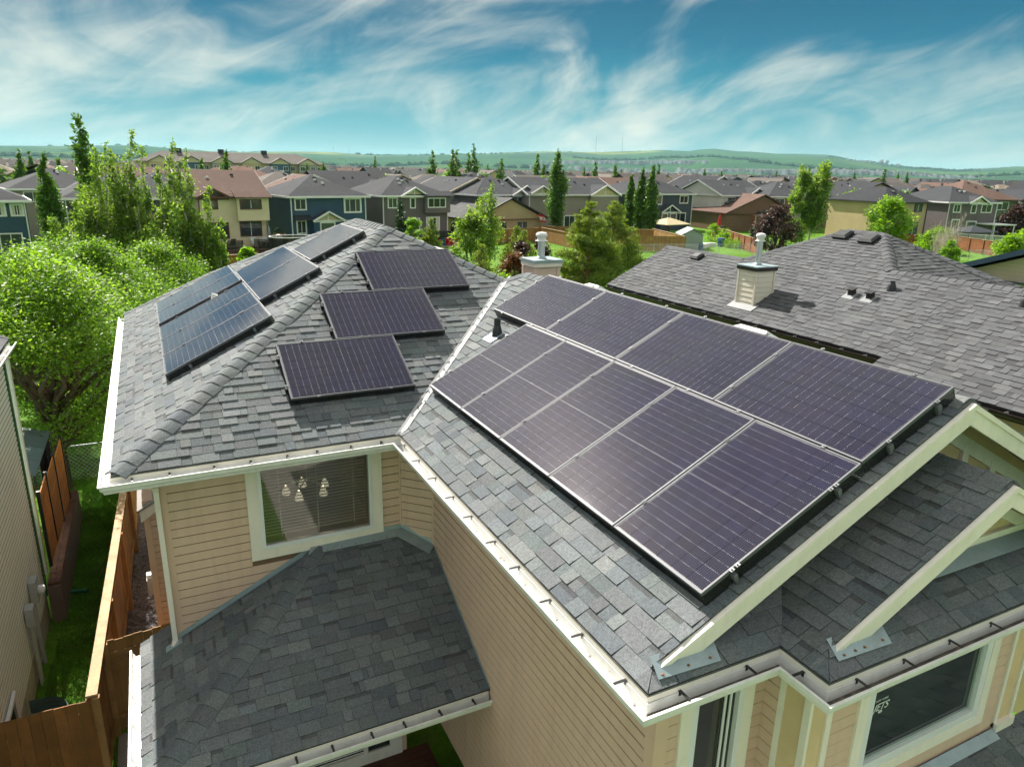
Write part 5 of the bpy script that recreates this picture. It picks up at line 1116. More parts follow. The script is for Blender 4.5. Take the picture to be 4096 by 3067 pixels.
# (pixel column, metres) of the roofs one can pick out behind the first row
for q in ((20, 108, 14, 11, 11, 5.6, 'hip', 'taupe', 'slate'), (190, 100, -4, 9, 12, 4.6, 'gy', 'taupe', 'brown'), (330, 122, 8, 12, 12, 5.6, 'gx', 'brown', 'brown'), (470, 108, 5, 10, 10, 5.6, 'hip', 'grey', 'slate'),
          (1010, 128, 10, 12, 11, 5.4, 'hip', 'taupe', 'taupe'), (1120, 116, 4, 10, 12, 5.4, 'gy', 'tan', 'brown'), (1290, 122, 9, 13, 12, 5.6, 'gx', 'char', 'dark'), (1480, 128, 4, 11, 12, 5.4, 'gy', 'sand', 'taupe'), (1620, 140, 2, 14, 12, 5.2, 'hip', 'tan', 'taupe'),
          (1690, 118, 12, 10, 11, 5.6, 'hip', 'sand', 'slate'), (1800, 108, 10, 9, 11, 5.8, 'gy', 'grey', 'slate'), (1905, 104, 12, 12, 10, 5.6, 'hip', 'char', 'slate'), (2030, 118, 6, 11, 11, 5.6, 'hip', 'blue', 'grey'), (2130, 140, 4, 14, 12, 5.4, 'gx', 'tan', 'taupe'),
          (2330, 138, 0, 13, 11, 5.2, 'gy', 'tan', 'brown'), (2440, 126, 4, 12, 12, 5.4, 'gx', 'brown', 'brown'), (2560, 150, 0, 12, 12, 5.4, 'hip', 'grey', 'grey'), (2790, 150, 3, 14, 11, 5.6, 'gy', 'sand', 'dark'), (2900, 132, 6, 12, 11, 5.6, 'gx', 'pale', 'slate'), (3010, 140, -6, 12, 11, 5.6, 'hip', 'taupe', 'dark'),
          (3090, 134, -10, 11, 11, 5.6, 'hip', 'brown', 'slate'), (3180, 150, 0, 11, 11, 5.4, 'gy', 'navy', 'dark'), (3420, 146, -14, 12, 12, 5.6, 'gy', 'tan', 'dark'), (3530, 168, -5, 14, 12, 5.4, 'gx', 'sand', 'warm'), (3700, 176, -10, 14, 12, 5.2, 'hip', 'tan', 'warm'), (3860, 190, -14, 15, 12, 5.4, 'hip', 'brown', 'rust'), (4030, 200, -8, 14, 12, 5.4, 'hip', 'sand', 'tan')): mid(*q)
# ---- the field of rooftops
def far_mesh(kind, w, d, h, sl, wins):
    m = MB(); mi = []
    def part(mb, k): 
        n = len(m.f); m.add(mb.v, mb.f); mi.extend([k]*(len(m.f)-n))
    part(MB().box((-w/2, -d/2, -.3), (w/2, d/2, h)), 0)
    F, rise = roof_faces(kind, w, d, h, .4, sl); r = MB()
    for f in F: r.poly([Vector(p)-Vector((w/2, d/2, 0)) for p in f], (0, 0, .12))
    part(r, 1)
    if kind == 'gx':
        for xx in (-w/2, w/2): part(MB().poly([(xx, -d/2, h), (xx, d/2, h), (xx, 0, h+rise-.2)]), 0)
    if kind == 'gy': part(MB().poly([(-w/2, -d/2, h), (w/2, -d/2, h), (0, -d/2, h+rise-.2)]), 0)
    t_ = MB()
    for s in (-1, 1): t_.box((-w/2-.4, s*(d/2+.4)-.05, h-.1), (w/2+.4, s*(d/2+.4)+.05, h+.12))
    part(t_, 2)
    g = MB()
    for u, z, ww in wins: g.box((u-ww/2, -d/2-.05, z), (u+ww/2, -d/2, z+1.2)); 
    part(g, 3)
    f2 = MB()
    for u, z, ww in wins: f2.box((u-ww/2-.12, -d/2-.03, z-.12), (u+ww/2+.12, -d/2+.01, z+1.32))
    part(f2, 2)
    c = MB()
    for k in range(3): c.box((-w*.25+k*w*.2, -.6, h+rise*.75), (-w*.25+k*w*.2+.3, -.3, h+rise*1.0))
    part(c, 2 if w > 11.5 else 3)
    me = bpy.data.meshes.new('house'); me.from_pydata(m.v, [], m.f); me.polygons.foreach_set('material_index', mi); me.update(); return me
combos = [('hip', 'taupe', 'slate'), ('gy', 'sand', 'taupe'), ('hip', 'tan', 'warm'), ('gx', 'grey', 'grey'), ('hip', 'pale', 'dark'), ('gy', 'brown', 'brown'), ('hip', 'char', 'slate'), ('gx', 'tan', 'taupe'), ('gy', 'grey', 'dark'), ('hip', 'sand', 'tan'), ('gy', 'navy', 'slate'), ('hip', 'brown', 'rust'), ('gx', 'plum', 'warm')]
FM = []
for kind, wl_, rf_ in combos:
    me = far_mesh(kind, RB.uniform(10, 13), RB.uniform(9.5, 12), 5.5, RB.uniform(.38, .5), [(-3, 3.7, 1.5), (0, 3.7, .9), (3, 3.7, 1.7), (-2.5, .9, 1.8), (2.8, .9, 1.8)])
    for mm in ('wall_'+wl_, 'roof_'+rf_, 'white_trim', 'far_glass'): me.materials.append(MATS[mm])
    FM.append((me, 'distant %s house with %s %s roof' % ({'char': 'charcoal', 'pale': 'pale grey'}.get(wl_, wl_), RW[rf_], 'hip' if kind == 'hip' else 'gable')))
spots = []; dist = 168
while dist < 1500:
    step = 13.5*FPX/dist*1.0; px = -80+RB.uniform(0, step)
    while px < 4180:
        # keep the streets and a few green breaks open
        if RB.random() < .88: spots.append((px, dist+RB.uniform(-5, 5)))
        px += step*RB.uniform(.9, 1.25)
    dist += (26 if len(spots) % 2 else 44)*RB.uniform(.9, 1.1)*(1+dist/2600)
spots.sort(key=lambda q: q[1]); rest = {}
for k, (px, ds_) in enumerate(spots):
    x, y = ray_xy(px, ds_); i = RB.randrange(len(FM)); me, lab = FM[i]; rz = R(RB.choice((0, 0, 90, 180))+RB.uniform(-12, 14)); s = RB.uniform(.9, 1.08)
    if px < 1330 and px > 500 and 240 < ds_ < 420 and px < 1330: continue
    if k < 285:
        o = bpy.data.objects.new('house', me); COL.objects.link(o); o.location = (x, y, G); o.rotation_euler = (0, 0, rz); o.scale = (s, s, s*RB.uniform(.92, 1.05)); tag(o, lab+', %s rows, %s' % ('nearer' if ds_ < 215 else 'middle' if ds_ < 300 else 'farther', 'far left' if px < 700 else 'left' if px < 1400 else 'centre left' if px < 2000 else 'centre right' if px < 2700 else 'right' if px < 3400 else 'far right'), 'house', 'distant houses')
    else: rest.setdefault(i, []).append((x, y, rz, s))
V = []; F = []; MI = []; mats = []
for i, lst in rest.items():
    me0 = FM[i][0]; n = len(me0.vertices); co = np.empty(n*3); me0.vertices.foreach_get('co', co); co = co.reshape(-1, 3); polys = [tuple(p.vertices) for p in me0.polygons]; idx = []
    for mm in me0.materials:
        if mm not in mats: mats.append(mm)
        idx.append(mats.index(mm))
    pmi = [idx[p.material_index] for p in me0.polygons]
    for x, y, rz, s in lst:
        c, sn = math.cos(rz), math.sin(rz); b = len(V); q = co*s; V += [(x+a*c-bb*sn, y+a*sn+bb*c, G+zz) for a, bb, zz in q]; F += [tuple(v+b for v in p) for p in polys]; MI += pmi
me = bpy.data.meshes.new('far_rooftops'); me.from_pydata(V, [], F); me.polygons.foreach_set('material_index', MI); me.update()
for mm in mats: me.materials.append(mm)
tag(mkobj('far_rooftops', me, None, None, 'stuff'), 'hazy far rooftops that merge towards the hills', 'houses')
# ---- apartment block on the left skyline
ap = thing('apartment_block', 'long three storey apartment block with gabled bays on the left skyline', 'building', (-4, 292, G), R(2))
LW = 68; P_(MB().box((0, 0, 0), (LW, 18, 9.3)), 'wall', 'wall_tan', ap)
m = MB(); m.poly([(-.6, -.6, 9.2), (LW+.6, -.6, 9.2), (LW-9, 9, 13.0), (9, 9, 13.0)], (0, 0, .15)); m.poly([(-.6, 18.6, 9.2), (-.6, -.6, 9.2), (9, 9, 13)], (0, 0, .15)); m.poly([(LW+.6, -.6, 9.2), (LW+.6, 18.6, 9.2), (LW-9, 9, 13)], (0, 0, .15)); m.poly([(LW+.6, 18.6, 9.2), (-.6, 18.6, 9.2), (9, 9, 13), (LW-9, 9, 13)], (0, 0, .15)); P_(m, 'roof', 'roof_taupe', ap)
for k in range(6):
    u = 4+k*10.6
    P_(MB().box((u, -2.2, 0), (u+7.2, .05, 9.2)), 'bay', ('wall_tan', 'wall_blue', 'wall_taupe')[k % 3], ap)
    for s in (-1, 1): P_(MB().poly([(u+3.6, -2.8, 11.4), (u+3.6+s*4.1, -2.8, 9.2), (u+3.6+s*4.1, 4.4, 9.2), (u+3.6, 4.4, 11.4)], (0, 0, .15)), 'dormer_roof', 'roof_taupe', ap)
    P_(MB().poly([(u-.1, -2.25, 9.2), (u+7.3, -2.25, 9.2), (u+3.6, -2.25, 11.2)], (0, .05, 0)), 'gable_panel', 'wall_sand', ap)
    pl = Plane((0, -2.2, 0), (1, 0, 0), (0, 0, 1))
    for z in (6.7, 3.6):
        for a in (.5, 4.6): add_window(ap, pl, u+a, u+a+1.9, z, z+1.7)
        P_(MB().box((u+2.5, -3.2, z-.8), (u+4.6, -2.2, z+.25)), 'balcony', 'white_trim', ap)
    for z in (6.7, 3.6): add_window(ap, Plane((0, 0, 0), (1, 0, 0), (0, 0, 1)), u+7.8, u+9.6, z, z+1.6)
for u in (14, 29, 45): P_(MB().box((u, 7.5, 12.4), (u+2, 9.5, 14.2)), 'roof_cupola', 'roof_dark', ap)

# ================================================================== trees
def leafmat(name, a, b, dark, trans=.45):
    m, nt, bs, out = nmat(name); L = nt.links.new; at = N(nt, 'ShaderNodeAttribute'); at.attribute_name = 'sh'; sp = N(nt, 'ShaderNodeSeparateColor'); L(at.outputs['Color'], sp.inputs[0])
    c = mixcol(nt, sp.outputs[0], a, b); c = mixcol(nt, mrange(nt, sp.outputs[1], .55, 1.0), c, dark)
    L(c, bs.inputs['Base Color']); setin(bs, Roughness=.5); bs.inputs['Specular IOR Level'].default_value = .35
    tr = N(nt, 'ShaderNodeBsdfTranslucent'); c2 = mixcol(nt, 1.0, c, (1.25, 1.3, .55), 'MULTIPLY'); L(c2, tr.inputs[0]); mx = N(nt, 'ShaderNodeMixShader'); mx.inputs[0].default_value = trans; L(bs.outputs[0], mx.inputs[1]); L(tr.outputs[0], mx.inputs[2]); L(mx.outputs[0], out.inputs[0]); return m
leafmat('leaf_ash', (0.1204, 0.258, 0.01892), (0.2838, 0.43, 0.0559), (0.0559, 0.1376, 0.0129), .55); leafmat('leaf_aspen', (0.129, 0.2408, 0.0258), (0.3182, 0.43, 0.086), (0.0602, 0.129, 0.0172), .58); leafmat('leaf_poplar', (0.0645, 0.1548, 0.0172), (0.1376, 0.2494, 0.0301), (0.0344, 0.086, 0.01032), .45)
leafmat('leaf_pine', (0.1204, 0.2064, 0.0215), (0.2666, 0.3182, 0.043), (0.0559, 0.1032, 0.01548), .45); leafmat('leaf_lime', (0.1634, 0.3268, 0.0129), (0.3096, 0.473, 0.0344), (0.086, 0.1892, 0.01032), .58); leafmat('leaf_purple', (0.0473, 0.01892, 0.01892), (0.086, 0.0387, 0.0301), (0.0215, 0.01032, 0.01204), .3); leafmat('leaf_spruce', (0.0258, 0.0731, 0.0172), (0.0516, 0.1118, 0.0301), (0.0129, 0.0387, 0.01032), .2); leafmat('leaf_rust', (0.129, 0.0473, 0.01892), (0.2064, 0.086, 0.0344), (0.0688, 0.0258, 0.0129), .4)
pm('bark_grey', (.26, .22, .17), .9, .25, 5); pm('bark_pale', (.50, .46, .36), .85, .2, 6, dirt=(.12, .1, .08), dirt_amt=.4); pm('bark_dark', (.09, .07, .05), .95, .3, 6); pm('bark_orange', (.30, .15, .07), .9, .25, 6); pm('twig_pale', (.50, .42, .36), .9, .2, 5)
def leaf_obj(name, C, Rd, n, size, seed, mat, parent, thin=.5, upb=.7, trunc=1.6):
    r = np.random.default_rng(seed); k = len(C); C = np.asarray(C, float); Rd = np.asarray(Rd, float)
    if Rd.ndim == 1: Rd = np.c_[Rd, Rd, Rd]
    vol = np.prod(Rd, axis=1)**(2/3); i = r.choice(k, n, p=vol/vol.sum()); off = r.normal(0, .62, (n, 3)); ln = np.linalg.norm(off, axis=1, keepdims=True); off *= np.minimum(1, trunc/np.maximum(ln, 1e-6))
    pos = C[i]+off*Rd[i]
    nr = r.normal(0, 1, (n, 3)); nr[:, 2] = np.abs(nr[:, 2])+upb; nr /= np.linalg.norm(nr, axis=1, keepdims=True); t = r.normal(0, 1, (n, 3)); a = np.cross(nr, t); a /= np.linalg.norm(a, axis=1, keepdims=True)+1e-9; b = np.cross(nr, a)
    s = (size*r.uniform(.6, 1.35, n))[:, None]; V = np.empty((n, 4, 3)); V[:, 0] = pos+a*s; V[:, 1] = pos+b*s*thin; V[:, 2] = pos-a*s; V[:, 3] = pos-b*s*thin; V = V.reshape(-1, 3)
    me = bpy.data.meshes.new(name); me.vertices.add(4*n); me.vertices.foreach_set('co', V.ravel()); me.loops.add(4*n); me.loops.foreach_set('vertex_index', np.arange(4*n, dtype=np.int32)); me.polygons.add(n); me.polygons.foreach_set('loop_start', np.arange(0, 4*n, 4, dtype=np.int32)); me.polygons.foreach_set('loop_total', np.full(n, 4, dtype=np.int32)); me.update()
    cl = r.random(k)[i]; col = np.c_[np.clip(.55*r.random(n)+.45*cl, 0, 1), r.random(n), cl, np.ones(n)]; col = np.repeat(col, 4, axis=0).astype(np.float32)
    at = me.color_attributes.new('sh', 'FLOAT_COLOR', 'POINT'); at.data.foreach_set('color', col.ravel())
    o = mkobj(name, me, mat, parent); o.matrix_parent_inverse = Matrix.Identity(4); return o
def limb(mb, p, q, r1, r2, rng, n=4, wob=.06):
    p, q = Vector(p), Vector(q); L_ = (q-p).length; prev = p
    for i in range(1, n+1):
        t = i/n; c = p.lerp(q, t)+(Vector((rng.uniform(-1, 1), rng.uniform(-1, 1), rng.uniform(-.3, .6)))*wob*L_ if i < n else Vector((0, 0, 0))); mb.tube(prev, c, r1+(r2-r1)*(i-1)/n, r1+(r2-r1)*t, 7, False); prev = c
def broad(label, x, y, h, rx, seed, mat='leaf_ash', bark='bark_grey', n=8000, leaf=.12, base=.28, ncl=70, stems=1, name='tree', cat='tree', group=None, clr=.26, lean=0.0, limbs=14, tr=None):
    rng = random.Random(seed); t = thing(name, label, cat, (x, y, G), group=group); C = []; Rd = []; hb = h*base; mb = MB(); tr = tr or h*.022
    for k in range(ncl):
        a = rng.uniform(0, 6.283); v = rng.random()**.8; zz = hb+(h-hb)*v; env = math.sin(math.pi*min(1, max(.06, (v*.86+.14))))**.65; rr = rx*env*rng.random()**.45
        C.append((rr*math.cos(a)+lean*v, rr*math.sin(a), zz)); s = rx*clr*rng.uniform(.6, 1.3); Rd.append((s, s, s*.8))
    top = Vector((lean*.6, 0, h*.72))
    for k in range(stems):
        off = Vector((rng.uniform(-.3, .3), rng.uniform(-.3, .3), 0))*(stems > 1)*rx*.5; limb(mb, off, top+off*2.5, tr, tr*.3, rng, 6, .03)
    for k in range(limbs):
        c = C[rng.randrange(ncl)]; z0 = max(h*.12, c[2]*rng.uniform(.35, .7)); limb(mb, (lean*.3*z0/h, 0, z0), c, tr*.45, tr*.1, rng, 4, .06)
    P_(mb, 'trunk', bark, t); leaf_obj('crown', C, Rd, n, leaf, seed, mat, t); return t
def aspen(label, x, y, h, rx, seed, n=6500, leaf=.10, leaders=4, mat='leaf_aspen', bark='bark_pale'):
    # several upright leaders, leaves held close to them: open, feathery outline
    rng = random.Random(seed); t = thing('aspen_tree', label, 'tree', (x, y, G)); C = []; Rd = []; mb = MB()
    for k in range(leaders):
        a = 6.283*k/leaders+rng.uniform(-.5, .5); top = Vector((math.cos(a)*rx*rng.uniform(.25, .75), math.sin(a)*rx*rng.uniform(.25, .75), h*(1 if k == 0 else rng.uniform(.68, .97)))); fork = Vector((0, 0, h*rng.uniform(.06, .22))); limb(mb, (0, 0, 0), fork, h*.012, h*.011, rng, 2, .01); limb(mb, fork, top, h*.011, .012, rng, 6, .025)
        m_ = int(h*2.4)
        for i in range(m_):
            v = (i+.5)/m_; c = fork.lerp(top, .12+.88*v); side = rx*.62*(1-v)**.7*rng.uniform(.15, 1); b = rng.uniform(0, 6.28); q = c+Vector((math.cos(b)*side, math.sin(b)*side, side*rng.uniform(.5, 1.1))); C.append(tuple(q)); s = rx*rng.uniform(.10, .24)*(1.15-.6*v); Rd.append((s, s, s*1.35))
            if i % 2 == 0: limb(mb, c, q, .028*(1-v)+.01, .006, rng, 2, .04)
    P_(mb, 'trunk', bark, t); leaf_obj('crown', C, Rd, n, leaf, seed, mat, t, upb=.3, trunc=2.2); return t
def columnar(label, x, y, h, seed, r=None, n=4500, leaf=.16, mat='leaf_poplar', group=None, base=.0, name='poplar_tree', lean=.0, twin=False):
    rng = random.Random(seed); t = thing(name, label, 'tree', (x, y, G), group=group); r = r or h*.095; C = []; Rd = []; ncl = 46
    for k in range(ncl):
        v = k/(ncl-1); env = min(1, .45+1.5*v)*(1-max(0, v-.55)/.5)**.8; a = rng.uniform(0, 6.28); rr = r*env*rng.uniform(.1, .75); s = r*.42*max(.35, env)
        C.append((rr*math.cos(a)+lean*v*v, rr*math.sin(a), h*(base+.02+(.97-base)*v)*1.0)); Rd.append((s, s, s*1.9))
    mb = MB(); limb(mb, (0, 0, 0), (lean*.8, 0, h*.9), h*.016, h*.004, rng, 5, .01); P_(mb, 'trunk', 'bark_grey', t); leaf_obj('crown', C, Rd, n, leaf, seed, mat, t, upb=.2); return t
def conifer(label, x, y, h, r, seed, mat='leaf_pine', n=16000, leaf=.16, open_=.5, bark='bark_orange', name='pine_tree', base=.06):
    rng = random.Random(seed); t = thing(name, label, 'tree', (x, y, G)); C = []; Rd = []; mb = MB(); limb(mb, (0, 0, 0), (0, 0, h*.97), h*.022, .015, rng, 6, .004); z = h*base
    while z < h*.985:
        v = z/h; R_ = r*(1-v)**.75*(1 if open_ > .3 else 1); k = max(3, int(7-3*v))
        for i in range(k):
            a = rng.uniform(0, 6.28); L_ = R_*rng.uniform(.65, 1.12); up_ = L_*(.35 if open_ > .3 else -.12); p = Vector((0, 0, z)); q = Vector((math.cos(a)*L_, math.sin(a)*L_, z+up_)); limb(mb, p, q, .03*(1-v)+.012, .006, rng, 3, .03)
            for s in ((.35, .6, .85, 1.0) if L_ > .6 else (.5, 1.0)):
                c = p.lerp(q, s); C.append((c.x, c.y, c.z+.03)); w = .10+.16*L_*(1-abs(s-.7)*.4)*.7; Rd.append((w*1.15, w*1.15, w*.7))
        z += h*(.045 if open_ > .3 else .035)*rng.uniform(.8, 1.2)
    P_(mb, 'trunk', bark, t); leaf_obj('crown', C, Rd, n, leaf, seed, mat, t, thin=.16, upb=.1); return t
def at_px(px, dist): return ray_xy(px, dist)
# the big tree by the fence and the ones that fill the left
broad('big spreading ash with dark limbs between the pale house and the lawn', -6.3, 13.8, 6.55, 3.6, 1, 'leaf_ash', 'bark_dark', 50000, .055, .36, 120, 1, clr=.15, limbs=50, tr=.20)
for k, (px, ds, h, rx, n) in enumerate(((40, 31, 5.7, 3.2, 30000), (330, 37, 5.5, 3.4, 32000), (560, 42, 4.9, 3.2, 24000), (140, 40, 5.4, 3.6, 24000), (690, 44, 3.4, 2.0, 9000))):
    x, y = at_px(px, ds); broad('leafy green ash in the lower left mass of trees, %s' % ('at the left edge', 'behind the big ash', 'just beyond the left eave', 'second from the left edge', 'low by the timber fence')[k], x, y, h, rx, 30+k, 'leaf_ash', 'bark_grey', n, .07, .10, 130, 2, clr=.15, limbs=22)
for k, (px, ds, h, rx) in enumerate(((255, 54, 6.6, 1.9), (320, 56, 8.6, 1.9), (400, 57, 10.4, 1.8), (475, 58, 11.2, 1.5), (545, 58, 10.2, 1.6), (630, 58, 10.5, 1.6), (705, 57, 10.0, 1.6), (775, 56, 7.6, 1.6), (835, 55, 5.4, 1.3), (590, 54, 6.6, 2.2))):
    x, y = at_px(px, ds); aspen('tall pale trunked aspen in the clump left of the cream house, %s from the left' % ('first', 'second', 'third', 'fourth', 'fifth', 'seventh', 'eighth', 'ninth', 'tenth', 'sixth')[k], x, y, h, rx*1.05, 50+k, 7000, .10, 4)
x, y = at_px(335, 72); columnar('tall dark poplar standing up behind the aspen clump', x, y, 12.6, 70, 1.4, 5000, .2)
columnar('slender dark poplar beside the far left blue house', -10.0, 60.0, 9.5, 71, 1.05, 9000, .14)
# narrow poplars near the taupe and navy houses
for k, (x, y, h, r, lab) in enumerate(((48.1, 80, 11.6, 1.55, 'broad tall poplar before the taupe house with two gables'), (59.1, 78, 8.7, 1.0, 'narrow poplar, left of the trio before the navy house'), (59.3, 75.6, 9.5, .95, 'narrow poplar, middle of the trio before the navy house'), (59.5, 73.6, 9.9, 1.15, 'narrow poplar, right and tallest of the trio before the navy house'))):
    columnar(lab, x, y, h, 80+k, r, 9000, .17)
FP = [(-17.9, 110, 10.1, 'left edge'), (-28.3, 220, 11.0, ''), (-25.5, 222, 10.6, ''), (-16.3, 150, 9.6, ''), (9.2, 170, 9.8, ''), (9.0, 120, 11.1, ''), (86.1, 300, 13.1, ''), (56.0, 150, 12.8, ''), (56.4, 140, 12.9, ''), (61.9, 150, 13.0, ''), (73.4, 170, 12.8, ''), (74.9, 170, 15.1, ''), (72.8, 150, 11.6, ''), (82.8, 150, 12.9, ''), (84.2, 149, 10.2, ''), (105.9, 160, 11.5, ''), (98.2, 140, 10.9, ''), (119.2, 150, 11.2, ''), (140.9, 150, 9.9, ''), (221.5, 250, 11.4, ''), (152.2, 130, 11.4, ''), (150.5, 131, 10.7, ''), (221.2, 160, 11.7, ''), (282.6, 200, 11.5, ''), (287.4, 199, 11.6, ''), (318.1, 250, 11.4, ''), (212.7, 200, 10.5, ''), (40, 210, 9.5, ''), (49, 230, 10, ''), (120, 260, 10.5, ''), (170, 240, 10, ''), (190, 300, 11, '')]
ordn = lambda k: '%d%s' % (k, 'st' if k % 10 == 1 and k != 11 else 'nd' if k % 10 == 2 and k != 12 else 'rd' if k % 10 == 3 and k != 13 else 'th')
for k, (x, y, h, _) in enumerate(sorted(FP, key=lambda q: math.atan2(q[0]-CAM.x, q[1]-CAM.y))):
    columnar('distant dark poplar rising above the rooftops, %s of them counted from the left' % ordn(k+1), x, y, h, 100+k, h*.115, 1300, .34, group='poplars among the rooftops', lean=.5 if k % 5 == 0 else 0)
# mid distance trees
aspen('loose birch like tree with pale stem in front of the tan bungalow', 23.6, 50, 7.8, 2.4, 140, 8000, .11, 5)
broad('lower leafy companion of the birch beside the lawn', 21.0, 47, 5.4, 1.9, 141, 'leaf_aspen', 'bark_grey', 6500, .13, .1, 46, 2, clr=.26)
conifer('big open pine with orange trunk right of the chimney', 26.6, 37.5, 7.1, 3.0, 142, n=26000, leaf=.17)
conifer('second pine behind and right of the big open pine', 33.5, 44.5, 6.8, 3.2, 143, n=16000, leaf=.2)
conifer('bushy young pine left of the big open pine', 21.3, 38.0, 5.0, 1.7, 144, n=9000, leaf=.15)
conifer('small bright pine in front of the tan bungalow', 23.2, 43.0, 5.0, 1.3, 145, n=8000, leaf=.15)
conifer('low young pine at the end of the roof hip', 15.8, 33.5, 4.6, 1.5, 146, n=9000, leaf=.14)
conifer('pale green young pine beside the metal chimney', 18.2, 34.5, 4.4, 1.3, 147, n=8000, leaf=.14)
for k, (x, y, h, r, mt, lab) in enumerate(((17.0, 31.0, 4.0, 1.1, 'leaf_rust', 'rust red shrub just left of the chimney'), (20.2, 36.5, 4.2, 1.0, 'leaf_purple', 'dark red shrub behind the rust red shrub'), (24.0, 40.5, 4.3, .9, 'leaf_purple', 'thin dark red shrub below the board fence'), (15.0, 29.5, 3.4, 1.2, 'leaf_lime', 'bright green shrub left of the chimney'))):
    broad(lab, x, y, h, r, 150+k, mt, 'bark_dark', 4500, .10, .02, 36, 3, name='shrub', cat='shrub', clr=.3, limbs=8)
conifer('narrow dark spruce in front of the plum grey house', 22.6, 71, 5.7, 1.25, 156, 'leaf_spruce', 7000, .2, .1, 'bark_dark', 'spruce_tree')
broad('small pale green tree beside the plum grey house spruce', 23.0, 68, 3.6, 1.3, 157, 'leaf_lime', 'bark_grey', 3000, .14, .1, 26, 1)
conifer('bright young pine in front of the plum grey house', 22.6, 61, 4.3, 1.3, 158, n=5000, leaf=.2)
aspen('full aspen with silvery leaves left of the tan two storey house', 75.6, 60, 11.0, 3.1, 160, 15000, .15, 6)
broad('narrow left stem of the silvery aspen pair', 73.2, 60, 9.6, 1.4, 161, 'leaf_aspen', 'bark_pale', 7000, .17, .08, 46, 1, name='aspen_tree', clr=.3)
broad('dark purple leaved tree left of the silvery aspen', 61.6, 52.5, 5.4, 2.3, 162, 'leaf_purple', 'bark_dark', 11000, .13, .05, 70, 2, clr=.24)
broad('bright lime green young tree before the tan two storey house', 77.1, 50, 6.4, 2.7, 163, 'leaf_lime', 'bark_grey', 9000, .17, .22, 60, 1, clr=.24)
broad('small lime sapling on the lawn behind the neighbouring roof', 71.8, 38.3, 3.0, .95, 164, 'leaf_lime', 'bark_grey', 2600, .13, .1, 26, 1, clr=.3)
broad('dark purple tree at the right edge below the white house', 124.5, 61, 4.8, 3.2, 165, 'leaf_purple', 'bark_dark', 8000, .2, .03, 60, 2, clr=.24)
for k, (x, y, h, r) in enumerate(((78.5, 36, 3.4, 2.2), (82.5, 36.5, 4.0, 2.2), (87.5, 50.0, 3.0, 2.2))): broad('bushy bright green shrub at the right edge of the lawn, %s' % ('nearest the sapling', 'touching the frame edge', 'behind by the lattice')[k], x, y, h, r, 170+k, 'leaf_lime', 'bark_grey', 6000, .15, .02, 50, 3, name='shrub', cat='shrub', clr=.26, limbs=8)
broad('round green tree behind the brown bungalow', 100, 116, 6.6, 3.4, 175, 'leaf_lime', 'bark_grey', 5000, .3, .1, 60, 1, clr=.26); broad('round green tree among roofs behind the navy house', 110, 128, 7.2, 3.6, 176, 'leaf_ash', 'bark_grey', 5000, .3, .1, 60, 1, clr=.26); broad('green tree among the roofs right of the distant poplar pair', 64, 158, 7.8, 4.2, 177, 'leaf_ash', 'bark_grey', 4000, .35, .1, 50, 1, clr=.26); broad('yellow green small tree by the timber fence below the cream house', 3.6, 52, 2.6, .9, 178, 'leaf_lime', 'bark_grey', 2600, .13, .1, 26, 1, clr=.3)
# bare shrubs
for k, (x, y, h) in enumerate(((80.0, 44.5, 5.2), (82.6, 45.0, 6.0), (77.6, 43.0, 4.0), (76.0, 42.5, 3.6))):
    t = thing('bare_tree', 'leafless pale branched shrub by the lawn fence, %s' % ('middle one', 'tallest one', 'second from left', 'leftmost one')[k], 'tree', (x, y, G), group='leafless shrubs'); mb = MB(); rng = random.Random(190+k)
    for i in range(14):
        a = rng.uniform(0, 6.28); q = Vector((math.cos(a)*h*.3*rng.random(), math.sin(a)*h*.3*rng.random(), h*rng.uniform(.6, 1))); limb(mb, (rng.uniform(-.2, .2), rng.uniform(-.2, .2), 0), q, .035, .01, rng, 4, .05)
        for j in range(5):
            f_ = rng.uniform(.4, .95); p = q*f_; limb(mb, p, p+Vector((rng.uniform(-.7, .7), rng.uniform(-.7, .7), rng.uniform(.3, 1.0))), .014, .005, rng, 2, .08)
    P_(mb, 'branches', 'twig_pale', t)

RT = random.Random(77); used_t = []
for k in range(46):
    px, ds = RT.uniform(-60, 4160), RT.choice((128, 150, 175, 205, 240, 285, 340, 420))*RT.uniform(.95, 1.08); x, y = ray_xy(px, ds); used_t.append((px, x, y, ds))
for k, (px, x, y, ds) in enumerate(sorted(used_t)):
    broad('leafy garden tree among the far roofs, %s counted from the left' % ordn(k+1), x, y, RT.uniform(5.2, 8.2), RT.uniform(1.8, 3.2), 400+k, RT.choice(['leaf_ash', 'leaf_lime', 'leaf_poplar', 'leaf_poplar', 'leaf_spruce', 'leaf_purple']), 'bark_grey', 900, .34, .1, 30, 1, group='garden trees among the roofs', clr=.28, limbs=5)

# ================================================================== yards, hills and far things
pm('poly_red', (.55, .02, .03), .5); pm('poly_blue', (.02, .08, .22), .5); pm('fabric_dark', (.03, .035, .045), .8); pm('fabric_grey', (.25, .27, .28), .8); pm('stripe_pale', (.6, .62, .6), .8); pm('gazebo_tan', (.52, .43, .25), .8, .08, 2); pm('shed_grey', (.36, .42, .40), .6, .06, 2); pm('brown_wood', (.10, .055, .04), .7, .15, 3); pm('tarp_black', (.012, .012, .014), .6); pm('flag_red', (.65, .015, .02), .6); pm('cloth_white', (.8, .8, .8), .7)
F2 = lambda lab, p, q, h, mat, **k: fence('fence', lab, p, q, h, mat, **k)
F2('orange timber fence along the foot of the cream house garden', (-6, 55.6), (7.2, 56.4), 1.8, 'fence_far', bw=.15, cap='fence_cap')
F2('dark brown side fence between the cream and blue gardens', (8.8, 57.5), (10.2, 73.5), 1.9, 'fence_brown', bw=.16, post_side=-1)
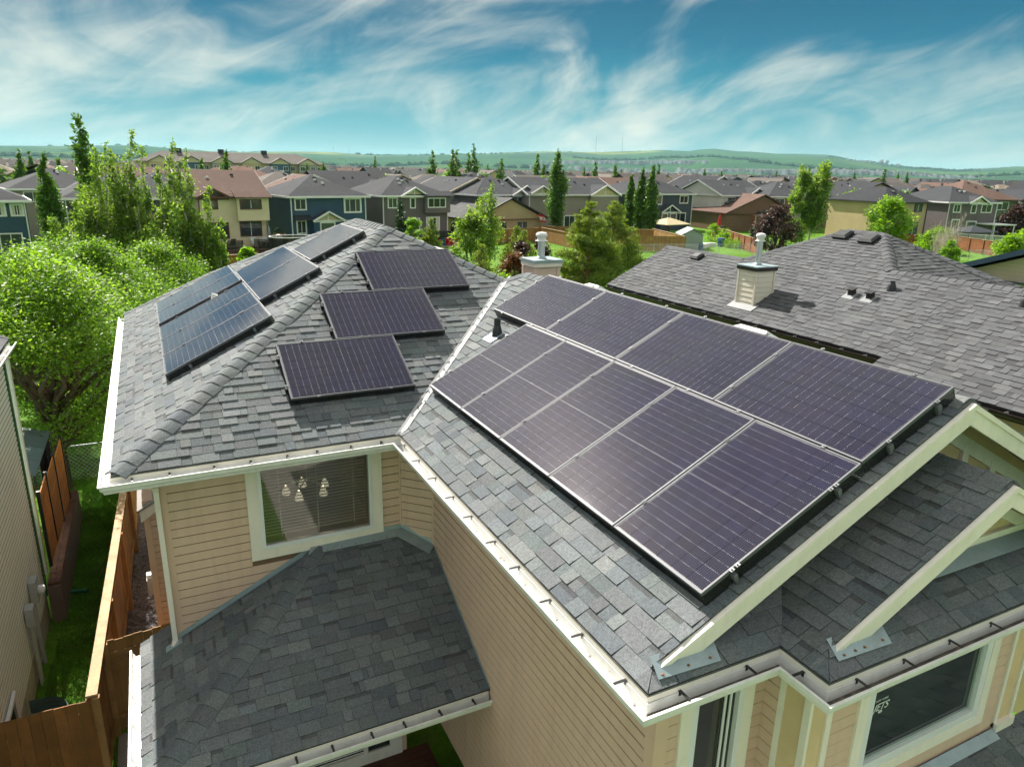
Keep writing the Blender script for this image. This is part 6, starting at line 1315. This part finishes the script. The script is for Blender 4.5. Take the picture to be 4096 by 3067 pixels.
F2('short tan fence panel between the cream and blue houses', (9.4, 76.2), (11.0, 76.4), 1.8, 'fence_far', bw=.15)
F2('orange fence on the left of the tan bungalow garden corner', (33.5, 74.8), (44.0, 77.2), 1.8, 'fence_far', bw=.15, cap='fence_cap')
F2('orange fence running towards the tan bungalow from the pines', (43.6, 66.0), (44.4, 77.3), 1.8, 'fence_far', bw=.15, cap='fence_cap')
F2('orange fence in front of the taupe house with two gables', (45.0, 80.4), (58.0, 70.6), 1.8, 'fence_far', bw=.15, cap='fence_cap')
F2('honey coloured fence facing the lawn beside the grey shed', (45.5, 65.6), (54.8, 60.2), 1.9, 'fence_new', bw=.15, post_side=-1)
F2('honey coloured side fence running back behind the grey shed', (54.8, 60.2), (58.5, 71.5), 1.9, 'fence_new', bw=.15, cap='fence_cap')
F2('reddish fence sloping down to the lawn beside the garden bed', (71.5, 74.0), (62.3, 55.8), 1.8, 'fence_red', bw=.15, cap='fence_cap')
F2('reddish board fence by the tan two storey house', (84.5, 60.5), (97.0, 57.0), 1.6, 'fence_red', bw=.15)
F2('reddish fence below the white lattice at the right', (97.0, 57.0), (92.0, 45.0), 1.8, 'fence_red', bw=.15, cap='fence_cap')
F2('dark fence at the right end of the lawn', (66.5, 56.5), (71, 60), 1.5, 'fence_red', bw=.15)
# cream house deck
dk_ = thing('deck', 'dark brown timber deck with stairs behind the cream house', 'deck', (2.2, 69.9, G), R(8))
for k in range(13): P_(MB().box((0, k*.2, .62), (8.2, k*.2+.19, .66)), 'deck_board', 'brown_wood', dk_)
for k in range(52):
    if 3.3 < k*.158 < 4.7: continue
    P_(MB().box((k*.158, -.03, .02), (k*.158+.15, 0, .62)), 'skirt_board', 'brown_wood', dk_)
for k in range(4): P_(MB().box((3.3, -.3-k*.28, .46-k*.155), (4.7, -.02-k*.28, .50-k*.155)), 'stair_tread', 'brown_wood', dk_)
for xx in (0, 1.6, 3.2, 4.75, 6.4, 8.1): P_(MB().box((xx, 0, .6), (xx+.1, .1, 1.65)), 'rail_post', 'brown_wood', dk_)
for a, b in ((0, 3.25), (4.8, 8.2)):
    P_(MB().box((a, .02, 1.58), (b, .09, 1.66)), 'hand_rail', 'brown_wood', dk_)
    P_(MB().box((a, .045, .75), (b, .055, 1.55)), 'rail_glass', 'wire_guard', dk_)
def patio_chair(label, x, y, z, rz, mat='fabric_grey', frame='black_metal', group='patio chairs'):
    t = thing('patio_chair', label, 'chair', (x, y, z), R(rz), group); P_(MB().box((-.28, -.28, .40), (.28, .28, .46)), 'seat', mat, t); P_(MB().obox((-.28, .24, .46), (.56, 0, 0), (0, .18, .62), (0, .05, -.01)), 'backrest', mat, t)
    for sx in (-1, 1):
        for sy in (-1, 1): P_(MB().bar((sx*.27, sy*.26, 0), (sx*.25, sy*.24, .42), .035, .035), 'leg', frame, t)
        P_(MB().bar((sx*.31, -.28, .64), (sx*.31, .30, .66), .05, .035), 'armrest', frame, t)
    return t
zd = G+.66; c8, s8 = math.cos(R(8)), math.sin(R(8)); DK = lambda u, v: (2.2+u*c8-v*s8, 69.9+u*s8+v*c8)
for k, (u, v, rz, mt) in enumerate(((2.4, 1.2, 200, 'fabric_dark'), (5.0, 1.9, 10, 'stripe_pale'), (6.1, 2.0, -10, 'stripe_pale'), (7.0, 1.1, 80, 'fabric_dark'), (4.9, .8, 160, 'fabric_grey'))):
    x, y = DK(u, v); patio_chair('patio chair on the cream house deck, %s' % ('alone left of the stairs', 'striped one at the left of the table', 'striped one at the back of the table', 'dark one right of the table', 'with its back to the railing')[k], x, y, zd, rz+8, mt)
x, y = DK(5.8, 1.3); t = thing('patio_table', 'round striped patio table on the cream house deck', 'table', (x, y, zd)); P_(MB().lathe((0, 0, 0), [(.55, .70), (.55, .73)], 18), 'table_top', 'stripe_pale', t); P_(MB().lathe((0, 0, 0), [(.25, 0), (.05, .05), (.04, .7)], 10), 'table_leg', 'black_metal', t)
x, y = DK(6.6, 2.1); t = thing('parasol', 'closed grey parasol standing on the cream house deck', 'parasol', (x, y, zd)); P_(MB().lathe((0, 0, 0), [(.22, 0), (.22, .06), (.03, .08), (.025, .9)], 10), 'pole', 'black_metal', t); P_(MB().lathe((0, 0, 0), [(.16, .85), (.20, 1.0), (.13, 1.9), (.03, 2.25)], 10), 'folded_canopy', 'fabric_grey', t)
x, y = DK(7.6, 2.0); t = thing('hanging_chair', 'white egg shaped hanging chair by the dark side fence', 'chair', (x, y, zd)); m = MB()
for k in range(9):
    a0, a1 = math.pi*1.1*k/9-.2, math.pi*1.1*(k+1)/9-.2; m.bar((.55*math.cos(a0), 0, 1.0+1.0*math.sin(a0)), (.55*math.cos(a1), 0, 1.0+1.0*math.sin(a1)), .05, .05)
P_(m, 'frame', 'black_metal', t); P_(MB().lathe((0, .1, .35), [(.05, 0), (.38, .15), (.45, .5), (.3, .85), (.05, .95)], 12), 'basket', 'cloth_white', t)
x, y = 9.6, 66.5; t = thing('trampoline', 'white rimmed trampoline ring with net behind the roof', 'trampoline', (x, y, G))
m = MB(); n = 24
for k in range(n): a, b = 2*math.pi*k/n, 2*math.pi*(k+1)/n; m.bar((2.1*math.cos(a), 1.6*math.sin(a), 2.3), (2.1*math.cos(b), 1.6*math.sin(b), 2.3), .07, .07)
P_(m, 'rim', 'white_trim', t)
m = MB()
for k in range(n): a, b = 2*math.pi*k/n, 2*math.pi*(k+1)/n; m.poly([(2.1*math.cos(a), 1.6*math.sin(a), 1.0), (2.1*math.cos(b), 1.6*math.sin(b), 1.0), (2.1*math.cos(b), 1.6*math.sin(b), 2.3), (2.1*math.cos(a), 1.6*math.sin(a), 2.3)])
P_(m, 'net', 'wire_guard', t)
for k in range(6): a = k*math.pi/3; P_(MB().tube((2.1*math.cos(a), 1.6*math.sin(a), 0), (2.1*math.cos(a), 1.6*math.sin(a), 2.3), .03, n=6), 'leg', 'black_metal', t)
# plum house terrace
t = thing('deck', 'dark screened terrace with timber front behind the plum grey house', 'deck', (28.3, 75.2, G), R(11))
P_(MB().box((0, 0, 0), (4.6, 2.4, .75)), 'deck_body', 'fence_red', t); P_(MB().box((.05, .02, .75), (4.55, .05, 1.75)), 'privacy_cloth', 'tarp_black', t)
for xx in (0, 1.5, 3, 4.5): P_(MB().box((xx, -.02, .7), (xx+.08, .08, 1.85)), 'rail_post', 'black_metal', t)
t = thing('covered_parasol', 'parasol under a black cover on the plum house terrace', 'parasol', (31.6, 77.2, G+.75)); P_(MB().lathe((0, 0, 0), [(.3, 0), (.42, .4), (.40, 1.3), (.22, 2.0), (.06, 2.3)], 10), 'cover', 'tarp_black', t)
def adirondack(label, x, y, rz, mat):
    t = thing('garden_chair', label, 'chair', (x, y, G), R(rz), 'low garden chairs')
    for k in range(5): P_(MB().obox((-.3+k*.125, .25, .25), (.11, 0, 0), (0, .35, .8), (0, .03, -.01)), 'back_slat', mat, t)
    P_(MB().obox((-.3, -.35, .42), (.62, 0, 0), (0, .6, -.17), (0, 0, .03)), 'seat', mat, t)
    for sx in (-.42, .34): P_(MB().box((sx, -.4, .55), (sx+.12, .4, .59)), 'armrest', mat, t); P_(MB().box((sx+.02, -.38, 0), (sx+.10, -.30, .55)), 'leg', mat, t); P_(MB().box((sx+.02, .25, 0), (sx+.10, .33, .55)), 'leg', mat, t)
adirondack('blue garden chair before the plum house terrace', 28.8, 74.3, 190, 'poly_blue'); adirondack('red garden chair before the plum house terrace', 30.2, 74.6, 170, 'poly_red'); adirondack('dark red garden chair beside the red one', 29.6, 75.0, 180, 'poly_red')
MB().box((27.5, 73.6, G), (32.5, 75.2, G+.03)).build('patio_slab', 'concrete', kind='structure')
# tan bungalow flag and deck
t = thing('flag', 'red and white flag with a red leaf on the tan bungalow corner', 'flag', (46.4, 81.2, G+1.9)); P_(MB().tube((0, 0, 0), (-.5, -.5, 1.5), .02, n=6), 'pole', 'white_trim', t)
m = MB(); m2_ = MB(); lf = MB()
for a, b, mm in ((0, .28, m), (.28, .72, m2_), (.72, 1, m)): mm.add([(-.5-.15+a*.45, -.5+a*.1, 1.4-a*1.0), (-.5-.15+b*.45, -.5+b*.1, 1.4-b*1.0), (.25+b*.35, -.55+b*.1, 1.25-b*1.0), (.25+a*.35, -.55+a*.1, 1.25-a*1.0)], [(0, 1, 2, 3)])
P_(m, 'red_bars', 'flag_red', t); P_(m2_, 'white_field', 'cloth_white', t)
c = Vector((.05, -.56, .83)); pts = [c+Vector((math.cos(a*math.pi/5+math.pi/2)*(.18 if a % 2 == 0 else .08), 0, math.sin(a*math.pi/5+math.pi/2)*(.18 if a % 2 == 0 else .08))) for a in range(10)]; P_(lf.poly(pts, (0, .005, 0)), 'leaf_emblem', 'flag_red', t)
t = thing('deck', 'brown deck with board rail in front of the tan bungalow', 'deck', (36.5, 76.2, G), R(12)); P_(MB().box((0, 0, 0), (7.5, 3.2, .9)), 'deck_body', 'fence_far', t)
for k in range(20): P_(MB().box((k*.375, -.04, .0), (k*.375+.35, 0, 1.75)), 'skirt_board', 'fence_far', t)
t = thing('garden_shelter', 'white tent canopy half hidden behind the birch like tree', 'canopy', (33.0, 72, G)); P_(MB().lathe((0, 0, 0), [(1.5, 1.9), (.8, 2.3), (.05, 2.6)], 4), 'canopy', 'cloth_white', t)
for a in (45, 135, 225, 315): P_(MB().tube((1.4*math.cos(R(a-45)), 1.4*math.sin(R(a-45)), 0), (1.4*math.cos(R(a-45)), 1.4*math.sin(R(a-45)), 1.9), .03, n=6), 'post', 'white_trim', t)
# gazebo, shed and garden by the navy house
t = thing('gazebo', 'tan roofed gazebo on dark posts beside the navy house', 'gazebo', (63.5, 74.5, G), R(10)); m = MB(); w = 2.5
m.add([(-w, -w*.8, 2.3), (w, -w*.8, 2.3), (w, w*.8, 2.3), (-w, w*.8, 2.3), (-.3, 0, 3.1), (.3, 0, 3.1)], [(0, 1, 5, 4), (1, 2, 5), (2, 3, 4, 5), (3, 0, 4)]); m.box((-w, -w*.8, 2.2), (w, w*.8, 2.3)); P_(m, 'canopy', 'gazebo_tan', t)
for sx in (-1, 1):
    for sy in (-1, 1): P_(MB().box((sx*2.1-.09, sy*1.6-.09, 0), (sx*2.1+.09, sy*1.6+.09, 2.2)), 'post', 'brown_wood', t); P_(MB().bar((sx*2.1, sy*1.6, 1.5), (sx*1.5, sy*1.6, 2.2), .1, .1), 'brace', 'brown_wood', t)
t = thing('garden_shed', 'small grey metal shed with a gable front by the honey fence', 'shed', (57.2, 63.6, G), R(-28)); m = MB(); m.box((0, 0, 0), (2.6, 3.4, 1.75)); m.poly([(0, 0, 1.75), (2.6, 0, 1.75), (1.3, 0, 2.45)], (0, 3.4, 0)); P_(m, 'wall', 'shed_grey', t)
for s in (-1, 1): P_(MB().poly([(1.3, -.2, 2.53), (1.3+s*1.5, -.2, 1.72), (1.3+s*1.5, 3.6, 1.72), (1.3, 3.6, 2.53)], (0, 0, .05)), 'roof', 'galvanized' if s > 0 else 'shed_grey', t)
for k in range(12): P_(MB().box((.1+k*.2, -.02, .05), (.13+k*.2, .0, 1.75)), 'rib', 'shed_grey', t)
t = thing('bin', 'blue plastic bin in the garden bed by the reddish fence', 'bin', (64.6, 64.6, G)); P_(MB().lathe((0, 0, 0), [(.36, 0), (.45, 1.0), (.48, 1.0), (.48, 1.08), (.3, 1.14)], 14), 'body', 'poly_blue', t)
t = thing('rain_barrel', 'blue rain barrel at the corner of the grey shed', 'barrel', (58.6, 61.6, G)); P_(MB().lathe((0, 0, 0), [(.26, 0), (.32, .3), (.32, .6), (.26, .9), (.1, .92)], 14), 'body', 'poly_blue', t)
for k, (x, y, a) in enumerate(((62.0, 64.8, 20), (63.2, 65.2, -15), (60.5, 63.8, 0))):
    t = thing('planter_box', 'white planter tub in the gravel garden, %s' % ('middle', 'right', 'left')[k], 'planter', (x, y, G), R(a), 'white tubs'); P_(MB().box((-.7, -.4, 0), (.7, .4, .42)), 'tub', 'cloth_white', t); P_(frame_rect(Plane((0, 0, .42), (1, 0, 0), (0, 1, 0)), -.74, .74, -.44, .44, .09, 0, .05), 'rim', 'cloth_white', t)
for k, (x, y, h, r, mt) in enumerate(((66.5, 66, 1.5, 1.2, 'leaf_lime'), (68.5, 68.5, 1.7, 1.2, 'leaf_ash'), (61, 67.5, 1.3, .9, 'leaf_lime'), (65.4, 62.6, .9, 1.6, 'leaf_lime'), (69.0, 71, 2.2, 1.0, 'leaf_lime'), (67.3, 61.6, 2.6, .7, 'leaf_spruce'))): broad('garden shrub in the bed by the reddish fence, %s' % ('wide pale one', 'grey green one behind', 'one beside the shed', 'low one at the lawn edge', 'tall one by the navy house', 'upright dark one')[k], x, y, h, r, 230+k, mt, 'bark_grey', 1800, .11, .02, 24, 2, name='shrub', cat='shrub', clr=.3, limbs=5)
t = thing('parasol', 'closed red parasol between the navy house and brown bungalow', 'parasol', (80.2, 82.4, G+.6)); P_(MB().lathe((0, 0, 0), [(.2, 0), (.04, .05), (.03, .9)], 8), 'pole', 'black_metal', t); P_(MB().lathe((0, 0, 0), [(.2, .6), (.26, 1.0), (.15, 2.0), (.03, 2.4)], 10), 'folded_canopy', 'poly_red', t)
t = thing('barbecue', 'barbecue under a black cover left of the brown bungalow', 'barbecue', (78.6, 80.5, G)); P_(MB().box((-.9, -.4, 0), (.9, .4, 1.2)), 'cover', 'tarp_black', t); P_(MB().box((-1.1, -.3, .8), (1.1, .3, 1.05)), 'side_shelf', 'tarp_black', t)
t = thing('pergola', 'brown timber pergola with slatted side at the brown bungalow', 'pergola', (86.8, 78.6, G), R(-6))
for xx in (0, 3.6, 7.0):
    for yy in (0, 3.6): P_(MB().box((xx, yy, 0), (xx+.16, yy+.16, 2.7)), 'post', 'fence_red', t)
for k in range(14): P_(MB().box((-.3+k*.56, -.4, 2.78), (-.22+k*.56, 4.2, 2.93)), 'rafter', 'brown_wood', t)
for yy in (0, 3.6): P_(MB().box((-.4, yy, 2.65), (7.5, yy+.1, 2.8)), 'beam', 'fence_red', t)
for k in range(4): P_(MB().box((.0, -.02, 1.0+k*.35), (3.7, .03, 1.2+k*.35)), 'slat', 'fence_red', t)
t = thing('lattice_fence', 'white lattice screen above the reddish fence at the right', 'fence', (98.5, 55.2, G), R(-70)); m = MB()
for k in range(30): m.bar((k*.25, 0, .9), (k*.25+.7, 0, 1.9), .03, .04); m.bar((k*.25+.7, 0, .9), (k*.25, 0, 1.9), .03, .04)
P_(m, 'lattice', 'white_trim', t); P_(MB().box((0, -.05, 1.88), (8, .05, 1.98)), 'rail', 'white_trim', t); P_(MB().box((0, -.05, .82), (8, .05, .92)), 'rail', 'white_trim', t)
for k in range(5): P_(MB().box((k*2, -.05, 0), (k*2+.1, .05, 2.05)), 'post', 'white_trim', t)
t = thing('gazebo', 'dark roofed gazebo in front of the grey house at the right', 'gazebo', (101.8, 54.5, G), R(-12)); m = MB(); m.add([(-2.6, -2, 2.2), (2.6, -2, 2.2), (2.6, 2, 2.2), (-2.6, 2, 2.2), (0, 0, 3.0)], [(0, 1, 4), (1, 2, 4), (2, 3, 4), (3, 0, 4)]); P_(m, 'canopy', 'fabric_dark', t)
for sx in (-1, 1):
    for sy in (-1, 1): P_(MB().box((sx*2.3-.06, sy*1.7-.06, 0), (sx*2.3+.06, sy*1.7+.06, 2.2)), 'post', 'brown_wood', t)
# street lamps
for k, (px, ds, h) in enumerate(((3925, 330, 12), (2957, 300, 11.5), (1382, 330, 11.5), (270, 260, 10.5))):
    x, y = ray_xy(px, ds); t = thing('street_lamp', 'slim curved street lamp above the rooftops, %s from the right' % ('first', 'second', 'third', 'fourth')[k], 'street lamp', (x, y, G), group='street lamps'); P_(MB().tube((0, 0, 0), (0, 0, h), .16, .1, 8), 'pole', 'chain_wire', t); m = MB(); m.bar((0, 0, h), (-.8, 0, h+.5), .14, .14); m.bar((-.8, 0, h+.5), (-2.0, 0, h+.45), .14, .14); P_(m, 'arm', 'chain_wire', t); P_(MB().box((-2.7, -.2, h+.35), (-1.9, .2, h+.55)), 'lamp_head', 'chain_wire', t)
# ---- hills: a height field on rings round the town
def hill_mat():
    m, nt, b, out = nmat('hill_fields'); L = nt.links.new; v = coords(nt)
    vo = N(nt, 'ShaderNodeTexVoronoi'); vo.inputs['Scale'].default_value = .0011; mp = N(nt, 'ShaderNodeMapping'); mp.inputs['Scale'].default_value = (1, 1, 0); L(v, mp.inputs[0]); L(mp.outputs[0], vo.inputs['Vector'])
    rp = N(nt, 'ShaderNodeValToRGB'); L(vo.outputs['Color'], rp.inputs[0]); rp.color_ramp.interpolation = 'CONSTANT'; els = rp.color_ramp.elements
    for p, c in ((.25, (.045, .10, .04)), (.42, (.075, .13, .045)), (.6, (.03, .075, .04)), (.72, (.20, .21, .05)), (.8, (.05, .09, .05)), (.9, (.15, .14, .10))): e = els.new(p); e.color = (*c, 1)
    els[0].color = (.04, .09, .035, 1); els[-1].color = (.04, .08, .04, 1)
    c = mixcol(nt, mrange(nt, noise(nt, v, .004, 5), .35, .7), rp.outputs[0], (.03, .065, .04)); L(c, b.inputs['Base Color']); setin(b, Roughness=1.0); b.inputs['Specular IOR Level'].default_value = 0
hill_mat()
prof = [(-300, 605), (0, 600), (200, 599), (400, 598), (560, 596), (760, 607), (900, 615), (1100, 618), (1300, 621), (1500, 628), (1650, 630), (1850, 626), (2050, 617), (2250, 616), (2400, 620), (2550, 617), (2640, 614), (2760, 622), (2820, 618), (2960, 630), (3150, 635), (3300, 642), (3450, 662), (3650, 680), (3850, 690), (4096, 684), (4400, 690)]
def hor(px): return 677.1+.02193*(px-2066.8)
def hz(px):
    for (a, ya), (b, yb) in zip(prof, prof[1:]):
        if a <= px <= b: t = (px-a)/(b-a); t = t*t*(3-2*t); return ya+(yb-ya)*t
    return 640
m = MB(); cols = list(range(-300, 4401, 50)); rngs = (2100, 2500, 3000, 3600, 4300, 5000, 5700, 6400, 7500); frac = (-.05, .10, .26, .46, .66, .84, .95, 1.0, .9)
Hn = random.Random(4); ph = [Hn.uniform(0, 6.28) for _ in range(6)]
for r_i, (rr, fr_) in enumerate(zip(rngs, frac)):
    for px in cols:
        x, y = ray_xy(px, rr); top = (hor(px)-hz(px))/FPX*6400+CAM.z; und = .06*math.sin(px*.004+ph[r_i % 6])+.035*math.sin(px*.011+ph[(r_i+2) % 6]); hh = G+(top-G)*max(-.05, fr_+und*(fr_ > 0)*(fr_ < .99)); m.v.append((x, y, hh))
nc = len(cols)
for i in range(len(rngs)-1):
    for j in range(nc-1): a = i*nc+j; m.f.append((a, a+1, a+nc+1, a+nc))
hills = m.build('hills', 'hill_fields', kind='structure', smooth=True)
def hill_pt(px, k, t=0):
    x, y = ray_xy(px, rngs[k]); j = min(nc-2, max(0, int((px+300)/50))); f_ = ((px+300)/50)-j; za = m.v[k*nc+j][2]*(1-f_)+m.v[k*nc+j+1][2]*f_; return x, y, za
# far wooded edges and pale estates on the hill foot
rng = np.random.default_rng(11); V = []; Fq = []; hv = []
def clump(c, s, hgt):
    b = len(V); k = 6
    for zf, rf_ in ((0, .8), (.5, 1.0), (1.0, .35)):
        for i in range(k): a = 6.283*i/k; V.append((c[0]+s*rf_*math.cos(a)*rng.uniform(.8, 1.2), c[1]+s*rf_*math.sin(a)*rng.uniform(.8, 1.2), c[2]+hgt*zf*rng.uniform(.85, 1.15)))
    for l in range(2):
        for i in range(k): Fq.append((b+l*k+i, b+l*k+(i+1) % k, b+l*k+k+(i+1) % k, b+l*k+k+i))
    Fq.append(tuple(b+2*k+i for i in range(k)))
for a, b, k_, n in ((3120, 3360, 7, 90), (3380, 4200, 7, 240), (3300, 3900, 5, 160), (900, 1240, 7, 60), (2100, 2300, 7, 40), (2380, 2560, 7, 40), (2300, 3000, 3, 120), (1400, 2100, 5, 60), (200, 800, 6, 20), (3000, 4200, 2, 180), (-100, 2200, 1, 180)):
    for _ in range(n):
        px = rng.uniform(a, b); x, y, z = hill_pt(px, k_); clump((x, y, z-2), rng.uniform(8, 17), rng.uniform(7, 14))
tag(MB().add(V, Fq).build('far_woods', pm('far_wood', (.035, .07, .035), 1.0, .3, .02, spec=0), None, 'stuff'), 'dark wooded edges along the far hills', 'woods')
V2 = MB(); V3 = MB()
for a, b, k_, n in ((2280, 3500, 1, 520), (2300, 2800, 2, 260), (3350, 3900, 2, 220), (3000, 3300, 1, 160), (-50, 2250, 0, 460), (2200, 4200, 0, 520), (1990, 2200, 5, 16), (3380, 3560, 4, 30)):
    for _ in range(n):
        px = rng.uniform(a, b); x, y, z = hill_pt(px, k_); w, d_, h_ = rng.uniform(9, 16), rng.uniform(9, 12), rng.uniform(5.5, 8); jx, jy = rng.normal(0, 110, 2); j = k_/8*0; x, y = x+jx*.6, y+jy*.6; z -= 3
        V2.box((x-w/2, y-d_/2, z-4), (x+w/2, y+d_/2, z+h_)); V3.poly([(x-w/2-.5, y-d_/2-.5, z+h_), (x+w/2+.5, y-d_/2-.5, z+h_), (x, y, z+h_+3.4)]); V3.poly([(x+w/2, y-d_/2, z+h_), (x+w/2, y+d_/2, z+h_), (x, y, z+h_+3.4)]); V3.poly([(x-w/2, y+d_/2, z+h_), (x-w/2, y-d_/2, z+h_), (x, y, z+h_+3.4)])
nw = len(V2.f); V2.add(V3.v, V3.f); me = V2.mesh('far_estate'); me.materials.append(pm('far_wall', (.40, .42, .45), .9, .45, .012)); me.materials.append(pm('far_roof', (.13, .12, .13), 1.0, .3, .012)); me.polygons.foreach_set('material_index', [0]*nw+[1]*(len(V2.f)-nw))
tag(mkobj('far_estate', me, None, None, 'stuff'), 'pale far estate houses along the foot of the hills', 'houses')
for k, (px, ytop) in enumerate(((2380, 568), (2485, 576), (1336, 597), (1398, 605))):
    x, y, z = hill_pt(px, 6); H_ = (hor(px)-ytop)/FPX*6400+CAM.z-z; t = thing('radio_mast', 'thin radio mast on the far hill skyline, %s' % ('left of the tall pair', 'right of the tall pair', 'left of the short pair', 'right of the short pair')[k], 'mast', (x, y, z), group='masts on the hills'); P_(MB().tube((0, 0, 0), (0, 0, H_), 2.2, 1.2, 5), 'shaft', pm('mast_grey', (.3, .33, .35), .8), t)
# ---- the air between: a thin pale haze over the whole valley
def haze():
    mt = bpy.data.materials.new('haze_air'); mt.use_nodes = True; nt = mt.node_tree; nt.nodes.clear(); out = N(nt, 'ShaderNodeOutputMaterial'); pv = N(nt, 'ShaderNodeVolumePrincipled'); pv.inputs['Color'].default_value = (.42, .74, .88, 1); pv.inputs['Density'].default_value = HAZE; pv.inputs['Anisotropy'].default_value = .2; nt.links.new(pv.outputs[0], out.inputs['Volume'])
    o = MB().box((-9000, -9000, G-60), (9500, 9500, 190)).build('haze', mt); tag(o, 'thin pale blue haze in the valley air', 'haze', kind='stuff')
if HAZE > 0: haze()
SC.cycles.max_bounces = 5; SC.cycles.diffuse_bounces = 2; SC.cycles.glossy_bounces = 2; SC.cycles.transmission_bounces = 2; SC.cycles.transparent_max_bounces = 8; SC.cycles.use_adaptive_sampling = True; SC.cycles.adaptive_threshold = .03; SC.cycles.volume_bounces = 1; SC.cycles.sample_clamp_indirect = 6.0; SC.cycles.use_denoising = True
